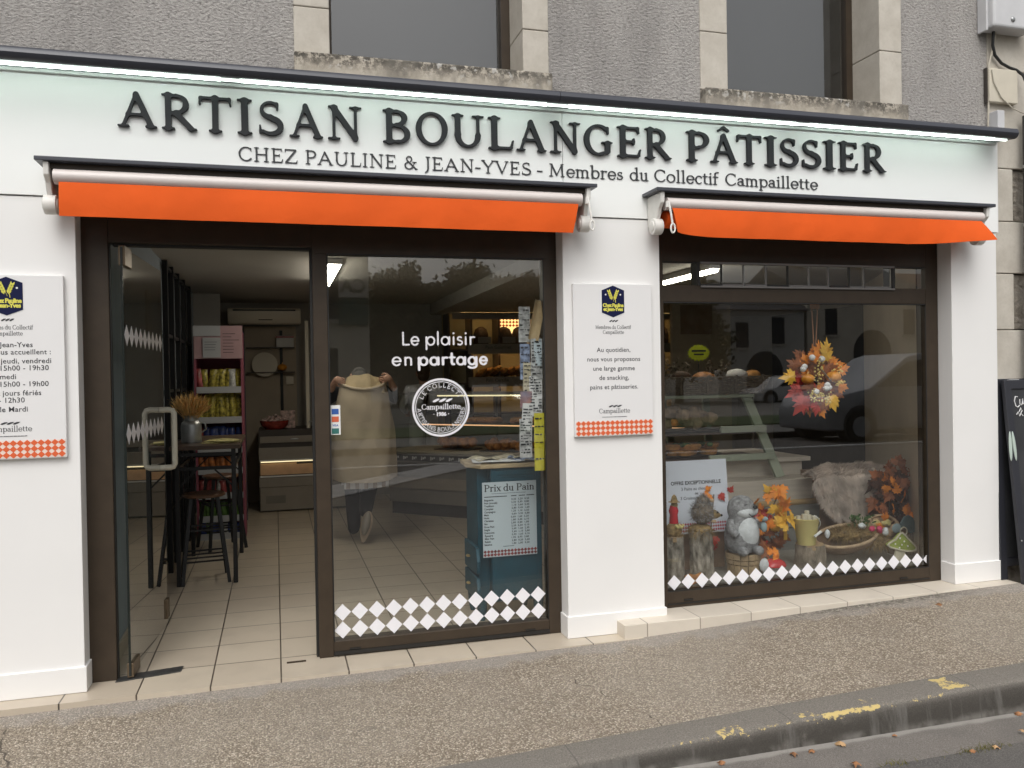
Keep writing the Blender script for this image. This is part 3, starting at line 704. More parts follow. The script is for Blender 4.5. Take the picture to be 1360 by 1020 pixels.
# ---------------------------------------------------------------- door front with fixed glass
mat('vinyl_white', (.80, .79, .82), .5); mat('vinyl_off', (.72, .70, .72), .55)
door = thing('shop_doorway', (.33, .16, 0), 'brown aluminium doorway frame with one fixed glass pane lettered in white', 'shopfront')
b = MB(); b.box(-.945, -.806, .12, .165, 0, 2.5); b.box(-.806, .203, .12, .205, 2.237, 2.5); b.box(.203, 1.61, .12, .205, 2.208, 2.5)
b.box(.203, .281, .12, .205, 0, 2.208); b.box(1.523, 1.61, .12, .205, 0, 2.208); b.box(.281, 1.523, .12, .205, 0.002, .086)
b.build('frame', 'brown_frame', door, bev=.004)
b = MB(); b.box(.281, 1.523, .112, .12, .010, .030); b.box(-.806, -.800, .135, .160, 0, 2.237); b.box(-.79, .203, .150, .2, 2.226, 2.237); b.box(.19, .203, .15, .2, 0, 2.226); b.build('rebate', 'black_trim', door)
b = MB()
for x in (.395, 1.405): b.box(x-.03, x+.03, .114, .12, .034, .042)
b.box(.281, 1.523, .1195, .1235, 2.2, 2.208); b.box(.281, .287, .1195, .1235, .086, 2.2); b.box(1.517, 1.523, .1195, .1235, .086, 2.2); b.build('gasket', 'black_trim', door)
b = MB(); b.box(.279, 1.525, .140, .148, .084, 2.21); pane = b.build('glass_pane', 'shop_glass', door)
def diamonds(b, xs, zs, w, h, y, clip=None):
    for z in zs:
        for x in xs:
            pts = [(x-w/2, z), (x, z-h/2), (x+w/2, z), (x, z+h/2)]
            if clip and x+w/2 > clip: pts = [(x-w/2, z), (x, z-h/2), (clip, z-h/2*(x+w/2-clip)/(w/2)), (clip, z+h/2*(x+w/2-clip)/(w/2)), (x, z+h/2)] if x < clip else [(x-w/2, z), (clip, z-h/2*(clip-x+w/2)/(w/2)), (clip, z+h/2*(clip-x+w/2)/(w/2))]
            b.prism(pts, y-.0012, y, 'y')
YG = .1385
b = MB(); diamonds(b, [.331+i*(1.462-.331)/12 for i in range(13)], (.236, .139), .092, .094, YG); b.build('diamond_strip', 'vinyl_white', door)
WL = [set_text(SANS, 'Le plaisir', .688, 1.109, 1.703, .078), set_text(SANS, 'en', .627, .742, 1.589, .078), set_text(SANS_B, 'partage', .774, 1.182, 1.588, .078)]
# the i dots and cross strokes are part of the glyphs
for L in WL: mesh_obj('window_lettering', curve_mesh(L, .0012, 0, 'window_lettering'), 'vinyl_white', door, (0, YG-.001, 0))
# round badge
cx, cz, R0 = .903, 1.350, .166
def ring(r0, r1, n=72): return [[(cx+r1*cos(2*pi*k/n), cz+r1*sin(2*pi*k/n)) for k in range(n)], [(cx+r0*cos(-2*pi*k/n), cz+r0*sin(-2*pi*k/n)) for k in range(n)]]
for r0_, r1_ in ((R0-.012, R0), (R0-.022, R0-.018)): mesh_obj('badge_ring', curve_mesh(ring(r0_, r1_), .0012, 0, 'badge_ring'), 'vinyl_white', door, (0, YG-.001, 0))
def arc_text(G, txt, r, a_mid, size, inward=False, sp=.08):
    out = []; wtot = G.width(txt, sp)*size; x = -wtot/2
    for c in txt:
        lp, ad = G.loops(c); xm = x+ad*size/2
        a = a_mid-xm/r if not inward else a_mid+xm/r
        ox, oz = cx+r*cos(a), cz+r*sin(a); th = a-pi/2 if not inward else a+pi/2
        for q in lp:
            out.append([(ox+((p[0]-ad/2)*size)*cos(th)-p[1]*size*sin(th), oz+((p[0]-ad/2)*size)*sin(th)+p[1]*size*cos(th)) for p in q])
        x += (ad+sp)*size
    return out
class Caps(Glyphs):
    """plain sans capitals, the serif skeletons without their serifs"""
    def prims(s, ch):
        s.serif = True; P, ad = super().prims(ch); return P, ad
CAPS = Caps(.125, .11, -.03, .09, .015, 60)
BL = [arc_text(CAPS, 'LE COLLECTIF', .114, pi/2, .0255, sp=.10), arc_text(CAPS, 'ARTISANS BOULANGERS', .137, -pi/2, .0235, True, .03), set_text(SERIF_MED, 'Campaillette', cx-.112, cx+.113, cz-.010, .030)]
L = []
for k in range(3):
    x = cx-.05+k*.037; L.append([(x, cz+.032), (x+.014, cz+.030), (x+.034, cz+.040), (x+.045, cz+.050), (x+.027, cz+.050), (x+.008, cz+.042)])
for q in BL: mesh_obj('badge_text', curve_mesh(q, .0012, 0, 'badge_text'), 'vinyl_white', door, (0, YG-.001, 0))
mesh_obj('badge_ears', curve_mesh(L, .0012, 0, 'badge_ears'), 'vinyl_white', door, (0, YG-.001, 0))
me = plain_text('· 1986 ·', .030, bold=.0012); mesh_obj('badge_year', me, 'vinyl_white', door, (cx, YG-.001, cz-.048))
# payment card sticker
mat('card_blue', (.03, .10, .35), .5); mat('card_red', (.6, .12, .05), .5); mat('card_green', (.03, .15, .13), .5); mat('paper', (.74, .74, .72), .7, var=.03)
b = MB(); b.box(.284, .340, YG-.001, YG, 1.216, 1.378); st = b.build('card_sticker', 'paper', door)
for z, m_ in ((1.343, 'card_blue'), (1.301, 'card_red'), (1.236, 'card_green')):
    b = MB(); b.box(.293, .331, YG-.002, YG-.001, z-.015, z+.015); b.build('card_mark', m_, st)
mesh_obj('card_word', plain_text('VISA', .016, bold=.0004), 'card_blue', st, (.312, YG-.0016, 1.262))
# glass door standing open into the shop
gd = thing('glass_door', (-.74, .10, 0), 'frameless glass door swung open into the shop with a cream tube handle', 'door')
hx0, hy0, hx1, hy1 = -.742, .10, -.682, 1.085
dv = Vector((hx1-hx0, hy1-hy0, 0)); dl = dv.length; dv.normalize(); dn = Vector((-dv.y, dv.x, 0))
DM = Matrix((( dv.x, dn.x, 0, hx0), (dv.y, dn.y, 0, hy0), (0, 0, 1, 0), (0, 0, 0, 1)))
mat('edge_black', (.01, .014, .013), .2); mat('bronze_fitting', (.16, .12, .08), .35, metal=.7); mat('cream_handle', (.60, .57, .47), .35, var=.05, vscale=14)
b = MB(); b.box(0.004, dl, -.005, .005, .02, 2.215, DM); b.build('glass_leaf', 'door_glass', gd)
b = MB(); b.box(0, .004, -.0055, .0055, .02, 2.215, DM); b.build('leaf_edge', 'edge_black', gd)
for z0, z1 in ((.012, .085), (2.12, 2.222)):
    b = MB(); b.box(.006, .16, -.016, .016, z0, z1, DM); b.build('pivot_clamp', 'bronze_fitting', gd, bev=.003)
b = MB(); b.box(dl-.06, dl+.012, -.016, .018, .05, .17, DM); b.build('lock', 'bronze_fitting', gd, bev=.003)
for z in (1.765, 1.255):
    b = MB()
    for k in range(9):
        x = .06+k*.108; q = [(x-.054, z), (x, z-.055), (x+.054, z), (x, z+.055)]
        b.add([DM @ Vector((p[0], -.0058, p[1])) for p in q]+[DM @ Vector((p[0], -.0048, p[1])) for p in q], [(0, 1, 2, 3), (7, 6, 5, 4), (0, 4, 5, 1), (1, 5, 6, 2), (2, 6, 7, 3), (3, 7, 4, 0)])
    b.build('diamond_strip', 'vinyl_off', gd)
b = MB(); hy = dl-.13
def dp(s_, n_, z): return DM @ Vector((s_, n_, z))
for sg in (1, -1):
    pts = [dp(hy, sg*.006, 1.352), dp(hy, sg*.06, 1.352), dp(hy, sg*.079, 1.346), dp(hy, sg*.088, 1.33), dp(hy, sg*.088, 1.02), dp(hy, sg*.079, 1.004), dp(hy, sg*.06, .998), dp(hy, sg*.006, .998)]
    b.tube(pts, .0175, 12)
b.build('handle', 'cream_handle', gd, smooth=True)
# floor spring plate and door stop
mat('steel_plate', (.085, .085, .085), .35, metal=.6, var=.25, vscale=25)
b = MB(); b.prism([(-.81, .085), (-.505, .145), (-.50, .225), (-.72, .19), (-.80, .15)], .0005, .006, 'z'); tag(b.build('floor_plate', 'steel_plate'), 'dark steel floor spring plate let into the tiles under the open glass door', 'floor plate')
b = MB(); b.box(.03, .13, .095, .103, .0005, .008); tag(b.build('door_stop', 'brown_frame'), 'short brown metal keeper on the threshold tiles beside the mullion', 'door keeper')

# ---------------------------------------------------------------- display window
dw = thing('display_window', (3.3, .16, .08), 'brown framed display window with a narrow row of vent panes along its top', 'shop window')
b = MB(); X0, X1 = 2.232, 4.338
b.box(X0, 2.291, .12, .205, .081, 2.5); b.box(4.24, X1, .12, .205, .081, 2.5); b.box(2.291, 4.24, .12, .205, 2.208, 2.5); b.box(2.291, 4.24, .12, .205, 1.96, 2.064); b.box(2.291, 4.24, .12, .205, .081, .178)
b.build('frame', 'brown_frame', dw, bev=.004)
b = MB(); b.box(2.291, 4.24, .114, .12, .10, .106); b.box(2.4, 2.46, .113, .12, .118, .126); b.box(4.0, 4.06, .113, .12, .118, .126); b.box(2.291, 4.24, .1195, .1235, .178, .184)
b.box(2.291, 4.24, .1195, .1235, 1.953, 1.96); b.box(4.233, 4.24, .1195, .1235, .184, 1.953); b.box(2.291, 4.24, .1195, .1235, 2.2, 2.208); b.build('gasket', 'black_trim', dw)
b = MB(); b.box(2.289, 4.242, .140, .148, .176, 1.962); b.build('glass_pane', 'shop_glass', dw)
b = MB(); b.box(2.523, 2.541, .115, .2, 2.064, 2.208); b.box(3.966, 3.986, .112, .2, 2.06, 2.21); b.build('vent_post', 'black_trim', dw)
mat('vent_alloy', (.20, .19, .185), .35, metal=.3)
b = MB(); b.box(2.541, 3.98, .104, .121, 2.05, 2.062); b.box(2.541, 3.98, .106, .121, 2.196, 2.21); b.build('vent_rail', 'vent_alloy', dw, bev=.002)
xs = [2.541, 2.696, 2.855, 3.012, 3.176, 3.327, 3.48, 3.635, 3.752, 3.966]
for i in range(9):
    yy = .128+.006*(i % 2); b = MB(); b.box(xs[i]+.002, xs[i+1]+.012, yy, yy+.004, 2.066, 2.198); vp = b.build('vent_pane', 'shop_glass', dw)
    b = MB(); b.box(xs[i+1]-.004, xs[i+1]+.004, yy-.006, yy+.008, 2.063, 2.199); b.box(xs[i]+.006, xs[i+1]-.005, yy-.005, yy+.006, 2.0635, 2.074); b.build('pane_edge', 'vent_alloy' if i % 3 else 'black_trim', vp)
for x0, x1 in ((2.291, 2.523), (3.986, 4.24)):
    b = MB(); b.box(x0, x1, .14, .146, 2.064, 2.2); b.build('vent_pane', 'shop_glass', dw)
b = MB(); diamonds(b, [2.344+i*(4.158-2.344)/19 for i in range(21)], (.228,), .092, .094, YG, clip=4.235); b.build('diamond_strip', 'vinyl_white', dw)
# tiled step below the window
ts = MB(); ts.box(1.898, 4.76, -.118, .2, -.1, .08); tag(ts.build('tiled_step', 'step_tiles', bev=.004), 'low cream tiled step running below the display window', 'step')
b = MB(); b.box(2.23, 4.34, .205, .26, 0.078, .165); b.build('inner_sill', 'wall_dark', house)

# ---------------------------------------------------------------- sign boards on the pillars
mat('board_white', (.76, .75, .745), .45, var=.01); mat('navy', (.006, .009, .048), .7, spec=.2); mat('crest_yellow', (.70, .66, .10), .5); mat('tile_orange', (.70, .13, .045), .6, spec=.2); mat('pale_peach', (.80, .66, .58), .55)
def sign(x0, x1, label, lines, textsize, name='wall_sign', top=1):
    t = thing('wall_sign', ((x0+x1)/2, .004, 1.16), label, 'sign board', 'white sign boards on the pillars')
    b = MB(); b.box(x0, x1, -.022, .003, 1.163, 2.048); b.build('board', 'board_white', t, bev=.0025)
    c = (x0+x1)/2; y = -.0226
    b = MB(); hw, z0, z1 = .070, 1.853, 2.038; b.prism([(c-hw, z0+.028), (c, z0), (c+hw, z0+.028), (c+hw, z1-.028), (c, z1), (c-hw, z1-.028)], y-.0015, y, 'y'); cr = b.build('crest', 'navy', t)
    me = plain_text('Chez Pauline\net Jean-Yves', .0285, bold=.0014, line=.80, spacing=.88); mesh_obj('crest_text', me, 'crest_yellow', cr, (c, y-.0022, 1.914))
    b = MB()
    for sg in (-1, 1):
        for k in range(4):
            px, pz = c+sg*(.008+.005*k), 1.960+.0125*k; q = [(px, pz-.006), (px+sg*.013, pz+.004), (px+sg*.014, pz+.016), (px+sg*.003, pz+.008)]
            b.prism(q, y-.003, y-.0016, 'y'); q = [(px-sg*.002, pz-.002), (px-sg*.006, pz+.010), (px-sg*.001, pz+.020), (px+sg*.003, pz+.008)]; b.prism(q, y-.003, y-.0016, 'y')
    b.bar((c-.010, y-.002, 1.985), (c+.005, y-.002, 1.945), .003, .001); b.bar((c+.010, y-.002, 1.985), (c+.016, y-.002, 1.938), .003, .001)
    b.build('wheat_emblem', 'crest_yellow', cr)
    for sg in (-1, 1): b = MB(); b.prism([(c+sg*.046+.005*cos(a), 1.985+.005*sin(a)) for a in [pi*k/4 for k in range(8)]], y-.003, y-.0016, 'y'); b.build('crest_dot', 'board_white', cr)
    def ears(z, w):
        L = []
        for k in range(3):
            xx = c-w*1.6+k*w*1.1; L.append([(xx, z), (xx+w*.4, z-.002), (xx+w*1.1, z+.005), (xx+w*1.4, z+.011), (xx+w*.8, z+.011), (xx+w*.25, z+.006)])
        return L
    for nm, L in (('ear_emblem', ears(1.827, .016)), ('brand_lettering', set_text(SERIF, 'Membres du Collectif', c-.112, c+.112, 1.786, .021)), ('brand_lettering', set_text(SERIF, 'Campaillette', c-.066, c+.066, 1.757, .021)), ('ear_emblem', ears(1.331, .024)), ('brand_lettering', set_text(SERIF, 'Campaillette', c-.097, c+.097, 1.296, .027))):
        mesh_obj(nm, curve_mesh(L, .0008, 0), 'ink', t, (0, y, 0))
    b = MB()
    for k in range(26): b.box(c-.078+k*.006, c-.078+k*.006+random.uniform(.0035, .0055), y-.0008, y, 1.272, 1.2755)
    b.build('small_print', 'ink', t)
    for s_, x, z, al, sz in lines:
        me = plain_text(s_, sz, al, bold=.0003, spacing=1.04); mesh_obj('text_line', me, 'ink', t, (x, y-.0002, z))
    b = MB(); b.box(x0+.004, x1-.004, y-.0004, y, 1.168, 1.252); st = b.build('peach_band', 'pale_peach', t)
    n = 16; pw = (x1-x0-.012)/n; b = MB()
    for r in range(3):
        for k in range(n):
            xx = x0+.006+(k+.5)*pw; zz = 1.182+r*.0285; b.prism([(xx-pw*.55, zz), (xx, zz-.0155), (xx+pw*.55, zz), (xx, zz+.0155)], y-.0014, y-.0005, 'y')
    b.build('diamond_band', 'tile_orange', st)
cs = (1.652+2.145)/2
sign(1.652, 2.145, 'white sign board on the centre pillar listing snacks, breads and pastries', [
    ('Au quotidien,', cs, 1.652, 'CENTER', .037), ('nous vous proposons', cs, 1.598, 'CENTER', .037), ('une large gamme', cs, 1.544, 'CENTER', .037), ('de snacking,', cs, 1.490, 'CENTER', .037), ('pains et pâtisseries.', cs, 1.436, 'CENTER', .037)], .037)
sign(-1.476, -.984, 'white opening hours board on the left pillar, cut by the picture edge', [
    ('Pauline & Jean-Yves', -1.121, 1.701, 'RIGHT', .035), ('vous accueillent :', -1.043, 1.666, 'RIGHT', .035), ('lundi, mercredi, jeudi, vendredi', -1.042, 1.623, 'RIGHT', .035), ('7h00 - 13h30 et 15h00 - 19h30', -1.054, 1.589, 'RIGHT', .035),
    ('samedi', -1.195, 1.548, 'RIGHT', .035), ('7h00 - 13h30 et 15h00 - 19h00', -1.056, 1.512, 'RIGHT', .035), ('dimanche et jours fériés', -1.089, 1.469, 'RIGHT', .035), ('7h00 - 12h30', -1.161, 1.435, 'RIGHT', .035), ('fermé le Mardi', -1.148, 1.391, 'RIGHT', .035)], .035)
# ================================================================ inside the shop
mat('black_iron', (.012, .012, .013), .45, metal=.3); mat('dark_wood', (.075, .045, .03), .4, var=.25, vscale=6, stretch=(1, 8, 8)); mat('stool_wood', (.13, .065, .035), .4, var=.25, vscale=8)
mat('zinc', (.42, .43, .43), .38, metal=.75, var=.12, vscale=12); mat('wheat_straw', (.72, .47, .19), .85, var=.3, vscale=30)
mat('pink_card', (.27, .075, .11), .6, var=.06); mat('pale_pink', (.42, .27, .285), .6, var=.05); mat('grey_card', (.40, .41, .43), .6)
mat('pack_yellow', (.30, .25, .04), .4, var=.7, vscale=38); mat('pack_blue', (.02, .04, .16), .35, var=.4, vscale=25); mat('pack_orange', (.36, .12, .03), .35, var=.4, vscale=25); mat('pack_green', (.07, .14, .03), .4, var=.4, vscale=25); mat('pack_red', (.26, .05, .05), .4, var=.4, vscale=25)
mat('ac_cream', (.78, .72, .60), .45); mat('teal_paint', (.005, .062, .092), .5, var=.12, vscale=9); mat('teal_dark', (.006, .03, .045), .5); mat('brass', (.6, .45, .2), .3, metal=.8)
mat('kraft', (.50, .38, .22), .75, var=.12, vscale=12); mat('unit_grey', (.28, .25, .21), .5, var=.04); mat('unit_dark', (.05, .042, .036), .5); mat('blue_post', (.05, .07, .11), .4)
mat('crust', (.40, .17, .05), .65, var=.35, vscale=22, bump=.5, bscale=60); mat('crust_dark', (.065, .03, .014), .7, var=.4, vscale=20, bump=.5, bscale=60); mat('crust_gold', (.55, .26, .07), .6, var=.3, vscale=25, bump=.4, bscale=60)
mat('counter_stone', (.19, .175, .15), .4, var=.08, vscale=5); mat('counter_plinth', (.25, .215, .17), .6, var=.05); mat('case_steel', (.30, .29, .27), .35, metal=.6)
mat('warm_glow', (1, .8, .45), .6, emit=1.6, ecol=(1, .66, .25)); mat('case_light', (1, .9, .6), .5, emit=1.0, ecol=(1, .85, .5)); mat('case_light_red', (1, .6, .35), .5, emit=.9, ecol=(1, .55, .28))
mat('paper_blue', (.25, .30, .42), .6, var=.6, vscale=40); mat('paper_old', (.56, .50, .36), .7, var=.25, vscale=40); mat('paper_grey', (.46, .46, .45), .7, var=.35, vscale=45)
# lamps hanging under the ceiling
def lamp(name, x0, x1, y0, y1, z, label):
    t = thing(name, ((x0+x1)/2, (y0+y1)/2, z), label, 'ceiling light', 'tube lights on the shop ceiling')
    b = MB(); b.box(x0-.01, x1+.01, y0-.01, y1+.01, z+.03, z+.075); b.build('housing', 'white_panel', t, bev=.004)
    b = MB(); n = 2
    for k in range(n):
        a, c = y0+(y1-y0)*k/n, y0+(y1-y0)*(k+1)/n; b.prism([(x0, z+.03), (x0+.01, z+.006), ((x0+x1)/2, z), (x1-.01, z+.006), (x1, z+.03)], a+.006, c-.006, 'y')
    b.build('diffuser', 'tube_light', t, smooth=30)
lamp('ceiling_light', .415, .53, 2.33, 3.74, 2.42, 'wide two-part tube light on the ceiling at the top left of the fixed pane')
lamp('ceiling_light', 3.215, 3.275, 1.15, 2.10, 2.285, 'slim tube light on the ceiling seen through the vent panes')
# bar table
t = thing('bar_table', (-.50, 2.65, 0), 'tall dark wooden bar table on a black iron frame beside the open door', 'table')
b = MB(); b.box(-.76, -.265, 2.03, 3.27, 1.015, 1.045); b.build('table_top', 'dark_wood', t, bev=.004)
for x in (-.715, -.315):
    for y in (2.09, 3.21):
        b = MB(); b.box(x-.016, x+.016, y-.016, y+.016, .0, 1.014); b.build('leg', 'black_iron', t, bev=.002)
b = MB()
for y in (2.09, 3.21): b.box(-.70, -.33, y-.01, y+.01, .86, .885); b.box(-.70, -.33, y-.01, y+.01, .965, .99); b.bar((-.70, y, .74), (-.58, y, .86), .012, .012); b.bar((-.33, y, .74), (-.45, y, .86), .012, .012)
for x in (-.715, -.315): b.box(x-.01, x+.01, 2.1, 3.2, .86, .885)
b.build('stretcher', 'black_iron', t)
# stools
def make_stool():
    t = thing('bar_stool', (0, 0, 0), 'x', 'stool', 'black bar stools at the tall table')
    b = MB(); b.lathe([(.0, .668), (.15, .668), (.158, .660), (.158, .648), (.15, .642), (0, .642)], seg=28); b.build('seat', 'stool_wood', t, smooth=True)
    for sx in (-1, 1):
        for sy in (-1, 1):
            b = MB(); b.bar((sx*.095, sy*.095, .642), (sx*.165, sy*.165, 0), .024, .024); b.build('leg', 'black_iron', t)
    for z, r in ((.17, .147), (.20, .144), (.40, .122)):
        b = MB()
        for k in range(4):
            a, c = [(-1, -1), (1, -1), (1, 1), (-1, 1)][k], [(1, -1), (1, 1), (-1, 1), (-1, -1)][k]
            if z == .20 and k % 2: continue
            b.bar((a[0]*r, a[1]*r, z), (c[0]*r, c[1]*r, z), .012, .012)
        b.build('foot_rail', 'black_iron', t)
    return t
st = make_stool(); st.location = (-.545, 2.26, 0); st.rotation_euler.z = .12; tag(st, 'black iron bar stool with round brown seat at the near end of the tall table')
s2 = copy_tree(st); s2.location = (-.50, 3.52, 0); s2.rotation_euler.z = .4; tag(s2, 'black iron bar stool half hidden at the far end of the tall table')
# milk can with wheat
t = thing('milk_can', (-.64, 2.42, 1.045), 'small zinc milk can standing on the tall dark bar table', 'milk can')
b = MB(); b.lathe([(0, 0), (.074, 0), (.076, .01), (.076, .135), (.07, .155), (.052, .17), (.050, .20), (.056, .21), (.048, .212), (.044, .16), (0, .15)], (-.64, 2.42, 1.046), 26); b.build('body', 'zinc', t, smooth=True)
b = MB(); b.tube([(-.565, 2.41, 1.20), (-.535, 2.40, 1.19), (-.53, 2.40, 1.15), (-.56, 2.41, 1.125)], .006, 8); b.build('handle', 'zinc', t, smooth=True)
b = MB()
for i in range(330):
    a = random.uniform(0, 2*pi); s_ = sqrt(random.random()); h = random.uniform(.24, .345)*(1-.15*s_); r = s_*.155
    p0 = Vector((-.64+.03*s_*cos(a), 2.42+.03*s_*sin(a), 1.21)); p2 = Vector((-.64+r*cos(a), 2.42+r*sin(a), 1.11+h)); p1 = p0.lerp(p2, .62)
    d = (p2-p1).normalized(); x = d.cross(Vector((random.uniform(-1, 1), random.uniform(-1, 1), .2))).normalized()
    b.add([p0-x*.0012, p0+x*.0012, p1+x*.0012, p1-x*.0012], [(0, 1, 2, 3)])
    b.add([p1-x*.002, p1+x*.002, p1+d*.03+x*.0075, p2+x*.001, p2-x*.001, p1+d*.03-x*.0075], [(0, 1, 2, 3, 4, 5)])
    for q in range(3): e = p2+d*.035+x*random.uniform(-.02, .02); b.add([p1+d*.03, p1+d*.034, e], [(0, 1, 2)])
tag(b.build('wheat_bouquet', 'wheat_straw', recalc=False), 'fan of dried golden wheat standing in the zinc milk can', 'dried wheat')
b = MB()
for k in range(7):
    M = Matrix.Translation((-.41+random.uniform(-.05, .05), 2.38+random.uniform(-.10, .10), 1.0462+k*.0022)) @ Matrix.Rotation(random.uniform(-.7, .7), 4, 'Z'); b.box(-.075, .075, -.10, .10, 0, .0018, M)
mat('leaflets', (.55, .50, .22), .6, var=.4, vscale=18); tag(b.build('leaflet_pile', 'leaflets'), 'loose pile of yellowish leaflets lying on the tall dark bar table', 'leaflets')
# crisps rack
t = thing('snack_rack', (-.53, 4.05, 0), 'pink and grey cardboard snack rack filled with crisp packets against the blue wall', 'snack rack')
b = MB(); b.box(-.745, -.725, 3.93, 4.28, 0, 2.0); b.box(-.32, -.30, 3.93, 4.28, 0, 2.0); b.box(-.725, -.32, 4.26, 4.28, 0, 2.0); b.build('side_panel', 'pink_card', t)
b = MB(); b.box(-.74, -.30, 3.915, 3.93, 1.74, 2.055); hd = b.build('header', 'pale_pink', t)
b = MB(); b.box(-.745, -.50, 3.905, 3.914, 1.955, 2.055); b.box(-.66, -.50, 3.905, 3.914, 1.75, 1.94); b.build('notice', 'grey_card', hd)
b = MB()
for z in [1.98-.03*k for k in range(7)]: b.box(-.48, -.48+random.uniform(.08, .15), 3.9125, 3.915, z-.004, z)
for z in [1.90-.025*k for k in range(4)]: b.box(-.645, -.645+random.uniform(.08, .12), 3.902, 3.905, z-.003, z)
b.build('notice_print', 'ink', hd)
levels = [(1.44, 'pack_yellow', .21), (1.15, 'pack_yellow', .23), (.86, 'pack_blue', .22), (.66, 'pack_orange', .15), (.42, 'pack_red', .16), (.20, 'pack_green', .16), (.03, 'pack_blue', .14)]
b = MB()
for z, _, _ in levels: b.box(-.725, -.32, 3.93, 4.26, z-.02, z); b.box(-.725, -.32, 3.922, 3.93, z-.03, z+.03)
b.build('shelf', 'grey_card', t)
for z, m_, h in levels:
    for k in range(8):
        x = -.698+k*.050; b = MB(); w = .066; a = random.uniform(-.16, .16)
        h = h*random.uniform(.94, 1.05); M = Matrix.Translation((x+random.uniform(-.006, .006), 3.965+.012*(k % 2), z+.005)) @ Matrix.Rotation(a, 4, 'Y') @ Matrix.Rotation(-.12, 4, 'X')
        def bag(u, v): s_ = sin(pi*v)**.5; return M @ Vector(((u-.5)*w, -.024*s_*sin(pi*u), v*h))
        b.grid(bag, 6, 8); b.grid(lambda u, v: M @ Vector(((u-.5)*w, .022*sin(pi*v)**.5*sin(pi*u), v*h)), 6, 8); b.build('crisp_packet', m_ if random.random() < .72 else random.choice(('pack_green', 'pack_orange', 'pack_red', 'paper_grey')), t, smooth=True)
# tall dark slatted screen on the left wall
t = thing('slatted_screen', (-.80, 2.8, 0), 'tall black openwork screen of thin uprights against the blue wall behind the glass door', 'screen')
b = MB()
for y in (2.60, 3.0, 3.45, 3.95, 4.5): b.box(-.85, -.81, y-.025, y+.025, 0, 2.49)
b.build('upright', 'black_iron', t)
b = MB()
for z in (.5, 1.0, 1.45, 1.9, 2.45): b.box(-.845, -.82, 2.6, 4.5, z-.012, z+.012)
b.build('rail', 'black_iron', t)
# pale post and framed notice on the blue wall, seen through the glass door
b = MB(); b.box(-.858, -.845, 1.72, 1.92, 1.88, 2.16); fr = b.build('wall_notice', 'kraft'); tag(fr, 'small beige framed notice hung high on the blue wall behind the glass door', 'notice')
b = MB(); b.box(-.845, -.842, 1.78, 1.86, 1.94, 2.10); b.build('print', 'ink', fr)
# air conditioner
t = thing('air_conditioner', (-.1, 5.9, 2.2), 'cream wall air conditioner mounted high above the rear shelves', 'air conditioner')
b = MB(); b.prism([(5.86, 2.39), (5.84, 2.36), (5.85, 2.27), (5.90, 2.205), (6.1, 2.205), (6.1, 2.39)], -.53, .31, 'x'); b.build('casing', 'ac_cream', t, bev=.012, smooth=35)
b = MB(); b.box(-.47, .25, 5.833, 5.842, 2.355, 2.372); b.build('intake_slot', 'black_trim', t)
b = MB(); b.box(-.18, -.02, 5.852, 5.870, 2.246, 2.256); b.build('badge_strip', 'unit_dark', t)
# blue post and rear shelving
b = MB(); b.tube([(-.335, 5.0, 0), (-.335, 5.0, 2.06)], .018, 10); tag(b.build('steel_post', 'blue_post', smooth=True), 'slim blue steel post standing to the right of the pink snack rack', 'post')
b = MB(); b.box(-.40, -.36, 4.6, 5.8, 0, 1.98); b.box(-.86, -.58, 5.3, 5.36, 0, 2.5); b.build('rear_partition', 'room_wall', house)
t = thing('rear_shelving', (-.03, 6.3, 0), 'beige rear wall panel with narrow glass shelves and a black slotted rail', 'shelving')
b = MB(); b.box(-.36, .26, 6.36, 6.40, 0, 2.2); b.build('back_panel', 'wall_tan', t)
b = MB(); b.box(-.34, .24, 6.22, 6.36, 1.925, 1.935); b.build('shelf', 'unit_dark', t)
b = MB(); b.box(-.34, .24, 6.22, 6.36, 1.618, 1.628); b.build('shelf', 'unit_dark', t)
b = MB(); b.box(.06, .095, 6.34, 6.36, .9, 2.15); b.build('slotted_rail', 'black_iron', t)
b = MB(); b.lathe([(0, 0), (.14, .004), (.155, .018), (.14, .02), (0, .012)], (-.125, 6.30, 1.72), 28, M=Matrix.Rotation(1.35, 4, 'X')); tag(b.build('oval_plate', 'ac_cream', smooth=True), 'round cream plate propped upright on the lower rear shelf', 'plate')
mat('pumpkin', (.75, .30, .03), .5, var=.12)
def pumpkin(c, r, label, name='pumpkin', parent=None):
    b = MB(); vs = []; n, m_ = 36, 12
    for i in range(m_+1):
        tt = pi*i/m_
        for k in range(n):
            a = 2*pi*k/n; rr = r*(1+.10*abs(cos(4*a))-.05); vs.append((c[0]+rr*sin(tt)*cos(a), c[1]+rr*sin(tt)*sin(a), c[2]-.78*r*cos(tt)*(1-.18*max(0, abs(cos(tt))-.7))))
    b.add(vs, [(i*n+k, i*n+(k+1) % n, (i+1)*n+(k+1) % n, (i+1)*n+k) for i in range(m_) for k in range(n)])
    o = b.build(name, 'pumpkin', parent, smooth=80)
    if label: tag(o, label, 'pumpkin')
    s = MB(); s.tube([(c[0], c[1], c[2]+.7*r), (c[0]+.05*r, c[1], c[2]+.9*r), (c[0]+.22*r, c[1], c[2]+1.1*r)], [.14*r, .1*r, .11*r], 7); s.build('stalk', 'wheat_straw', o if parent is None else parent, smooth=True)
pumpkin((.085, 6.27, 1.685), .055, 'small orange pumpkin on the rear shelf beside the cream plate')
b = MB(); b.box(.02, .23, 6.24, 6.34, 1.936, 2.08); bx = b.build('gift_box', 'paper', bev=.004); tag(bx, 'pale patterned box on the top rear shelf under the air conditioner', 'box')
b = MB(); b.box(.018, .232, 6.2385, 6.24, 2.05, 2.075); b.build('band', 'pack_red', bx)
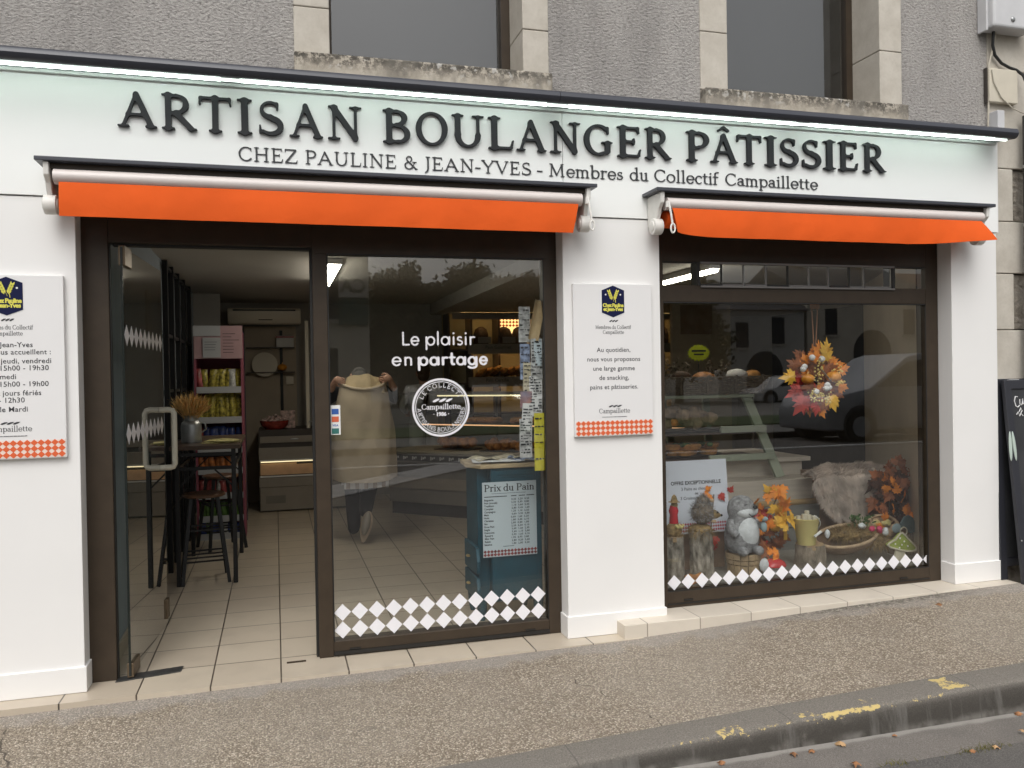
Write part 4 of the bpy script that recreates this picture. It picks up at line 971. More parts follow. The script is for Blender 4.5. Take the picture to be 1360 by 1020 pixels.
b = MB(); b.box(.13, .22, 6.30, 6.35, 1.47, 1.57); tag(b.build('wall_switch_box', 'ac_cream', bev=.004), 'small cream switch box fixed under the lower rear shelf', 'switch box')
# oven and drawer unit
t = thing('drawer_unit', (.12, 5.8, 0), 'dark brown and grey drawer unit with an open tray of wooden boards at the rear', 'cabinet')
b = MB(); b.box(-.20, .9, 5.47, 6.2, 0.01, .95); b.build('carcass', 'unit_dark', t)
b = MB(); b.box(-.185, .9, 5.452, 5.47, .80, .875); d1 = b.build('drawer_front', 'unit_grey', t, bev=.004)
b = MB(); b.ball((.20, 5.447, .838), .05, .012, .012); b.build('handle', 'zinc', d1, smooth=True)
b = MB(); b.box(-.20, .9, 5.45, 5.47, .60, .745); b.box(-.20, .9, 5.45, 5.47, .29, .40); b.build('drawer_panel', 'unit_grey', t, bev=.004)
b = MB(); b.box(-.18, .9, 5.425, 5.438, .578, .589); b.build('tray_light', 'case_light', t)
b = MB(); b.box(-.19, .9, 5.42, 5.47, .59, .605); b.box(-.19, .9, 5.44, 5.47, .405, .42); b.build('tray_rail', 'white_panel', t)
mat('bread_board', (.72, .46, .27), .6, var=.1, vscale=10)
b = MB(); b.box(-.185, .22, 5.448, 5.47, .43, .565); b.box(.22, .9, 5.448, 5.47, .43, .545); b.build('board_stack', 'bread_board', t)
b = MB(); b.box(-.19, .9, 5.455, 5.47, .02, .285); pn = b.build('base_panel', 'unit_grey', t)
b = MB(); b.box(-.13, .09, 5.4515, 5.455, .10, .19); b.box(-.122, .082, 5.451, 5.4515, .108, .182); b.build('vent_plate', 'counter_stone', pn)
t = thing('sweet_bowl', (-.02, 5.6, .95), 'glass bowl heaped with red wrapped sweets on the drawer unit', 'bowl')
mat('bowl_red', (.28, .04, .03), .25, var=.4, vscale=25); mat('wrapped', (.55, .40, .36), .3, var=.5, vscale=30)
b = MB(); b.lathe([(0, 0), (.10, 0), (.155, .05), (.165, .10), (.158, .10), (.145, .05), (0, .012)], (-.02, 5.6, .952), 26); b.build('bowl', 'bowl_red', t, smooth=True)
b = MB()
for i in range(60):
    a = random.uniform(0, 2*pi); r = .135*sqrt(random.random()); b.ball((-.02+r*cos(a), 5.6+r*sin(a), 1.045+.075*(1-r/.14)+random.uniform(-.02, .01)), .026, .018, .016, 6, 4, .2)
b.build('sweets', 'wrapped', t)
b = MB(); b.box(.05, .22, 5.72, 5.80, .951, 1.16); tag(b.build('gift_bag', 'wrapped', bev=.006), 'shiny printed gift bag standing behind the bowl of sweets', 'bag')
b = MB(); b.box(.345, .385, 5.58, 5.62, .0, 2.22); dr = b.build('inner_door', 'ac_cream', bev=.003); tag(dr, 'cream inner door standing ajar seen edge-on beside the door mullion', 'door')
b = MB(); b.ball((.40, 5.57, 1.03), .03, .012, .010); b.build('handle', 'zinc', dr, smooth=True)
# teal cabinet by the fixed pane
t = thing('teal_cabinet', (1.4, .62, 0), 'teal painted cabinet with drawers and turned feet just inside the fixed pane', 'cabinet')
b = MB(); b.box(1.262, 1.585, .43, .80, .13, .955); b.box(1.19, 1.262, .50, .80, .13, .955); b.box(1.30, 1.55, .4255, .43, .895, .905); b.build('carcass', 'teal_paint', t, bev=.008)
b = MB(); b.box(1.272, 1.30, .4245, .43, .14, .94); b.box(1.55, 1.578, .4245, .43, .14, .94); b.box(1.30, 1.55, .4245, .43, .14, .17); b.box(1.30, 1.55, .4245, .43, .91, .94); b.build('face_frame', 'teal_paint', t, bev=.002)
for z0, z1 in ((.30, .47), (.14, .285)):
    b = MB(); b.prism([(.50, z0), (.50, z1), (.46, z1-.01), (.43, (z0+z1)/2), (.44, z0+.01)], 1.166, 1.19, 'x'); b.box(1.166, 1.19, .50, .78, z0, z1); d = b.build('drawer', 'teal_paint', t, bev=.006)
    b = MB(); b.ball((1.158, .64, (z0+z1)/2), .014, .03, .008); b.build('handle', 'brass', d, smooth=True)
for x in (1.215, 1.565):
    for y in (.46 if x > 1.3 else .52, .77):
        b = MB(); b.lathe([(.018, 0), (.022, .02), (.030, .06), (.034, .13)], (x, y, 0), 14); b.build('foot', 'teal_paint', t, smooth=True)
b = MB(); b.prism([(1.13, .56), (1.19, .41), (1.61, .41), (1.61, .84), (1.16, .84)], .956, .982, 'z'); b.build('worktop', 'kraft', t, bev=.005)
for (x, y, r, m_, lb) in ((1.34, .60, .2, 'paper_old', 'yellowed newspaper lying at the back of the teal cabinet top'), (1.33, .53, -.12, 'paper', 'white sheets stacked loosely on the teal cabinet top'), (1.50, .52, .35, 'paper_blue', 'crumpled blue and white printed paper on the right of the teal cabinet top')):
    M = Matrix.Translation((x, y, .983+(.004 if m_ == 'paper' else .0))) @ Matrix.Rotation(r, 4, 'Z'); b = MB(); hx, hy_ = ((.16, .10) if m_ != 'paper_blue' else (.085, .09))
    am = .014 if m_ != 'paper' else .004
    ph = random.random()*6; b.grid(lambda u, v: M @ Vector(((u-.5)*2*hx, (v-.5)*2*hy_, .006+am*(1+sin(u*9+ph)*cos(v*7+ph)))), 14, 10); tag(b.build('paper_sheets', m_, smooth=True, solid=.003), lb, 'paper', 'papers on the teal cabinet')
# bread price list
t = thing('price_list', (1.375, .42, .64), 'white bread price list poster with handwritten columns taped to the teal cabinet', 'poster')
mat('poster_blue', (.56, .64, .68), .6)
b = MB(); b.box(1.203, 1.549, .4175, .4195, .412, .872); b.build('sheet', 'poster_blue', t)
L = set_text(SERIF_MED, 'Prix du Pain', 1.215, 1.536, .815, .042); mesh_obj('heading', curve_mesh(L, .0006, 0), 'ink', t, (0, .417, 0))
b = MB(); b.box(1.26, 1.48, .4165, .4175, .800, .802); b.box(1.215, 1.36, .4165, .4175, .780, .785); b.box(1.385, 1.42, .4165, .4175, .780, .785); b.box(1.435, 1.475, .4165, .4175, .780, .785); b.box(1.485, 1.535, .4165, .4175, .780, .785)
b.box(1.33, 1.40, .4165, .4175, .472, .475); b.build('rule', 'ink', t)
rows = ['Baguette', 'Pain (moulé)', 'Tradition', 'Complet', 'Campagne', 'Maïs', 'Noix', 'Céréales', 'Bio', 'Gros Pain', 'Seigle', 'Viennoise', 'Épautre', 'Mini Pain', 'Raisin', 'Sésame']
for k, s_ in enumerate(rows):
    z = .757-k*.0182; me = plain_text(s_, .0165, 'LEFT', bold=.0005); mesh_obj('handwriting', me, 'ink', t, (1.212+random.uniform(-.002, .003), .4172, z))
    me = plain_text('  '.join('%d,%02d' % (random.randint(0, 3), random.choice((10, 20, 45, 60, 80, 95))) for _ in range(3)), .0155, 'LEFT', bold=.0005, spacing=1.15); mesh_obj('handwriting', me, 'ink', t, (1.385+random.uniform(-.003, .003), .4172, z))
b = MB()
for r in range(2):
    for k in range(16): x = 1.215+k*.0215; z = .426+r*.02; b.prism([(x-.0112, z), (x, z-.0105), (x+.0112, z), (x, z+.0105)], .4163, .4172, 'y')
b.build('diamond_band', 'pack_red', t)
# notices taped along the right edge of the pane
def sheet(x0, x1, z0, z1, y, m_, label, rows_=0, tilt=0, curl=0, cat='notice', grp='notices taped to the inside of the fixed pane'):
    b = MB(); cx_, cz_ = (x0+x1)/2, (z0+z1)/2; M = Matrix.Translation((cx_, y, cz_)) @ Matrix.Rotation(tilt, 4, 'Y')
    W_, H_ = x1-x0, z1-z0
    b.grid(lambda u, v: M @ Vector(((u-.5)*W_, curl*(u-.5)**2*4+.003*sin(u*7+v*5), (v-.5)*H_)), 8, 10); o = b.build('notice_sheet', m_, smooth=True, solid=.0008); tag(o, label, cat, grp)
    if rows_:
        q = MB()
        for r in range(rows_):
            zz = H_*(.42-.84*r/rows_); x = -W_*.42
            while x < W_*.40:
                w_ = random.uniform(.008, .03); 
                if random.random() < .85: u = (x+w_/2)/W_+.5; yy = curl*(u-.5)**2*4-.0045; q.box(x, min(x+w_, W_*.43), yy, yy+.0008, zz-random.uniform(.003, .010), zz, M)
                x += w_+.006
        q.build('print', 'ink', o)
    return o
sheet(1.385, 1.455, 1.72, 1.93, .185, 'paper_grey', 'dim grey printed notice at the top of the taped column beside the bread shelves', 6)
sheet(1.388, 1.448, 1.50, 1.71, .180, 'paper_blue', 'bluish flyer with dark print in the taped column right of the lettering', 4)
sheet(1.405, 1.470, 1.40, 1.60, .176, 'paper_old', 'yellowed printed flyer in the middle of the taped column', 7)
mat('sunset', (.42, .20, .16), .5, col2=(.16, .18, .28), vscale=9)
sheet(1.383, 1.455, 1.33, 1.43, .172, 'sunset', 'small red and blue picture flyer level with the round badge', 0)
sheet(1.452, 1.525, 1.50, 1.74, .170, 'paper_grey', 'pale printed page taped against the frame above the yellow strip', 11)
sheet(1.440, 1.520, 1.28, 1.52, .174, 'paper', 'white page of small print taped just above the yellow strip', 12)
sheet(1.374, 1.450, 1.04, 1.27, .168, 'paper_grey', 'grey page of small print hanging low on the taped column', 12)
sheet(1.39, 1.455, 1.20, 1.36, .165, 'paper', 'white slip of print below the picture flyer', 7, .06)
mat('yellow_card', (.62, .55, .04), .6, var=.1)
sheet(1.462, 1.524, .96, 1.30, .160, 'yellow_card', 'long yellow printed strip at the bottom right of the fixed pane', 6)
sheet(1.455, 1.520, 1.73, 1.97, .180, 'kraft', 'brown pointed leaflet curling away at the upper right corner of the pane', 0, .2, -.03)
sheet(1.470, 1.518, 1.58, 1.74, .166, 'poster_blue', 'small light blue slip taped under the brown leaflet', 2)
# bread wall behind the counter
t = thing('bread_shelves', (3.6, 6.2, 0), 'warm lit bread shelves along the rear wall behind the counter', 'shelves')
b = MB(); b.box(2.15, 5.6, 6.30, 6.40, .9, 2.355); b.build('back_panel', 'wall_cream', t)
for z in (1.88, 1.45, 1.05): b = MB(); b.box(2.15, 5.6, 5.96, 6.30, z-.02, z); b.build('shelf', 'dark_wood', t)
b = MB()
for x in (2.16, 2.46, 2.83, 3.3, 3.9, 4.5, 5.2): b.box(x-.012, x+.012, 5.98, 6.30, .9, 2.35)
b.build('upright', 'dark_wood', t)
for z, s_ in ((1.865, 'Pain Gourmet'), (1.435, 'Pain Certifié')):
    b = MB(); b.box(2.40, 5.5, 5.945, 5.958, z-.045, z+.085); lb = b.build('shelf_label', 'unit_grey', t)
    mesh_obj('label_text', plain_text(s_, .062, 'LEFT'), 'ink', lb, (2.63, 5.944, z+.02))
b = MB(); b.box(2.85, 3.28, 6.285, 6.298, 1.9, 2.33); b.build('lit_panel', 'warm_glow', t)
b = MB()
for r in range(3):
    for k in range(9): x = 2.88+k*.047; z = 2.30-r*.045; b.prism([(x-.022, z), (x, z-.021), (x+.022, z), (x, z+.021)], 6.280, 6.284, 'y')
b.build('diamond_band', 'tile_orange', t)
mat('warm_strip', (1, .8, .45), .6, emit=5, ecol=(1, .68, .3))
b = MB(); b.box(2.2, 5.55, 5.95, 5.958, 2.27, 2.358); b.build('valance_board', 'unit_grey', t)
b = MB(); b.box(2.3, 5.45, 5.965, 6.0, 2.32, 2.345); b.build('shelf_light', 'warm_strip', t)
for zz in (1.842, 1.412): b = MB(); b.box(2.45, 5.45, 5.965, 6.0, zz-.02, zz+.014); b.build('shelf_light', 'warm_strip', t)
bi = 0
for (x, z, r) in ((2.62, 1.88, .10), (2.93, 1.88, .11), (3.14, 1.88, .10), (3.45, 1.88, .11), (4.1, 1.88, .1), (5.26, 1.88, .07)):
    b = MB(); b.lathe([(0, 0), (r*.9, .005), (r, .06), (r*.98, .20), (r*.75, .27), (r*.3, .30), (0, .305)], (x, 6.12, z), 20, jit=.04); tag(b.build('dark_loaf', 'crust_dark', smooth=True), 'dark crusted tall loaf on the top bread shelf', 'bread', 'dark loaves on the top bread shelf')
for k in range(9):
    x = 2.60+k*.095; M = Matrix.Translation((x, 6.08, 1.51+.012*(k % 3))) @ Matrix.Rotation(.5, 4, 'Y') @ Matrix.Rotation(1.25, 4, 'X')
    b = MB(); b.ball((0, 0, 0), .045, .05, .19, 12, 10, .05, M); o = b.build('baguette', 'crust_gold', smooth=True); o.data.transform(Matrix.Translation((0, 0, .06))); tag(o, 'golden baguette stacked slanting on the middle bread shelf', 'bread', 'baguettes on the middle bread shelf')
for x in (2.62, 2.95, 3.3): b = MB(); b.box(x-.085, x+.085, 5.93, 5.944, 1.96 if x < 9 else 0, 2.04); tag(b.build('price_card', 'unit_grey'), 'small grey price card in front of the dark loaves', 'price card', 'price cards on the bread shelf')
# refrigerated display counter, set at an angle
CA, CB = Vector((1.13, 4.78, 0)), Vector((3.89, 2.02, 0)); cdv = (CB-CA).normalized(); cn = Vector((-cdv.y, cdv.x, 0))*1.0
if cn.y < 0: cn = -cn
CL = (CB-CA).length
CM = Matrix(((cdv.x, cn.x, 0, CA.x), (cdv.y, cn.y, 0, CA.y), (0, 0, 1, 0), (0, 0, 0, 1)))
t = thing('pastry_counter', (2.5, 3.6, 0), 'long glazed pastry counter set at an angle across the shop', 'counter')
b = MB(); b.box(0.0, CL, .17, .85, 0, .14, CM); b.build('plinth', 'wall_dark', t)
b = MB(); b.box(0, CL, .12, .85, .14, .60, CM); b.build('front_panel', 'counter_stone', t)
b = MB(); b.box(0, CL, .105, .12, .30, .42, CM); b.build('kick_band', 'counter_plinth', t)
b = MB(); b.box(-.02, CL, 0, .85, .60, .70, CM); b.build('ledge', 'case_steel', t, bev=.01)
b = MB(); b.box(.12, CL-.05, -.003, 0, .615, .685, CM); bd = b.build('ornament_band', 'black_trim', t)
b = MB()
for k in range(30):
    s_ = .17+k*.12
    if s_ < CL-.1:
        for q in range(3): b.box(s_+.022*q, s_+.022*q+.016, -.0045, -.003, .632+.008*q, .668-.006*(q % 2), CM)
b.build('ornament', 'paper_grey', bd)
b = MB(); b.box(.0, CL, .10, .8, .70, .72, CM); b.build('case_floor', 'wall_tan', t)
b = MB(); b.box(.0, CL, .25, .8, .985, .995, CM); b.build('glass_shelf', 'case_glass', t)
b = MB()
def cpt(s_, n_, z): return CM @ Vector((s_, n_, z))
b.quad(cpt(0, .02, .70), cpt(CL, .02, .70), cpt(CL, .22, 1.33), cpt(0, .22, 1.33)); b.quad(cpt(CL, .02, .70), cpt(CL, .82, .70), cpt(CL, .82, 1.33), cpt(CL, .22, 1.33)); b.quad(cpt(0, .02, .70), cpt(0, .82, .70), cpt(0, .82, 1.33), cpt(0, .22, 1.33))
b.build('case_glazing', 'case_glass', t, solid=.004)
b = MB(); b.box(0, CL, .22, .85, 1.33, 1.355, CM); b.build('case_top', 'case_steel', t)
b = MB(); b.box(.6, CL-.02, .225, .24, 1.314, 1.328, CM); b.build('case_lamp', 'case_light', t)
b = MB(); b.box(.4, CL-.02, .20, .215, .998, 1.010, CM); b.build('case_lamp', 'case_light_red', t)
b = MB()
for s_ in (.0, 1.0, 2.0, 3.0, CL-.02): b.box(s_, s_+.02, .80, .83, .70, 1.33, CM)
b.build('case_post', 'case_steel', t)
def tray(s_, z, n_, m_, label, long=True, cnt=6):
    t2 = thing('pastry_tray', cpt(s_, n_, z), label, 'pastries', 'trays of pastries in the counter')
    b = MB(); b.box(s_-.22, s_+.22, n_-.16, n_+.16, z, z+.012, CM); b.build('tray', 'unit_dark', t2, bev=.003)
    b = MB()
    for k in range(cnt):
        a = s_-.18+.36*(k+.5)/cnt; M = CM @ Matrix.Translation((a, n_+random.uniform(-.02, .02), z+.05)) @ Matrix.Rotation(random.uniform(-.2, .2), 4, 'Z')
        if long: b.ball((0, 0, 0), .032, .13, .035, 10, 8, .06, M)
        else:
            for q in range(4): b.ball((random.uniform(-.05, .05), -.12+.08*q, random.uniform(-.01, .04)), .055, .055, .05, 9, 6, .08, M)
    b.build('pastry', m_, t2, smooth=True)
for s_, z, n_, m_, lg, c_, lb in ((.75, .72, .40, 'crust', False, 5, 'round brown rolls heaped low in the counter left of the badge'), (1.35, .72, .38, 'crust', False, 6, 'heap of round brown rolls low in the counter under the round badge'), (1.95, .72, .38, 'crust', False, 6, 'heap of round brown rolls low in the counter near the teal cabinet'),
    (1.1, .997, .42, 'crust_gold', True, 6, 'glazed long pastries on the glass shelf inside the round badge'), (1.62, .997, .42, 'crust_gold', True, 7, 'row of glazed eclairs on the glass shelf right of the badge'), (2.1, .997, .42, 'crust', True, 6, 'brown long pastries on the glass shelf beside the taped notices'),
    (3.2, .997, .42, 'crust_gold', False, 5, 'golden wrapped pastries in the counter end behind the display window'), (2.7, .72, .4, 'crust', False, 5, 'round rolls low in the counter behind the pillar')):
    tray(s_, z, n_, m_, lb, lg, c_)
# ================================================================ people
mat('skin', (.50, .29, .21), .55, var=.05, vscale=20); mat('hair_grey', (.07, .065, .06), .8, var=.3, vscale=60); mat('coat_beige', (.56, .465, .345), .85, var=.07, vscale=7, bump=.5, bscale=9); mat('coat_lining', (.52, .41, .25), .85, var=.12, vscale=9)
mat('trouser_dark', (.018, .018, .022), .85, var=.2); mat('shirt_stripe', (.60, .58, .56), .8); mat('sole', (.44, .34, .25), .7, var=.15, vscale=30); mat('apron_black', (.02, .02, .022), .8); mat('tee_white', (.55, .54, .52), .85, var=.06, vscale=8); mat('hair_brown', (.06, .035, .02), .7)
def skin_body(name, J, E_, m, parent, root=0, lev=2):
    me = bpy.data.meshes.new(name); off = offs(parent)
    me.from_pydata([tuple(Vector(p)-off) for p, r in J], E_, []); o = bpy.data.objects.new(name, me); COL.objects.link(o)
    md = o.modifiers.new('s', 'SKIN'); md.use_smooth_shade = True
    for i, (p, r) in enumerate(J): me.skin_vertices[0].data[i].radius = r if isinstance(r, tuple) else (r, r); me.skin_vertices[0].data[i].use_root = (i == root)
    sb = o.modifiers.new('d', 'SUBSURF'); sb.levels = lev; sb.render_levels = lev
    m2 = bpy.data.meshes.new_from_object(o.evaluated_get(bpy.context.evaluated_depsgraph_get())); bpy.data.objects.remove(o)
    for p in m2.polygons: p.use_smooth = True
    m2.materials.clear(); m2.materials.append(MATS[m]); q = bpy.data.objects.new(name, m2); COL.objects.link(q); q.parent = parent; return q
def hand(b, c, d, nrm, s_=1.):
    """palm with four bent fingers and a thumb; d = finger direction, nrm = palm normal"""
    c = Vector(c); d = Vector(d).normalized(); nn = Vector(nrm).normalized(); x = d.cross(nn).normalized()
    M = Matrix(((x.x, d.x, nn.x, c.x), (x.y, d.y, nn.y, c.y), (x.z, d.z, nn.z, c.z), (0, 0, 0, 1)))
    b.ball((0, 0, 0), .042*s_, .05*s_, .018*s_, 12, 8, 0, M)
    for i, L in enumerate((.07, .08, .075, .06)):
        q = (-.03+.02*i)*s_; b.tube([M @ Vector((q, .03*s_, 0)), M @ Vector((q*1.05, (.03+L*.5)*s_, .006*s_)), M @ Vector((q*1.05, (.03+L*.75)*s_, .03*s_)), M @ Vector((q, (.03+L*.7)*s_, .055*s_))], [.010*s_, .0095*s_, .0085*s_, .007*s_], 8)
    b.tube([M @ Vector((-.035*s_, -.02*s_, .004)), M @ Vector((-.065*s_, .015*s_, .015*s_)), M @ Vector((-.06*s_, .045*s_, .035*s_))], [.013*s_, .011*s_, .008*s_], 8)
px, py = .80, 3.50
t = thing('person', (px, py, 0), 'person seen from behind inside the shop pulling on a long beige coat, one heel lifted', 'person')
J = [((px, py, .92), .15), ((px, py, 1.12), .15), ((px, py+.01, 1.35), (.19, .12)), ((px, py+.02, 1.47), (.12, .09)), ((px, py+.08, 1.51), .055), ((px-.01, py+.17, 1.55), (.078, .09)), ((px-.01, py+.20, 1.60), (.07, .08)),
     ((px-.19, py+.01, 1.43), .06), ((px-.33, py+.12, 1.30), .05), ((px-.29, py-.02, 1.44), .035), ((px+.19, py+.01, 1.43), .06), ((px+.33, py+.12, 1.30), .05), ((px+.29, py-.02, 1.44), .035),
     ((px-.10, py, .84), .12), ((px-.10, py+.12, .48), .09), ((px-.10, py+.06, .09), .065), ((px-.10, py+.20, .04), .04), ((px+.09, py, .84), .12), ((px+.05, py+.10, .46), .09), ((px-.02, py-.20, .24), .06)]
E_ = [(0, 1), (1, 2), (2, 3), (3, 4), (4, 5), (5, 6), (2, 7), (7, 8), (8, 9), (2, 10), (10, 11), (11, 12), (0, 13), (13, 14), (14, 15), (15, 16), (0, 17), (17, 18), (18, 19)]
skin_body('body', J, E_, 'trouser_dark', t)
b = MB(); b.ball((px-.01, py+.19, 1.545), .082, .105, .092, 18, 12, .04); b.ball((px-.01, py+.14, 1.53), .078, .085, .08, 16, 10, .04); b.build('hair', 'hair_grey', t, smooth=True)
b = MB(); b.tube([(px, py+.03, 1.44), (px-.005, py+.10, 1.52)], .052, 14); b.ball((px-.093, py+.17, 1.545), .012, .02, .03, 8, 6); b.ball((px+.073, py+.17, 1.545), .012, .02, .03, 8, 6); b.build('neck', 'skin', t, smooth=True)
b = MB(); hand(b, (px-.235, py-.085, 1.515), (.85, .1, -.25), (-.1, 1, -.1), .82); hand(b, (px+.225, py-.085, 1.525), (-.85, .1, -.25), (.1, 1, -.1), .82); 
b.tube([(px-.30, py+.0, 1.42), (px-.255, py-.075, 1.515)], [.034, .025], 12); b.tube([(px+.30, py+.0, 1.42), (px+.245, py-.075, 1.525)], [.034, .025], 12); b.build('hand', 'skin', t, smooth=True)
b = MB()
def coat(u, v):            # coat hanging open at the neck, a sagging collar edge gripped at both ends
    a = -pi*1.08+pi*1.16*u*1.0; a = pi*(1.06-1.12*u)+pi       # the back half, left to right
    z0 = .565; sag = 1.505-.085*sin(pi*u)**1.4; z = sag+(z0-sag)*v
    rx = .215+.085*v+.035*sin(pi*v*.8); ry = .15+.12*v
    f = .045*sin(u*17+v*2.5+.6*sin(v*5))*v+.03*sin(u*7+2)*sin(v*5)+.022*sin(v*15+u*9)*(1-v)+.02*sin(u*33-v*11)*v*(1-v)*2
    return (px+rx*cos(a)*(1+f), py+.01+ry*sin(a)*(1+2*f), z+.012*sin(u*9)*v)
b.grid(coat, 48, 40); b.build('coat', 'coat_beige', t, smooth=True, solid=.012)
b = MB(); lp = [Vector(coat(u/30, 0))+Vector((0, -.008, .004)) for u in range(31)]; b.tube(lp, .014, 8); b.build('coat_collar', 'coat_beige', t, smooth=True)
b = MB(); b.grid(lambda u, v: (px+(.20-.05*v)*(2*u-1), py-.085-.035*sin(pi*u)+.06*v+.006*sin(u*17), 1.41+.155*v-.03*(2*u-1)**2+.006*sin(u*13+v*6)), 24, 10); b.build('coat_lining', 'coat_lining', t, smooth=True, solid=.01)
b = MB()
b.grid(lambda u, v: (px-.205+.41*u, py-.20-.02*sin(pi*u)+.008*sin(u*24), .60-.10*v), 30, 4); b.grid(lambda u, v: (px-.205+.41*u, py+.14, .60-.10*v), 6, 2); b.build('shirt_hem', 'shirt_stripe', t, smooth=True, solid=.004)
mat('hem_stripe', (.33, .26, .20), .8); b = MB()
for k in range(5): u0 = .04+k*.2; b.grid(lambda u, v: (px-.205+.41*(u0+.09*u), py-.2045-.02*sin(pi*(u0+.09*u))+.008*sin((u0+.09*u)*24), .60-.10*v), 4, 4)
b.build('hem_pattern', 'hem_stripe', t, smooth=True)
M = Matrix.Translation((px-.02, py-.26, .15)) @ Matrix.Rotation(.28, 4, 'Y') @ Matrix.Rotation(radians(68), 4, 'X')
def shoe_sole(k, w): return [(w*.050*cos(a)*(1+.25*sin(a)), .150*sin(a)) for a in [2*pi*i/24 for i in range(24)]]
b = MB(); so = shoe_sole(0, 1.)
vs0 = [M @ Vector((x, y, -.012)) for x, y in so]; vs1 = [M @ Vector((x, y, .014)) for x, y in so]; n = 24
b.add(vs0+vs1, [tuple(range(n)), tuple(range(2*n-1, n-1, -1))]+[(i, i+n, (i+1) % n+n, (i+1) % n) for i in range(n)]); b.build('shoe_sole', 'sole', t, bev=.004)
b = MB(); b.ball((0, -.02, .035), .040, .115, .05, 14, 8, 0, M); b.build('shoe', 'unit_grey', t, smooth=True)
# shop assistant behind the counter
vx, vy = 1.74, 5.55
t = thing('person', (vx, vy, 0), 'shop assistant in a pale top seen from behind at the bread shelves', 'person')
J = [((vx, vy, .95), .14), ((vx, vy, 1.15), .14), ((vx, vy, 1.34), (.18, .12)), ((vx, vy, 1.44), (.11, .08)), ((vx-.19, vy, 1.39), .06), ((vx-.25, vy+.08, 1.16), .05), ((vx-.17, vy+.26, 1.10), .038), ((vx+.19, vy, 1.39), .06), ((vx+.29, vy+.10, 1.20), .05), ((vx+.30, vy+.26, 1.32), .038),
     ((vx-.1, vy, .85), .1), ((vx-.1, vy, .1), .06), ((vx+.1, vy, .85), .1), ((vx+.1, vy, .1), .06)]
skin_body('body', J, [(0, 1), (1, 2), (2, 3), (2, 4), (4, 5), (5, 6), (2, 7), (7, 8), (8, 9), (0, 10), (10, 11), (0, 12), (12, 13)], 'tee_white', t)
b = MB(); b.ball((vx, vy+.02, 1.58), .074, .09, .11, 18, 12); b.tube([(vx, vy, 1.42), (vx, vy+.01, 1.53)], .05, 12)
for sg in (-1, 1): b.ball((vx+sg*.078, vy+.015, 1.575), .012, .02, .03, 8, 6)
b.ball((vx, vy+.115, 1.565), .013, .02, .022, 8, 6); hand(b, (vx-.15, vy+.30, 1.095), (.3, .9, -.1), (0, .2, -1)); hand(b, (vx+.29, vy+.30, 1.36), (-.2, .9, .2), (0, .2, -1)); b.build('head', 'skin', t, smooth=True)
b = MB(); b.ball((vx, vy-.015, 1.62), .085, .092, .095, 18, 12, .02); b.ball((vx, vy-.03, 1.55), .072, .06, .075, 16, 10, .02); b.build('hair', 'hair_brown', t, smooth=True)
b = MB(); b.box(vx-.15, vx+.15, vy-.145, vy-.13, 1.08, 1.11); b.tube([(vx-.05, vy-.13, 1.43), (vx-.02, vy-.145, 1.28), (vx, vy-.15, 1.10)], .008, 6); b.tube([(vx+.05, vy-.13, 1.43), (vx+.02, vy-.145, 1.28), (vx, vy-.15, 1.10)], .008, 6); b.build('apron', 'apron_black', t, smooth=True)
# ================================================================ things in the display window
mat('board_grey', (.19, .185, .165), .7, var=.07, vscale=4, stretch=(.4, 3, 6)); mat('plank_pale', (.56, .50, .42), .6, var=.08, vscale=5, stretch=(1, 6, 10)); mat('wood_gold', (.38, .26, .12), .5, var=.15, vscale=6, stretch=(1, 6, 6)); mat('wood_crate', (.22, .14, .09), .7, var=.25, vscale=7)
mat('sage_green', (.36, .40, .30), .55, var=.04); mat('bark', (.20, .165, .125), .95, var=.55, vscale=16, bump=2.5, bscale=26, stretch=(1, 1, .45)); mat('bark_birch', (.40, .36, .30), .95, col2=(.085, .07, .05), vscale=24, bump=2.5, bscale=34, stretch=(1, 1, .5)); mat('cut_wood', (.42, .29, .16), .75, var=.25, vscale=9)
mat('moss_straw', (.28, .19, .08), .95, var=.5, vscale=30); mat('mole_grey', (.27, .27, .275), .85, var=.35, vscale=40, bump=.8, bscale=70); mat('mole_pale', (.62, .64, .65), .85, var=.12, vscale=22, bump=.5, bscale=70); mat('nose_black', (.015, .015, .018), .3)
mat('leaf_orange', (.78, .25, .02), .6, var=.22, vscale=14); mat('leaf_red', (.45, .035, .02), .6, var=.3, vscale=14); mat('leaf_gold', (.75, .42, .04), .6, var=.18, vscale=14); mat('leaf_rust', (.28, .085, .025), .65, var=.35, vscale=14); mat('leaf_brown', (.085, .028, .014), .7, var=.4, vscale=14)
mat('bucket_yellow', (.62, .53, .22), .45, var=.04); mat('fur', (.60, .505, .43), .95, var=.3, vscale=9, sheen=.4); mat('mush_green', (.30, .38, .06), .85, var=.08, vscale=30, bump=.5, bscale=150); mat('felt_cream', (.60, .55, .42), .9, var=.05); mat('felt_blue', (.10, .15, .155), .9, var=.12, vscale=30, bump=.5, bscale=150); mat('felt_pale_blue', (.28, .36, .38), .9)
mat('bright_red', (.52, .02, .03), .25); mat('cotton', (.82, .80, .78), .9, bump=.6, bscale=60); mat('berry', (.72, .55, .16), .4, var=.3, vscale=40); mat('ribbon', (.40, .18, .09), .7); mat('wicker', (.17, .135, .10), .8, var=.35, vscale=40); mat('offer_paper', (.66, .69, .76), .55); mat('offer_red', (.45, .06, .08), .55); mat('burst_yellow', (.50, .58, .03), .5); mat('hen_white', (.7, .66, .6), .8, var=.15)
mat('leaf_green', (.05, .11, .02), .6, var=.4, vscale=20); mat('pink_flower', (.60, .04, .13), .6); mat('toast', (.42, .30, .19), .8, var=.3, vscale=18)
PZ = .165
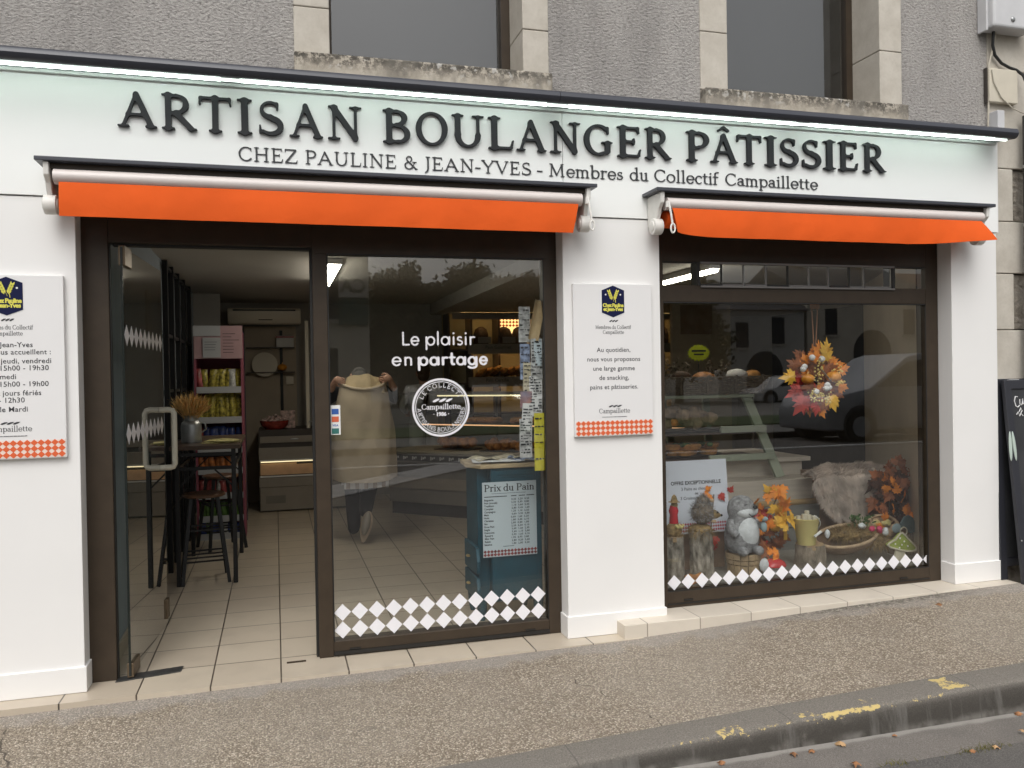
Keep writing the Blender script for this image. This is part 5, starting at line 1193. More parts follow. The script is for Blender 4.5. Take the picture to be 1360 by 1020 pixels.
b = MB(); b.prism([(2.23, .26), (4.32, .26), (4.75, 1.0), (2.23, 1.0)], .02, PZ, 'z'); tag(b.build('display_platform', 'board_grey'), 'low grey painted platform carrying the autumn display', 'platform')
b = MB(); b.box(2.23, 4.6, .98, 1.0, PZ, .33); b.box(2.23, 4.6, .972, .998, .334, .50); tag(b.build('board_screen', 'board_grey', bev=.002), 'screen of two wide grey boards behind the autumn figures', 'board screen')
t = thing('display_bench', (3.6, 1.2, .5), 'stepped pale wooden bench behind the figures with a lidded box on top', 'bench')
b = MB(); b.box(2.3, 4.10, 1.05, 1.10, .52, .69); b.box(2.3, 4.10, 1.10, 1.5, .668, .69); b.build('front_plank', 'plank_pale', t, bev=.004)
b = MB(); b.box(2.9, 4.085, 1.30, 2.1, .69, .80); b.build('box_side', 'plank_pale', t, bev=.003)
b = MB(); b.box(2.88, 4.14, 1.26, 2.12, .80, .835); b.build('box_lid', 'plank_pale', t, bev=.005)
b = MB(); b.box(2.3, 4.05, 1.06, 2.1, .0, .52); b.build('base', 'wall_dark', t)
t = thing('wooden_crate', (3.95, .95, .3), 'brown wooden crate with a rounded golden rail behind the yellow bucket', 'crate')
b = MB(); b.tube([(3.28, 1.02, .515), (4.20, 1.02, .515)], .024, 14); b.build('rail', 'wood_gold', t, smooth=True)
b = MB(); b.box(3.30, 4.18, 1.01, 1.03, .335, .49); b.box(3.72, 3.76, .99, 1.01, .33, .49); b.box(4.12, 4.16, .99, 1.01, .33, .49); b.build('panel', 'wood_crate', t, bev=.003)
# maple leaves -------------------------------------------------------------
LEAF = [(0, 0), (.06, .10), (.30, .04), (.24, .16), (.46, .30), (.36, .34), (.42, .50), (.24, .42), (.20, .46), (.26, .70), (.14, .64), (0, .98), (-.14, .64), (-.26, .70), (-.20, .46), (-.24, .42), (-.42, .50), (-.36, .34), (-.46, .30), (-.24, .16), (-.30, .04), (-.06, .10)]
def leaf(b, p, s_, rot=None, cup=.25):
    M = Matrix.Translation(p) @ (rot if rot is not None else (Matrix.Rotation(random.uniform(0, 2*pi), 4, 'Z') @ Matrix.Rotation(random.uniform(-.9, .9), 4, 'X'))) @ Matrix.Scale(s_, 4)
    vs = [M @ Vector((0, .40, cup*.16))]+[M @ Vector((x, y, -cup*(x*x+(y-.4)**2)+.05*sin(9*x+6*y))) for x, y in LEAF]
    n = len(LEAF); b.add(vs, [(0, i+1, (i+1) % n+1) for i in range(n)])
def facing(tilt=.6):        # leaf standing roughly towards the street
    return Matrix.Rotation(random.uniform(-tilt, tilt), 4, 'Z') @ Matrix.Rotation(pi/2+random.uniform(-tilt, tilt), 4, 'X') @ Matrix.Rotation(random.uniform(0, 2*pi), 4, 'Z')
def garland(name, label, spots, stem_pts, cat='leaf garland', group=None):
    """spots: (colour, x0,x1,y0,y1,z0,z1,count,size)"""
    t = thing(name, stem_pts[0], label, cat, group)
    by = {}
    for c, x0, x1, y0, y1, z0, z1, n, s_ in spots:
        b = by.setdefault(c, MB())
        for i in range(n): leaf(b, (random.uniform(x0, x1), random.uniform(y0, y1), random.uniform(z0, z1)), s_*random.uniform(.75, 1.2), facing(.75))
    for c, b in by.items(): b.build('leaves', c, t, smooth=True)
    b = MB(); b.tube(stem_pts, .004, 6); b.build('stem', 'bark', t, smooth=True)
    return t
garland('leaf_garland', 'tall garland of orange and golden maple leaves between the mole and the yellow bucket', [
    ('leaf_orange', 3.22, 3.42, .50, .62, .46, .70, 15, .11), ('leaf_gold', 3.30, 3.43, .45, .55, .42, .66, 12, .115), ('leaf_orange', 3.33, 3.38, .5, .54, .68, .74, 3, .11), ('leaf_red', 3.12, 3.30, .52, .66, .28, .58, 22, .115), ('leaf_rust', 3.18, 3.42, .54, .66, .26, .48, 18, .12), ('leaf_orange', 3.08, 3.26, .44, .5, .36, .48, 6, .11), ('leaf_orange', 3.18, 3.27, .36, .40, .26, .30, 5, .09)],
    [(3.2, .55, PZ), (3.22, .57, .4), (3.34, .55, .62), (3.36, .52, .74)])
garland('leaf_sprig', 'small sprig of red maple leaves peeping out behind the hedgehog log', [('leaf_red', 2.80, 2.88, .55, .6, .28, .45, 6, .08), ('leaf_orange', 2.82, 2.9, .6, .64, .66, .74, 3, .07), ('leaf_red', 2.93, 3.02, .6, .64, .68, .71, 2, .07)], [(2.84, .58, PZ), (2.85, .59, .4), (2.9, .62, .68)])
garland('leaf_bush', 'dense bunch of rust and dark brown maple leaves beside the fur throw', [
    ('leaf_rust', 4.26, 4.52, .60, .75, .42, .78, 26, .12), ('leaf_brown', 4.28, 4.54, .64, .78, .38, .74, 34, .13), ('leaf_orange', 4.28, 4.54, .55, .60, .42, .76, 9, .105), ('leaf_rust', 4.40, 4.55, .58, .70, .70, .80, 8, .11)], [(4.4, .68, .3), (4.41, .69, .55), (4.45, .7, .78)])
# logs and figures ------------------------------------------------------------
def log(name, label, c, r, z0, z1, m_, lean=(0, 0), group=None, flare=1.12):
    t = thing(name, (c[0], c[1], z0), label, 'log', group); b = MB(); seg = 30; vs = []; rings = 10
    off = [random.uniform(.93, 1.07) for _ in range(seg)]
    for i in range(rings+1):
        f = i/rings; rr = r*(flare+(1-flare)*f)
        for k in range(seg): a = 2*pi*k/seg; q = rr*off[k]*(1+.03*sin(5*f+3*a)+random.uniform(-.025, .025)); vs.append((c[0]+lean[0]*f+q*cos(a), c[1]+lean[1]*f+q*sin(a), z0+(z1-z0)*f))
    b.add(vs, [(i*seg+k, i*seg+(k+1) % seg, (i+1)*seg+(k+1) % seg, (i+1)*seg+k) for i in range(rings) for k in range(seg)]); b.build('bark', m_, t, smooth=True)
    b = MB(); b.lathe([(0, z1+.001), (r*.97, z1+.001), (r*.97, z1-.03)], (c[0]+lean[0], c[1]+lean[1], 0), 24); b.build('cut_top', 'cut_wood', t)
    return t
def tuft(b, c, rx, ry, rz, n, ln, w=.002, down=0):
    for i in range(n):
        a = random.uniform(0, 2*pi); e = random.uniform(-.5, 1)*pi/2; d = Vector((cos(a)*cos(e), sin(a)*cos(e), sin(e)))
        p = Vector(c)+Vector((d.x*rx, d.y*ry, d.z*rz))*random.uniform(.75, 1); q = p+(d+Vector((random.uniform(-1, 1), random.uniform(-1, 1), random.uniform(-1, 1)-down)))*ln*random.uniform(.4, 1)
        s_ = d.cross(Vector((random.uniform(-1, 1), random.uniform(-1, 1), random.uniform(-1, 1)))).normalized()*w; b.add([p-s_, p+s_, q], [(0, 1, 2)])
log('log_stand', 'birch barked log at the left edge of the window carrying a straw scarecrow', (2.48, .40, 0), .058, PZ, .46, 'bark_birch')
t = thing('scarecrow_doll', (2.48, .40, .46), 'little straw scarecrow doll with red scarf and yellow beads on the leftmost log', 'doll')
b = MB(); b.ball((2.48, .40, .50), .055, .05, .05, 12, 8, .1); tuft(b, (2.48, .40, .49), .058, .055, .055, 500, .035, .0015, .6); b.build('straw_skirt', 'moss_straw', t)
b = MB(); b.lathe([(.0, .54), (.030, .545), (.026, .60), (.032, .625), (.022, .66), (0, .665)], (2.48, .40, 0), 14); b.build('body', 'bright_red', t, smooth=True)
b = MB(); b.ball((2.483, .395, .665), .023, .022, .025, 12, 8); b.lathe([(.04, .683), (.024, .688), (.014, .72), (0, .735)], (2.483, .395, 0), 14); b.build('head', 'moss_straw', t, smooth=True)
b = MB()
for k in range(5): b.ball((2.47+.012*k, .345, .535-.01*(k % 2)), .011)
b.build('beads', 'bucket_yellow', t, smooth=True)
log('log_stand', 'tall mossy topped log carrying the straw hedgehog in front of the offer poster', (2.69, .42, 0), .072, PZ, .50, 'bark_birch', (-.012, .0))
b = MB(); tuft(b, (2.68, .42, .485), .085, .08, .04, 900, .04, .0016, 1.0); b.ball((2.68, .42, .49), .078, .075, .035, 16, 8, .06); tag(b.build('straw_collar', 'moss_straw', recalc=False), 'ring of tan straw moss draped over the top of the hedgehog log', 'straw moss')
t = thing('hedgehog_figure', (2.70, .40, .52), 'bristly straw hedgehog figure sitting on the mossy log facing right', 'figurine')
b = MB(); b.ball((2.69, .40, .60), .078, .06, .075, 18, 12, .03); b.ball((2.70, .41, .675), .045, .04, .035, 14, 8, .03); b.build('body', 'wicker', t, smooth=True)
b = MB(); tuft(b, (2.685, .40, .605), .082, .065, .08, 1500, .022, .0017); tuft(b, (2.70, .41, .68), .046, .042, .035, 400, .018, .0016); b.build('bristles', 'mole_grey', t)
b = MB(); M = Matrix.Translation((2.775, .385, .585)) @ Matrix.Rotation(pi/2+.2, 4, 'Y'); b.lathe([(.034, -.03), (.026, .01), (.010, .035), (0, .04)], (0, 0, 0), 14, M=M); b.build('snout', 'moss_straw', t, smooth=True)
b = MB(); b.ball((2.818, .382, .578), .009); b.ball((2.775, .352, .604), .006); b.build('nose', 'nose_black', t, smooth=True)
b = MB(); b.ball((2.75, .36, .545), .018, .014, .012); b.ball((2.73, .345, .685), .016, .01, .012); b.build('paw', 'toast', t, smooth=True)
mat('tub_slat', (.33, .235, .13), .7, var=.3, vscale=12)
t = thing('wooden_tub', (3.01, .44, PZ), 'small stacked wooden slat tub under the grey mole figure', 'tub')
b = MB()
for z0, z1, r in ((PZ, .235, .105), (.24, .268, .112), (.272, .308, .118)):
    n = 14
    for k in range(n):
        a0, a1 = 2*pi*k/n+.02, 2*pi*(k+1)/n-.02
        pts = [(3.01+r*cos(a), .44+r*sin(a)) for a in (a0, (a0+a1)/2, a1)]+[(3.01+(r-.018)*cos(a), .44+(r-.018)*sin(a)) for a in (a1, (a0+a1)/2, a0)]
        b.prism(pts, z0, z1, 'z')
b.build('slats', 'tub_slat', t, bev=.002)
b = MB(); b.lathe([(0, .306), (.10, .306)], (3.01, .44, 0), 24); b.build('top', 'cut_wood', t)
b = MB(); b.ball((3.105, .335, .235), .035, .018, .045, 14, 10, .05); tag(b.build('pebble', 'mole_pale', smooth=True), 'pale oval pebble leaning against the wooden tub', 'pebble')
# mole figure
t = thing('mole_figure', (3.0, .44, .31), 'grey speckled plush mole figure with a pale belly smiling on the wooden tub', 'figurine')
mx, my = 3.0, .44
b = MB(); b.lathe([(0, .31), (.085, .315), (.115, .37), (.118, .43), (.10, .51), (.084, .55), (.092, .575), (.095, .605), (.084, .65), (.052, .683), (0, .695)], (mx, my, 0), 28, 1, .85); o = b.build('body', 'mole_grey', t, smooth=True)
b = MB(); b.ball((mx+.012, my-.043, .445), .092, .066, .115, 20, 14); b.build('belly', 'mole_pale', t, smooth=True)
b = MB(); b.ball((mx+.000, my-.040, .585), .068, .050, .042, 18, 12); b.ball((mx+.060, my-.036, .590), .040, .044, .036, 14, 10); b.build('muzzle', 'mole_pale', t, smooth=True)
b = MB(); b.ball((mx+.052, my-.092, .622), .017, .014, .015, 12, 8)
for sx in (-.012, .055): b.bar((mx+sx-.010, my-.083+.1*abs(sx-.02), .638), (mx+sx+.010, my-.083+.1*abs(sx-.02), .641), .003, .003)
b.tube([(mx+.005, my-.092, .580), (mx+.02, my-.092, .566), (mx+.042, my-.089, .563), (mx+.065, my-.082, .572)], .0028, 6); b.build('nose', 'nose_black', t, smooth=True)
b = MB(); b.tube([(mx-.095, my-.02, .53), (mx-.11, my-.06, .47), (mx-.085, my-.095, .44)], [.024, .027, .022], 10); b.tube([(mx+.09, my-.02, .53), (mx+.11, my-.075, .49), (mx+.10, my-.095, .53)], [.024, .026, .022], 10); b.ball((mx-.05, my-.10, .335), .036, .045, .032, 14, 8); b.ball((mx+.065, my-.10, .335), .036, .045, .032, 14, 8); b.build('limb', 'mole_grey', t, smooth=True)
b = MB(); b.ball((mx+.10, my-.115, .49), .022, .02, .034, 12, 8); b.ball((mx+.105, my-.12, .545), .024, .018, .016, 12, 8); b.build('held_egg', 'felt_pale_blue', t, smooth=True)
b = MB(); leaf(b, (mx+.095, my-.13, .55), .06, facing(.3)); b.build('held_leaf', 'leaf_orange', t)
# small things at the foot
t = thing('toadstool', (3.20, .36, PZ), 'glossy red toadstool ornament on the display floor under an orange leaf', 'ornament')
b = MB(); b.lathe([(.07, .215), (.072, .222), (.06, .245), (.035, .262), (0, .268)], (3.20, .36, 0), 22, 1.15, .9); b.build('cap', 'bright_red', t, smooth=True)
b = MB(); b.lathe([(.026, PZ), (.022, .19), (.028, .216)], (3.20, .36, 0), 14); b.ball((3.125, .36, .21), .022, .02, .04, 12, 8); b.build('stalk', 'cotton', t, smooth=True)
b = MB(); b.prism([(2.50, PZ+.01), (2.55, PZ+.0), (2.60, PZ+.02), (2.63, PZ+.055), (2.61, PZ+.075), (2.57, PZ+.06), (2.53, PZ+.07), (2.49, PZ+.06)], .27, .295, 'y'); tag(b.build('clay_leaf_dish', 'crust', bev=.006), 'small brown clay dish on the floor in front of the two leftmost logs', 'dish')
M = Matrix.Translation((2.78, .62, .42)) @ Matrix.Rotation(-.10, 4, 'X')
t = thing('offer_poster', (2.78, .62, .42), 'white special offer poster with a red diamond border propped behind the logs', 'poster')
b = MB(); b.box(-.243, .243, -.003, 0, 0, .50, M); b.build('sheet', 'offer_paper', t)
for s_, z, sz, bo in (('OFFRE EXCEPTIONNELLE', .335, .034, .0010), ('3 Pains au chocolat', .295, .030, .0003), ('ou', .265, .026, .0008), ('3 Croissants achetés', .232, .030, .0003), ('1 offert', .180, .03, .0006)):
    me = plain_text(s_, sz, bold=bo); me.transform(M @ Matrix.Translation((0, -.0036, z))); me.transform(Matrix.Translation((-2.78, -.62, -.42))); mesh_obj('text_line', me, 'ink', t)
b = MB()
for r in range(3):
    for k in range(26): x = -.222+k*.0178; z = .02+r*.0225; b.add([M @ Vector(p) for p in ((x-.0085, -.0035, z), (x, -.0035, z-.0105), (x+.0085, -.0035, z), (x, -.0035, z+.0105))], [(0, 1, 2, 3)])
b.build('diamond_band', 'offer_red', t)
b = MB(); b.box(2.60, 3.0, .66, .9, PZ, .418); tag(b.build('poster_prop', 'wood_crate'), 'dark box propping up the offer poster from behind', 'box')
# bucket on stump
log('tree_stump', 'short brown tree stump under the yellow bucket', (3.56, .48, 0), .098, PZ, .318, 'bark', flare=1.15)
t = thing('yellow_bucket', (3.52, .46, .32), 'small pale yellow bucket of wooden sticks standing on the middle stump', 'bucket')
b = MB(); b.lathe([(0, .322), (.060, .322), (.086, .492), (.091, .500), (.086, .504), (.080, .492), (.056, .335), (0, .335)], (3.52, .46, 0), 28); b.build('shell', 'bucket_yellow', t, smooth=True)
b = MB(); b.tube([(3.52+.085*cos(a), .46+.085*sin(a)-.012, .475-.075*sin((a+pi/2-.9)*1.0)) for a in [-1.6+1.7*k/10 for k in range(11)]], .004, 8); b.tube([(3.52, .368, .39), (3.575, .372, .42)], .009, 8); b.build('bail_handle', 'paper', t, smooth=True)
b = MB()
for (dx, dy, h, r) in ((-.03, -.02, .535, .017), (.0, -.03, .53, .02), (.015, .01, .55, .016), (.055, -.01, .515, .022), (-.05, .01, .52, .018)): b.lathe([(0, .40), (r, .40), (r, h), (0, h)], (3.52+dx, .46+dy, 0), 12)
b.build('stick', 'felt_cream', t, smooth=True)
b = MB(); b.box(3.405, 3.432, .55, .56, .34, .66); tag(b.build('candle_stick', 'leaf_gold', bev=.003), 'tall narrow yellow candle standing between the leaf garland and the bucket', 'candle')
# moss filled wooden boat bowl
t = thing('wooden_bowl', (3.92, .52, .22), 'long boat shaped wooden bowl overflowing with tan moss and pink flowers', 'bowl')
MBW = Matrix.Translation((3.88, .54, .24)) @ Matrix.Rotation(-.12, 4, 'Y') @ Matrix.Rotation(.45, 4, 'X')
def boat(u, v):
    a = 2*pi*u; r = .25+.75*sin(v*pi/2); k = 1-cos(v*pi/2)
    return MBW @ Vector((.255*r*cos(a)*(1 if v < .98 else .96), .125*r*sin(a)*(1 if v < .98 else .93), .125*k**.8))
b = MB(); b.grid(boat, 40, 10); b.build('hull', 'mole_grey' if False else 'wood_crate', t, smooth=True, solid=.010)
b = MB(); b.tube([boat(u/40, 1) for u in range(41)], .011, 8, caps=False); b.build('rim', 'toast', t, smooth=True)
b = MB(); tuft(b, (3.97, .50, .36), .20, .10, .05, 1600, .06, .0017, .5); tuft(b, (4.12, .47, .30), .10, .05, .05, 900, .05, .0017, 1.0); tuft(b, (3.84, .53, .36), .12, .08, .03, 600, .05, .0017, .5); b.ball((3.97, .51, .35), .18, .09, .04, 16, 8, .1); b.ball((4.13, .49, .30), .08, .045, .045, 12, 8, .1); b.build('moss', 'moss_straw', t)
b = MB(); 
for (x, y, z) in ((4.03, .42, .40), (4.09, .42, .395), (4.10, .43, .38)): b.ball((x, y, z), .022, .018, .020, 10, 6, .12)
b.build('flower', 'pink_flower', t, smooth=True)
b = MB()
for i in range(60): leaf(b, (random.uniform(3.92, 4.10), random.uniform(.46, .56), random.uniform(.40, .48)), random.uniform(.02, .045), facing(1))
b.build('foliage', 'leaf_green', t)
b = MB(); b.ball((3.97, .45, .42), .03, .025, .02, 10, 6, .2); b.ball((4.15, .43, .37), .025, .02, .03, 10, 6, .1); b.ball((3.69, .46, .38), .02, .018, .03, 10, 6, .1); b.build('pebble', 'mole_pale', t, smooth=True)
# oval bark slice with contents
t = thing('bark_dish', (4.29, .66, .34), 'oval bark rimmed wooden dish tilted behind the moss bowl', 'dish')
M = Matrix.Translation((4.27, .62, .365)) @ Matrix.Rotation(1.0, 4, 'X')
b = MB(); b.lathe([(0, 0), (.13, 0), (.145, .02), (.14, .035), (.118, .035), (.112, .012), (0, .01)], (0, 0, 0), 30, 1, .62, M=M, jit=.02); b.build('dish', 'toast', t, smooth=True)
b = MB(); 
for (x, y, s_) in ((.04, -.02, .034), (-.03, .01, .03), (.075, .02, .026), (.0, -.035, .025)): b.ball((x, y, .03), s_, s_*.8, s_*.7, 10, 6, .15, M)
b.build('egg', 'bucket_yellow', t, smooth=True)
b = MB()
for i in range(10): leaf(b, M @ Vector((random.uniform(-.08, .08), random.uniform(-.04, .05), .045)), .06, facing(.8))
b.build('leaves', 'leaf_orange', t)
# green felt mushroom cut-out
t = thing('green_mushroom', (4.22, .36, PZ), 'flat green spotted toadstool cut-out with cream edging at the right of the window floor', 'ornament')
cap = [(4.098, .292), (4.112, .306), (4.14, .318), (4.165, .328), (4.185, .350), (4.205, .368), (4.222, .371), (4.245, .352), (4.27, .325), (4.30, .300), (4.325, .278), (4.338, .258), (4.330, .242), (4.305, .236), (4.255, .240), (4.18, .258), (4.12, .276)]
b = MB(); b.prism(cap, .345, .375, 'y'); b.build('cap', 'mush_green', t, bev=.006)
b = MB(); b.tube([(p[0], .345, p[1]) for p in cap+[cap[0]]], .0065, 8, caps=False); b.build('edging', 'felt_cream', t, smooth=True)
b = MB(); b.prism([(4.15, PZ-.0), (4.255, PZ-.0), (4.25, .205), (4.255, .243), (4.175, .260), (4.165, .215)], .350, .372, 'y'); b.build('stalk', 'felt_cream', t, bev=.008)
b = MB()
for (x, z) in ((4.16, .297), (4.20, .335), (4.215, .288), (4.195, .268), (4.265, .275), (4.235, .31)): b.ball((x, .344, z), .007, .003, .007, 8, 6)
b.build('spot', 'cotton', t, smooth=True)
log('tree_stump', 'narrow mossy stump at the right end of the display carrying blue felt shapes', (4.42, .60, 0), .085, .02, .318, 'bark')
t = thing('blue_mushroom', (4.39, .52, .32), 'flat blue grey felt toadstool with a round cream ring standing on the right stump', 'ornament')
b = MB(); b.prism([(4.33, .335), (4.345, .40), (4.38, .448), (4.42, .46), (4.455, .44), (4.475, .39), (4.47, .335), (4.44, .322), (4.41, .335), (4.38, .37), (4.35, .36)], .50, .52, 'y'); b.build('cap', 'felt_blue', t, bev=.006)
b = MB(); b.tube([(4.365+.030*cos(a), .498, .345+.030*sin(a)) for a in [2*pi*k/20 for k in range(21)]], .005, 8, caps=False); b.build('ring', 'felt_cream', t, smooth=True)
b = MB(); b.ball((4.315, .51, .37), .04, .014, .035, 14, 8); b.build('pale_drop', 'felt_pale_blue', t, smooth=True)
# fur throw over a stool
t = thing('fur_throw', (4.15, .95, .35), 'shaggy grey beige fur throw draped over a low seat in the right of the window', 'fur throw')
def furb(u, v):
    # pelt folded over a low seat: v < 0 is the rounded top running back, v > 0 the front hanging down
    w = max(0, v); x0 = 3.885+.03*w+.20*w**2.2; x1 = 4.67-.02*w-.10*w**2; x = x0+(x1-x0)*u
    lump = .014*sin(u*4.2+.4)+.008*sin(u*15+v*5); e = .03*(2*u-1)**6
    if v < 0: a = min(1, -v/.12); y = .86-.10*(1-a)**.0*0+.05*a+.32*max(0, -v-.12); z = .735+.045*sin(a*pi/2)+lump-e-.10*max(0, -v-.12)
    else: y = .86-.05*sin(pi*u)*sin(pi*min(1, .25+v*.8))-.02*sin(u*12+v*4)*v; z = .735+lump*(1-v)-e-(.345-.09*abs(u-.45))*v
    return Vector((x, y, z))
b = MB(); b.grid(lambda u, v: tuple(furb(u, v*1.4-.4)), 40, 34); b.build('hide', 'fur', t, smooth=True, solid=.02)
b = MB()
for i in range(17000):
    u, v = random.random(), random.random()**1.0*1.36-.34; p = furb(u, v); cl = sin(u*23+v*7)+sin(u*11-v*17)+.6*sin(u*41+v*31)
    if random.random() < .16: u = random.choice((0, 1)); p = furb(u, v)
    side = (-1 if u < .02 else 1 if u > .98 else 0)
    d = Vector((.32*cl+random.uniform(-.35, .35)+side*1.0, -.75, -.9 if v > .05 else (.75 if v > -.2 else .5))); d = (d+Vector((0, 0, random.uniform(-.35, .35)))).normalized()*random.uniform(.035, .075)
    s_ = Vector((random.uniform(-1, 1), random.uniform(-.3, .3), random.uniform(-.6, .6))).normalized()*.0022; q = p+d*.55+Vector((0, -.006, 0)); b.add([p-s_, p+s_, q+s_*.7, q-s_*.7], [(0, 1, 2, 3)]); b.add([q-s_*.7, q+s_*.7, p+d+Vector((.01*cl, 0, -.012))], [(0, 1, 2)])
b.build('pile', 'fur', t, recalc=False)
b = MB(); b.box(4.0, 4.28, .96, 1.2, .165, .74); tag(b.build('low_seat', 'wood_crate'), 'dark low seat hidden under the fur throw', 'seat')
# wreath --------------------------------------------------------------------
wx, wy, wz = 3.50, .31, 1.46
t = thing('autumn_wreath', (wx, wy, 1.72), 'autumn wreath of maple leaves, small pumpkins and berries hanging inside the window', 'wreath')
by = {k: MB() for k in ('leaf_orange', 'leaf_red', 'leaf_gold', 'leaf_rust')}
for i in range(190):
    a = random.uniform(0, 2*pi); r = random.uniform(.02, .155); x, z = wx+r*cos(a)*.98, wz+r*1.12*sin(a)
    sec = (a/(2*pi)*8) % 8
    c = 'leaf_rust' if random.random() < .45 else ('leaf_red' if 3.6 < sec < 5.6 else 'leaf_orange' if random.random() < .7 else 'leaf_rust')
    M = Matrix.Rotation(pi/2+random.uniform(-.5, .5), 4, 'X'); ang = a-pi/2+random.uniform(-.5, .5)
    leaf(by[c], (x, wy+random.uniform(-.02, .03), z), random.uniform(.07, .105), Matrix.Rotation(random.uniform(-.5, .5), 4, 'Z') @ Matrix.Rotation(-ang, 4, 'Y') @ M)
for (dx, dz, s_, ang, c, dy) in ((.07, .12, .16, -.4, 'leaf_gold', -.05), (.06, .16, .14, .2, 'leaf_gold', -.04), (.07, -.10, .13, 2.8, 'leaf_gold', -.05), (.10, -.11, .11, 2.4, 'leaf_gold', -.04), (.03, -.12, .11, 3.3, 'leaf_rust', -.05), (-.02, -.13, .12, 3.2, 'leaf_red', -.045), (.14, -.04, .11, 1.8, 'leaf_orange', -.045), (.15, .06, .11, 1.3, 'leaf_orange', -.04), (-.14, .09, .11, 5.2, 'leaf_rust', -.04), (-.10, -.10, .17, 3.7, 'leaf_red', -.05), (-.13, -.05, .14, 4.2, 'leaf_red', -.045), (-.17, .03, .13, 4.6, 'leaf_gold', -.04), (-.06, .12, .12, .6, 'leaf_orange', -.05), (.0, .17, .11, .1, 'leaf_orange', -.05), (.05, -.02, .13, 2., 'leaf_rust', -.06), (-.04, -.02, .12, 4.4, 'leaf_rust', -.055)):
    leaf(by[c], (wx+dx, wy+dy, wz+dz), s_, Matrix.Rotation(random.uniform(-.2, .2), 4, 'Z') @ Matrix.Rotation(ang, 4, 'Y') @ Matrix.Rotation(pi/2+random.uniform(-.2, .2), 4, 'X'))
for c, b in by.items(): b.build('leaves', c, t, smooth=True)
pumpkin((wx-.105, wy-.065, wz+.01), .042, None, 'mini_pumpkin', t); pumpkin((wx+.095, wy-.065, wz+.02), .048, None, 'mini_pumpkin', t)
b = MB()
for (dx, dz) in ((-.075, .15), (-.135, .09), (-.145, .075), (.0, .14), (.03, -.055), (.05, -.05), (.04, -.035), (-.05, -.075)): b.ball((wx+dx, wy-.075, wz+dz), .022, .02, .02, 10, 7, .1)
b.build('cotton_boll', 'cotton', t, smooth=True)
b = MB()
for (cx_, cz_, n, sx, sz) in ((-.03, .05, 26, .04, .05), (-.01, .10, 10, .02, .04), (.13, .06, 18, .035, .03), (.12, -.02, 18, .05, .02), (-.05, -.11, 26, .05, .03), (.02, -.12, 22, .06, .025), (-.08, -.07, 10, .02, .04)):
    for i in range(n): b.ball((wx+cx_+random.gauss(0, sx*.6), wy-.08+random.uniform(-.01, .01), wz+cz_+random.gauss(0, sz*.6)), random.uniform(.005, .008), seg=7, rings=5)
b.build('berries', 'berry', t, smooth=True)
b = MB(); b.tube([(wx+.13*cos(a), wy+.035, wz+.15*sin(a)) for a in [2*pi*k/24 for k in range(25)]], .014, 8, caps=False); b.bar((wx-.01, wy-.085, wz+.07), (wx+.06, wy-.09, wz-.01), .006, .006); b.build('twig_ring', 'bark', t, smooth=True)
b = MB(); b.tube([(wx-.005, wy, wz+.19), (wx-.018, wy, 1.93), (wx-.010, wy, 1.99), (wx-.010, wy, 2.05)], .004, 6); b.tube([(wx+.005, wy, wz+.19), (wx+.026, wy, 1.93), (wx+.018, wy, 1.99), (wx+.018, wy, 2.05)], .004, 6); b.box(wx-.03, wx+.04, wy-.002, wy+.002, 1.94, 1.97); b.build('ribbon', 'ribbon', t, smooth=True)
# ladder shelf with basket ----------------------------------------------------
t = thing('ladder_shelf', (3.45, 1.35, .69), 'sage green ladder shelf with sloping legs standing on the display bench', 'shelf')
for (x, xo) in ((3.60, .20),):
    b = MB(); b.bar((x, 1.34, 1.34), (x+xo, 1.18, .692), .075, .03, (0, 1, 0)); b.build('leg', 'sage_green', t, bev=.003)
for (x, xo) in ((3.0, .0),):
    b = MB(); b.bar((x, 1.62, 1.34), (x+.10, 1.60, .84), .06, .03, (0, 1, 0)); b.bar((3.40, 1.62, 1.34), (3.42, 1.60, .84), .06, .03, (0, 1, 0)); b.build('leg', 'sage_green', t, bev=.003)
b = MB(); b.box(2.75, 3.66, 1.30, 1.62, 1.322, 1.345); b.build('top_board', 'sage_green', t, bev=.003)
b = MB(); b.box(3.30, 3.70, 1.20, 1.225, 1.055, 1.105); b.box(3.18, 3.75, 1.165, 1.19, .838, .888); b.build('cross_rail', 'sage_green', t, bev=.003)
b = MB(); b.box(2.70, 3.60, 1.24, 1.60, 1.04, 1.055); b.box(2.66, 3.72, 1.20, 1.60, .845, .86); b.build('shelf_board', 'dark_wood', t)
t = thing('wicker_basket', (3.4, 1.45, 1.347), 'long grey wicker basket holding loaves on top of the sage green ladder shelf', 'basket')
b = MB(); 
for k in range(9):
    z = 1.355+k*.016; e = .9+.012*k; x0, x1, y0, y1 = 3.38-.44*e, 3.38+.44*e+.03*k/8, 1.46-.14*e, 1.46+.14*e; pts = []
    for (cx_, cy_, a0) in ((x1-.06, y1-.06, 0), (x0+.06, y1-.06, pi/2), (x0+.06, y0+.06, pi), (x1-.06, y0+.06, 3*pi/2)):
        for q in range(6): a = a0+pi/2*q/5; pts.append((cx_+.06*cos(a), cy_+.06*sin(a), z))
    full = []
    for i in range(len(pts)):
        p, q = Vector(pts[i]), Vector(pts[(i+1) % len(pts)]); n = max(1, int((q-p).length/.03))
        for j in range(n): w_ = p.lerp(q, j/n); full.append((w_.x, w_.y, w_.z+.003*((len(full)+k) % 2)))
    b.tube(full+[full[0]], .0085, 6, caps=False)
b.build('weave', 'wicker', t, smooth=True)
b = MB(); b.box(2.99, 3.78, 1.335, 1.585, 1.348, 1.356); b.build('base', 'wicker', t)
b = MB()
for x in (3.02, 3.25, 3.5, 3.74): b.tube([(x, 1.318, 1.36), (x+.01, 1.312, 1.50)], .009, 6)
b.build('stake', 'wicker', t, smooth=True)
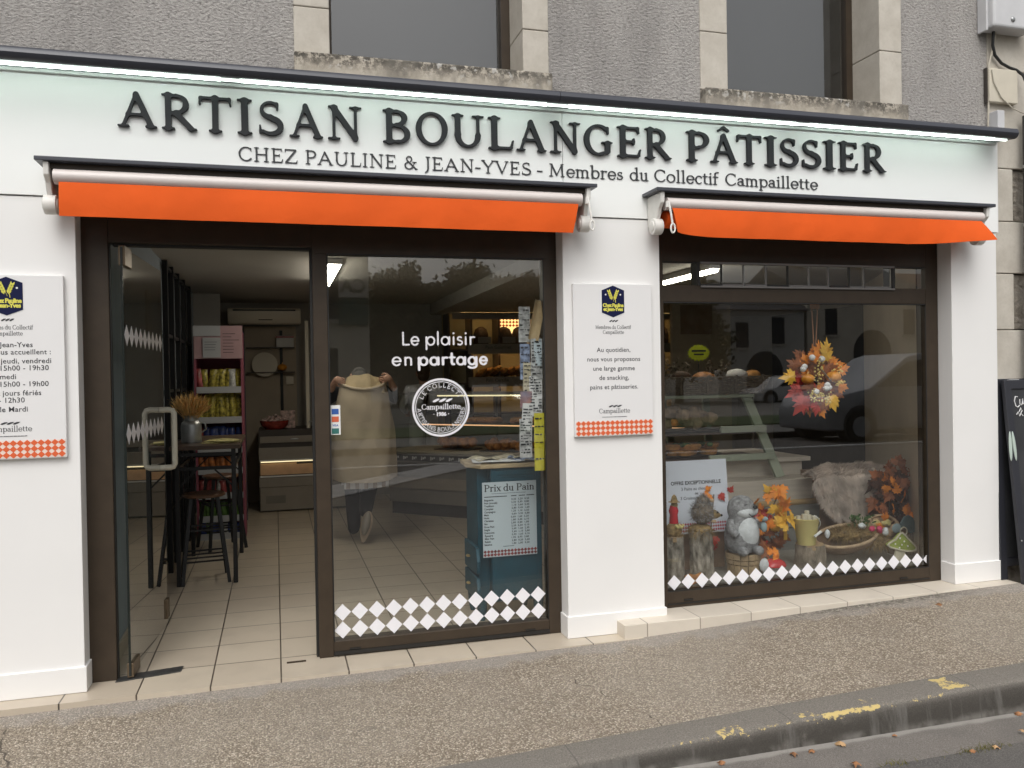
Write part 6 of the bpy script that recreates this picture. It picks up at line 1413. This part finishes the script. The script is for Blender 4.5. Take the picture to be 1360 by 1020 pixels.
for (x, z, m_, rx, lb) in ((3.60, 1.50, 'cotton', .09, 'pale floury loaf lying in the wicker basket'), (3.74, 1.49, 'crust_gold', .07, 'golden roll in the right end of the wicker basket'), (3.10, 1.49, 'crust_dark', .08, 'dark loaf in the left of the wicker basket'), (3.30, 1.48, 'crust', .10, 'brown loaf in the middle of the wicker basket')):
    b = MB(); b.ball((x, 1.46, z), rx, .07, .05, 16, 10, .04); tag(b.build('bread_loaf', m_, smooth=True), lb, 'bread', 'breads in the wicker basket')
for x, lb in ((3.12, 'dried dark twig sprig standing left of the yellow starburst'), (3.46, 'dried dark twig sprig standing right of the yellow starburst')):
    b = MB()
    for i in range(26):
        a = random.uniform(-.6, .6); L_ = random.uniform(.12, .24); p = Vector((x+random.uniform(-.03, .03), 1.55, 1.42)); q = p+Vector((sin(a)*L_, random.uniform(-.03, .03), cos(a)*L_)); b.tube([p, q], [.003, .001], 5)
        for k in range(3): leaf(b, p.lerp(q, .5+.2*k), .03, facing(1.))
    tag(b.build('dried_sprig', 'wicker', recalc=False), lb, 'dried twigs')
t = thing('starburst_label', (3.335, 1.60, 1.60), 'fluorescent yellow starburst price label above the wicker basket', 'label')
b = MB(); b.prism([(3.335+(.105 if k % 2 else .088)*cos(2*pi*k/36), 1.685+(.070 if k % 2 else .056)*sin(2*pi*k/36)) for k in range(36)], 1.598, 1.602, 'y'); b.build('card', 'burst_yellow', t)
b = MB(); b.box(3.27, 3.40, 1.596, 1.598, 1.695, 1.71); b.box(3.29, 3.38, 1.596, 1.598, 1.668, 1.68); b.box(3.33, 3.337, 1.60, 1.604, 1.50, 1.63); b.build('print', 'ink', t)
for (x0, x1, z, m_, lb) in ((2.80, 3.42, .862, 'crust_gold', 'platter of golden tarts on the lower shelf behind the offer poster'), (2.85, 3.40, 1.057, 'toast', 'cellophane wrapped biscuits on the middle shelf of the ladder shelf')):
    t = thing('cake_platter', ((x0+x1)/2, 1.42, z), lb, 'cakes'); b = MB(); b.lathe([(0, z), (.26, z), (.30, z+.018), (.29, z+.022), (0, z+.01)], ((x0+x1)/2, 1.42, 0), 30, 1.05, .5); b.build('platter', 'unit_dark', t, smooth=True)
    b = MB()
    for i in range(20 if z < 1 else 14):
        a = random.uniform(0, 2*pi); r = sqrt(random.random()); x = (x0+x1)/2+.25*r*cos(a); y = 1.42+.11*r*sin(a)
        if z < 1: b.lathe([(0, 0), (.06, 0), (.072, .03), (.06, .04), (0, .035)], (x, y, z+.02+.045*random.randint(0, 1)), 14)
        else: b.ball((x, y, z+.06+random.uniform(0, .10)), .06, .05, .05, 9, 6, .2)
    b.build('cake', m_, t, smooth=True)
    if z < 1:
        b = MB()
        for i in range(9): b.ball(((x0+x1)/2+random.uniform(-.24, .2), 1.36+random.uniform(-.05, .05), z+.10), .03, .025, .02, 8, 5, .1)
        b.build('fruit', 'leaf_green', t, smooth=True)
# poster on the partition
mat('poster_brown', (.24, .15, .10), .6, col2=(.34, .27, .21), vscale=5)
b = MB(); b.box(4.68, 5.10, 4.485, 4.495, 1.99, 2.34); tag(b.build('partition_poster', 'poster_brown'), 'brown photographic poster hung on the olive partition deep in the shop', 'poster')
# ================================================================ right edge of the front
mat('meter_white', (.58, .58, .59), .5, var=.08, vscale=5); mat('box_cream', (.60, .55, .45), .55, var=.05, vscale=9); mat('cable_black', (.015, .015, .015), .5); mat('cable_cream', (.5, .46, .38), .6); mat('pipe_dark', (.05, .048, .05), .45, var=.2, vscale=10); mat('slate', (.028, .029, .032), .7, var=.25, vscale=6); mat('chalk', (.7, .7, .7), .9); mat('frame_black', (.022, .023, .030), .5); mat('hinge_green', (.42, .50, .45), .5)
t = thing('meter_box', (4.84, .0, 3.78), 'pale grey meter box fixed high on the limestone corner', 'meter box')
b = MB(); b.box(4.672, 5.02, -.045, .076, 3.81, 4.3); b.build('case', 'meter_white', t, bev=.02, seg=3); b = MB(); b.box(4.655, 4.672, .0, .076, 3.80, 4.3); b.build('side_rail', 'meter_white', t, bev=.004)
b = MB(); b.ball((4.83, -.047, 3.87), .018, .01, .018); b.build('lock', 'zinc', t, smooth=True)
t = thing('junction_box', (4.83, .04, 3.32), 'square cream junction box on the limestone corner above the fascia end', 'junction box')
b = MB(); b.box(4.712, 4.955, .035, .076, 3.335, 3.565); b.build('lid', 'box_cream', t, bev=.006); b = MB(); b.box(4.704, 4.712, .05, .076, 3.33, 3.57); b.build('back_plate', 'unit_dark', t)
b = MB(); b.tube([(4.745, .03, 3.82), (4.748, .04, 3.72), (4.775, .05, 3.66), (4.83, .05, 3.61), (4.90, .05, 3.585), (4.945, .04, 3.57), (4.985, .02, 3.53), (5.0, .0, 3.45), (5.005, .02, 3.2)], .010, 8); tag(b.build('cable', 'cable_black', smooth=True), 'thick black cable curving from the meter box past the cream junction box', 'cable')
b = MB(); b.tube([(4.775, .04, 3.82), (4.762, .05, 3.72), (4.735, .06, 3.60), (4.722, .05, 3.50), (4.716, .05, 3.30), (4.716, .06, 3.10)], .006, 8); b.tube([(4.728, .03, 3.55), (4.74, .028, 3.47), (4.80, .028, 3.37), (4.90, .03, 3.30), (5.0, .03, 3.27)], .004, 8); tag(b.build('cable', 'cable_cream', smooth=True), 'thin cream cables hanging beside and across the junction box', 'cable')
b = MB(); b.box(4.742, 4.80, .0, .076, 3.10, 3.27); tag(b.build('wall_bracket', 'meter_white', bev=.004), 'small pale metal bracket standing just above the right end of the canopy', 'bracket')
t = thing('down_pipe', (5.005, .0, 0), 'dark downpipe running down the wall at the right edge', 'pipe')
b = MB(); b.tube([(5.012, .0, 3.25), (5.012, .0, 1.46)], .042, 16); b.tube([(5.012, .0, 1.46), (5.03, .0, .05)], .042, 16); b.build('pipe', 'pipe_dark', t, smooth=True)
b = MB(); b.tube([(5.012, .0, 2.51), (5.012, .0, 2.49)], .047, 16); b.tube([(5.012, .0, 2.91), (5.012, .0, 2.89)], .047, 16); b.build('clip', 'zinc', t, smooth=True)
# leaning chalkboard
t = thing('chalkboard', (5.0, -.1, .07), 'black framed pavement chalkboard leaning by the right pillar with chalk writing', 'chalkboard')
def cb(x0, x1, z0, z1, y0, y1, base=(4.745, -.135, .066), lean=.105, x=0):
    b = MB(); M = Matrix.Translation(base) @ Matrix.Rotation(-lean, 4, 'X'); return b.box(x0, x1, y0, y1, z0, z1, M), M
for base, lean, n in (((4.745, -.150, .066), .105, 0), ((4.712, .0, .066), .03, 1)):
    M = Matrix.Translation(base) @ Matrix.Rotation(-lean, 4, 'X'); b = MB()
    b.box(0, .055, -.015, .015, 0, 1.375, M); b.box(.555, .61, -.015, .015, 0, 1.375, M); b.box(.055, .555, -.015, .015, 1.315, 1.375, M); b.box(.055, .555, -.015, .015, .10, .16, M); b.build('frame', 'frame_black', t, bev=.004)
    b = MB(); b.box(.055, .555, -.006, .006, .16, 1.315, M); b.build('slate_panel', 'slate', t)
    if n == 0:
        Lc = [[(.075, 1.20), (.068, 1.235), (.08, 1.265), (.098, 1.262)], [(.075, 1.20), (.09, 1.19), (.11, 1.205)], [(.115, 1.245), (.112, 1.215), (.125, 1.205), (.135, 1.22), (.138, 1.248), (.142, 1.21)], [(.16, 1.26), (.162, 1.21)], [(.075, 1.14), (.09, 1.16), (.10, 1.13), (.115, 1.155)], [(.10, 1.16), (.115, 1.185), (.125, 1.165), (.11, 1.15), (.13, 1.13)],
              [(.17, 1.0), (.155, .97), (.165, .94), (.18, .95), (.185, .99)], [(.20, .98), (.20, .94)]]
        b = MB()
        for s_ in Lc: b.tube([M @ Vector((p[0]+.01, -.008, p[1])) for p in s_], .0035, 6)
        b.build('chalk_writing', 'chalk', t)
        b = MB(); b.box(.06, .14, -.006, .018, 1.3755, 1.381, M); b.build('top_clip', 'paper', t)
        b = MB()
        for dx, a in ((-.004, .06), (.028, -.05)):
            MM = M @ Matrix.Translation((dx, -.018, .93)) @ Matrix.Rotation(a, 4, 'Y'); b.ball((0, 0, 0), .013, .007, .10, 12, 12, 0, MM)
        b.build('hinge_strap', 'hinge_green', t, smooth=True)
        b = MB(); b.ball(M @ Vector((.012, -.016, .30)), .006, .004, .006); b.ball(M @ Vector((.042, -.016, .30)), .006, .004, .006); b.build('screw', 'zinc', t, smooth=True)
# fallen leaves on the ground
mat('dead_leaf', (.30, .14, .06), .8, var=.45, vscale=25); mat('dead_leaf_pale', (.48, .30, .15), .8, var=.35, vscale=25)
LS = [(3.93, -.28, None, .085, 'rust brown fallen leaf lying alone on the pavement near the right pillar'), (1.78, -1.42, 0, .06, 'dead leaf in the gutter at the left end of the kerb leaves'), (2.33, -1.43, 0, .075, 'pale curled dead leaf in the gutter below the yellow kerb mark'), (2.10, -1.425, 0, .055, 'dark curled dead leaf in the gutter just left of the largest gutter leaf'), (2.20, -1.43, 0, .05, 'small brown dead leaf touching the kerb foot'),
      (2.30, -1.58, 0, .07, 'brown dead leaf lying on the gutter joint'), (3.35, -1.42, 0, .07, 'large orange brown dead leaf at the right end of the gutter'), (3.42, -1.45, 0, .06, 'second dead leaf lying under the rightmost gutter leaf'), (2.98, -1.625, 0, .06, 'pale dead leaf at the edge of the asphalt'), (2.83, -1.63, 0, .05, 'small dead leaf half tucked along the gutter edge'), (3.2, -1.57, 0, .04, 'bleached white leaf scrap on the gutter near the right edge'), (2.62, -1.43, 0, .035, 'tiny leaf scrap at the kerb foot')]
for i, (x, y, z, s_, lb) in enumerate(LS):
    zz = (zf(x)*.6+zk(x)*.4+.012) if z is None else ROAD+.010-.012*(y < -1.6)
    b = MB(); M = Matrix.Rotation(random.uniform(0, 6), 4, 'Z') @ Matrix.Rotation(random.uniform(-.25, .25), 4, 'X'); leaf(b, (x, y, zz), s_*.72, M, .7); o = b.build('fallen_leaf', 'dead_leaf_pale' if i in (2, 8, 10) else 'dead_leaf', smooth=True, solid=.0012); tag(o, lb, 'leaf', 'fallen leaves by the kerb')
# weeds along the gutter edge
mat('weed', (.11, .10, .025), .9, var=.4, vscale=20)
b = MB()
for i in range(160):
    x = random.choice((2.44, 2.84, 2.9, 2.95))+random.gauss(0, .05); y = -1.625+random.gauss(0, .012); p = Vector((x, y, ROAD-.008)); q = p+Vector((random.uniform(-.03, .03), random.uniform(-.02, .02), random.uniform(.006, .022))); b.add([p, p+Vector((.004, 0, 0)), q], [(0, 1, 2)])
tag(b.build('weeds', 'weed', recalc=False), 'thin dry weeds growing in the seam between gutter and road', 'weeds', kind='stuff')

# ================================================================ across the street (seen only in the glass)
mat('tree_leaves', (.045, .052, .018), .9, var=.4, vscale=3); mat('tree_leaves_autumn', (.14, .075, .02), .9, var=.4, vscale=3); mat('tree_bark', (.06, .05, .04), .95, var=.3)
def tree(x, y, h, r, m_, label, z0=.03):
    t = thing('street_tree', (x, y, z0), label, 'tree', 'trees across the square')
    b = MB(); b.tube([(x, y, z0), (x+.05, y, h*.35), (x, y+.1, h*.75)], [.22, .16, .06], 10)
    for k in range(7): a = 2*pi*k/7; z = h*(.28+.05*k); b.tube([(x, y, z), (x+r*.6*cos(a), y+r*.6*sin(a), z+h*.16)], [.07, .02], 6)
    b.build('trunk', 'tree_bark', t, smooth=True); b = MB()
    cl = []
    for i in range(150):
        f = random.random(); zz = h*(.22+.78*f); rr = r*(1-.75*f**1.6)*sqrt(random.uniform(.2, 1)); a = random.uniform(0, 2*pi); cl.append(Vector((x+rr*cos(a), y+rr*sin(a), min(zz, h-.2))))
    for c in cl:
        for i in range(70):
            d = Vector((random.gauss(0, 1), random.gauss(0, 1), random.gauss(0, .8)))*.33; p = c+d; u = Vector((random.uniform(-1, 1), random.uniform(-1, 1), random.uniform(-1, 1))).normalized(); w_ = u.cross(Vector((random.uniform(-1, 1), random.uniform(-1, 1), random.uniform(-1, 1)))).normalized()*.2
            b.add([p, p+u*.17+w_*.5, p+u*.34, p+u*.17-w_*.5], [(0, 1, 2, 3)])
    b.build('crown', m_, t, recalc=False)
tree(6.5, -39.8, 7.5, 2.6, 'tree_leaves', 'leftmost tall dark tree reflected in the fixed pane'); tree(10.2, -39.8, 7.35, 2.8, 'tree_leaves', 'second tall dark tree reflected above the lettering'); tree(13.9, -44.5, 7.3, 2.0, 'tree_leaves_autumn', 'autumn brown tree reflected right of the tall dark trees'); tree(16.0, -45.5, 7.6, 1.8, 'tree_leaves_autumn', 'thin brown tree reflected near the right side of the fixed pane')
tree(8.4, -43, 6.6, 2.6, 'tree_leaves', 'lower dark tree between the two tall ones across the square'); tree(19.8, -33.5, 7.4, 2.3, 'tree_leaves', 'dark tree reflected at the left of the display window')
tree(3.4, -48, 5.5, 2.5, 'tree_leaves', 'far low tree behind the bank building'); tree(21.5, -47, 6.5, 2.2, 'tree_leaves', 'dark tree in front of the pale houses')
for i, (x, y) in enumerate(((-14, -42), (-24, -40))): tree(x, y, 8, 2.8, 'tree_leaves', ['broad tree far to the left of the square', 'second broad tree at the far left of the square'][i])
mat('house_cream', (.66, .61, .52), .9, var=.08, vscale=1); mat('house_white', (.55, .535, .50), .9, var=.06, vscale=1); mat('roof_slate', (.06, .062, .07), .8, var=.15, vscale=4); mat('roof_tile', (.15, .085, .06), .8, var=.2, vscale=5); mat('dark_opening', (.03, .032, .035), .4); mat('bank_green', (.05, .10, .085), .5)
def house_far(x0, x1, y, dep, h, m_, rf, label, wins, arches=(), chim=()):
    t = thing('far_house', ((x0+x1)/2, y, 0), label, 'house', 'houses across the square')
    b = MB(); b.box(x0, x1, y-dep, y, -.2, h); b.build('wall', m_, t)
    b = MB(); b.prism([(y+.3, h), (y-dep-.3, h), (y-dep/2, h+2.0)], x0-.2, x1+.2, 'x'); r = b.build('roof', rf, t)
    for c in chim: b = MB(); b.box(c, c+.7, y-dep/2-.5, y-dep/2+.2, h+.8, h+2.9); b.build('chimney', 'roof_tile', r)
    for (wx_, wz_, ww, wh) in wins:
        b = MB(); b.box(wx_-ww/2, wx_+ww/2, y-.1, y+.02, wz_, wz_+wh); o = b.build('window', 'dark_opening', t); b = MB(); b.box(wx_-ww/2-.12, wx_+ww/2+.12, y, y+.10, wz_-.14, wz_); b.build('sill', 'limestone', o)
    for (ax, aw, ah) in arches:
        b = MB(); b.prism([(ax-aw/2, 0.05), (ax+aw/2, .05), (ax+aw/2, ah-aw/2)]+[(ax+aw/2*cos(a), ah-aw/2+aw/2*sin(a)) for a in [pi*k/10 for k in range(1, 10)]]+[(ax-aw/2, ah-aw/2)], y-.1, y+.03, 'y'); b.build('arched_gate', 'dark_opening', t)
house_far(-9.0, 3.2, -24.5, 12, 7.2, 'house_cream', 'roof_slate', 'tall cream bank building reflected at the left of the fixed pane', [(1.8, 3.6, .9, 1.6), (-.4, 3.6, .9, 1.6), (-2.6, 3.6, .9, 1.6), (1.8, 6.0, .8, .9), (1.0, .5, 2.2, 2.1), (-2.5, .5, 2.2, 2.1)])
house_far(23.5, 29.0, -36, 8, 5.0, 'house_white', 'roof_slate', 'white house with an arched gate reflected behind the wreath', [(25.0, 2.9, .8, 1.4), (27.3, 3.1, .8, 1.5)], [(26.4, 2.3, 2.7)], (24.2,))
house_far(29.2, 37.5, -36, 8, 6.0, 'house_cream', 'roof_slate', 'long cream house with a round topped gate reflected at the right of the window', [(30.8, 3.6, .8, 1.5), (36.2, 3.6, .8, 1.5)], [(33.6, 2.6, 3.9)], (31.0, 35.5))
house_far(38, 58, -40, 9, 6.4, 'house_white', 'roof_tile', 'row of white houses at the far right of the square', [(40+3*k, 3.6, .9, 1.5) for k in range(6)])
house_far(-40, -11, -46, 10, 7, 'house_white', 'roof_slate', 'row of pale houses at the far left of the square', [(-38+3*k, 3.6, .9, 1.5) for k in range(9)])
t = thing('bank_sign', (2.7, -24.4, 4.6), 'projecting pale sign with two initials on the corner of the bank building', 'sign')
b = MB(); b.box(2.15, 3.15, -24.45, -24.3, 4.35, 5.15); b.build('sign_board', 'house_white', t); b = MB(); b.box(2.15, 3.15, -24.45, -24.3, 3.4, 4.33); b.build('lower_board', 'bank_green', t)
me = plain_text('CA', .62, bold=.015); me.transform(Matrix.Rotation(pi, 4, 'Z')); mesh_obj('initials', me, 'bank_green', t, (2.65, -24.28, 4.55))
# parked cars across the road
mat('car_silver', (.30, .31, .33), .3, metal=.4); mat('car_white', (.68, .68, .68), .25); mat('tyre', (.012, .012, .012), .8); mat('car_glass', (.02, .025, .03), .05)
def car(x, y, s_, m_, label, van=False, flip=1):
    t = thing('parked_car', (x, y, ROAD), label, 'car', 'cars parked across the road'); z0 = ROAD+.12
    if van: body = [(-2.1, .25), (-2.12, .65), (-1.95, .95), (-1.1, 1.10), (-.2, 1.72), (.1, 1.80), (1.9, 1.80), (2.1, 1.5), (2.15, .6), (2.1, .25)]; gl = [(-.95, 1.12), (-.2, 1.62), (.2, 1.68), (1.85, 1.68), (1.98, 1.14)]
    else: body = [(-2.1, .22), (-2.12, .60), (-1.9, .78), (-1.0, .90), (-.35, 1.38), (0, 1.45), (.9, 1.42), (1.6, 1.02), (2.1, .92), (2.12, .22)]; gl = [(-.85, .93), (-.3, 1.34), (.85, 1.35), (1.4, 1.0)]
    F = lambda L: [(x+flip*p*s_, ROAD+q*s_) for p, q in L]
    b = MB(); b.prism(F(body), y-.85*s_, y+.85*s_, 'y'); b.build('body', m_, t, bev=.06, seg=3, smooth=50)
    b = MB(); b.prism(F(gl), y-.855*s_, y+.855*s_, 'y'); b.build('window', 'car_glass', t)
    for wx_ in (-1.35, 1.3):
        for sy in (-1, 1):
            b = MB(); b.tube([(x+flip*wx_*s_, y+sy*.70*s_, ROAD+.33*s_), (x+flip*wx_*s_, y+sy*.88*s_, ROAD+.33*s_)], .34*s_, 24); w_ = b.build('wheel', 'tyre', t, smooth=40)
            b = MB(); b.tube([(x+flip*wx_*s_, y+sy*.80*s_, ROAD+.33*s_), (x+flip*wx_*s_, y+sy*.895*s_, ROAD+.33*s_)], .21*s_, 20); b.build('rim', 'car_silver', w_, smooth=40)
            b = MB(); b.tube([(x+flip*wx_*s_, y+sy*.60*s_, ROAD+.36*s_), (x+flip*wx_*s_, y+sy*.858*s_, ROAD+.36*s_)], .40*s_, 24); b.build('wheel_arch', 'dark_opening', t, smooth=40)
car(14.2, -12.0, 1.12, 'car_silver', 'silver people carrier parked across the road, reflected at the right of the window', True)
car(24.6, -31.5, 1.0, 'car_white', 'small white car parked far across the square by the arched gate')
car(10.2, -21.5, 1.0, 'car_silver', 'silver hatchback parked across the square, reflected behind the lettering', True)
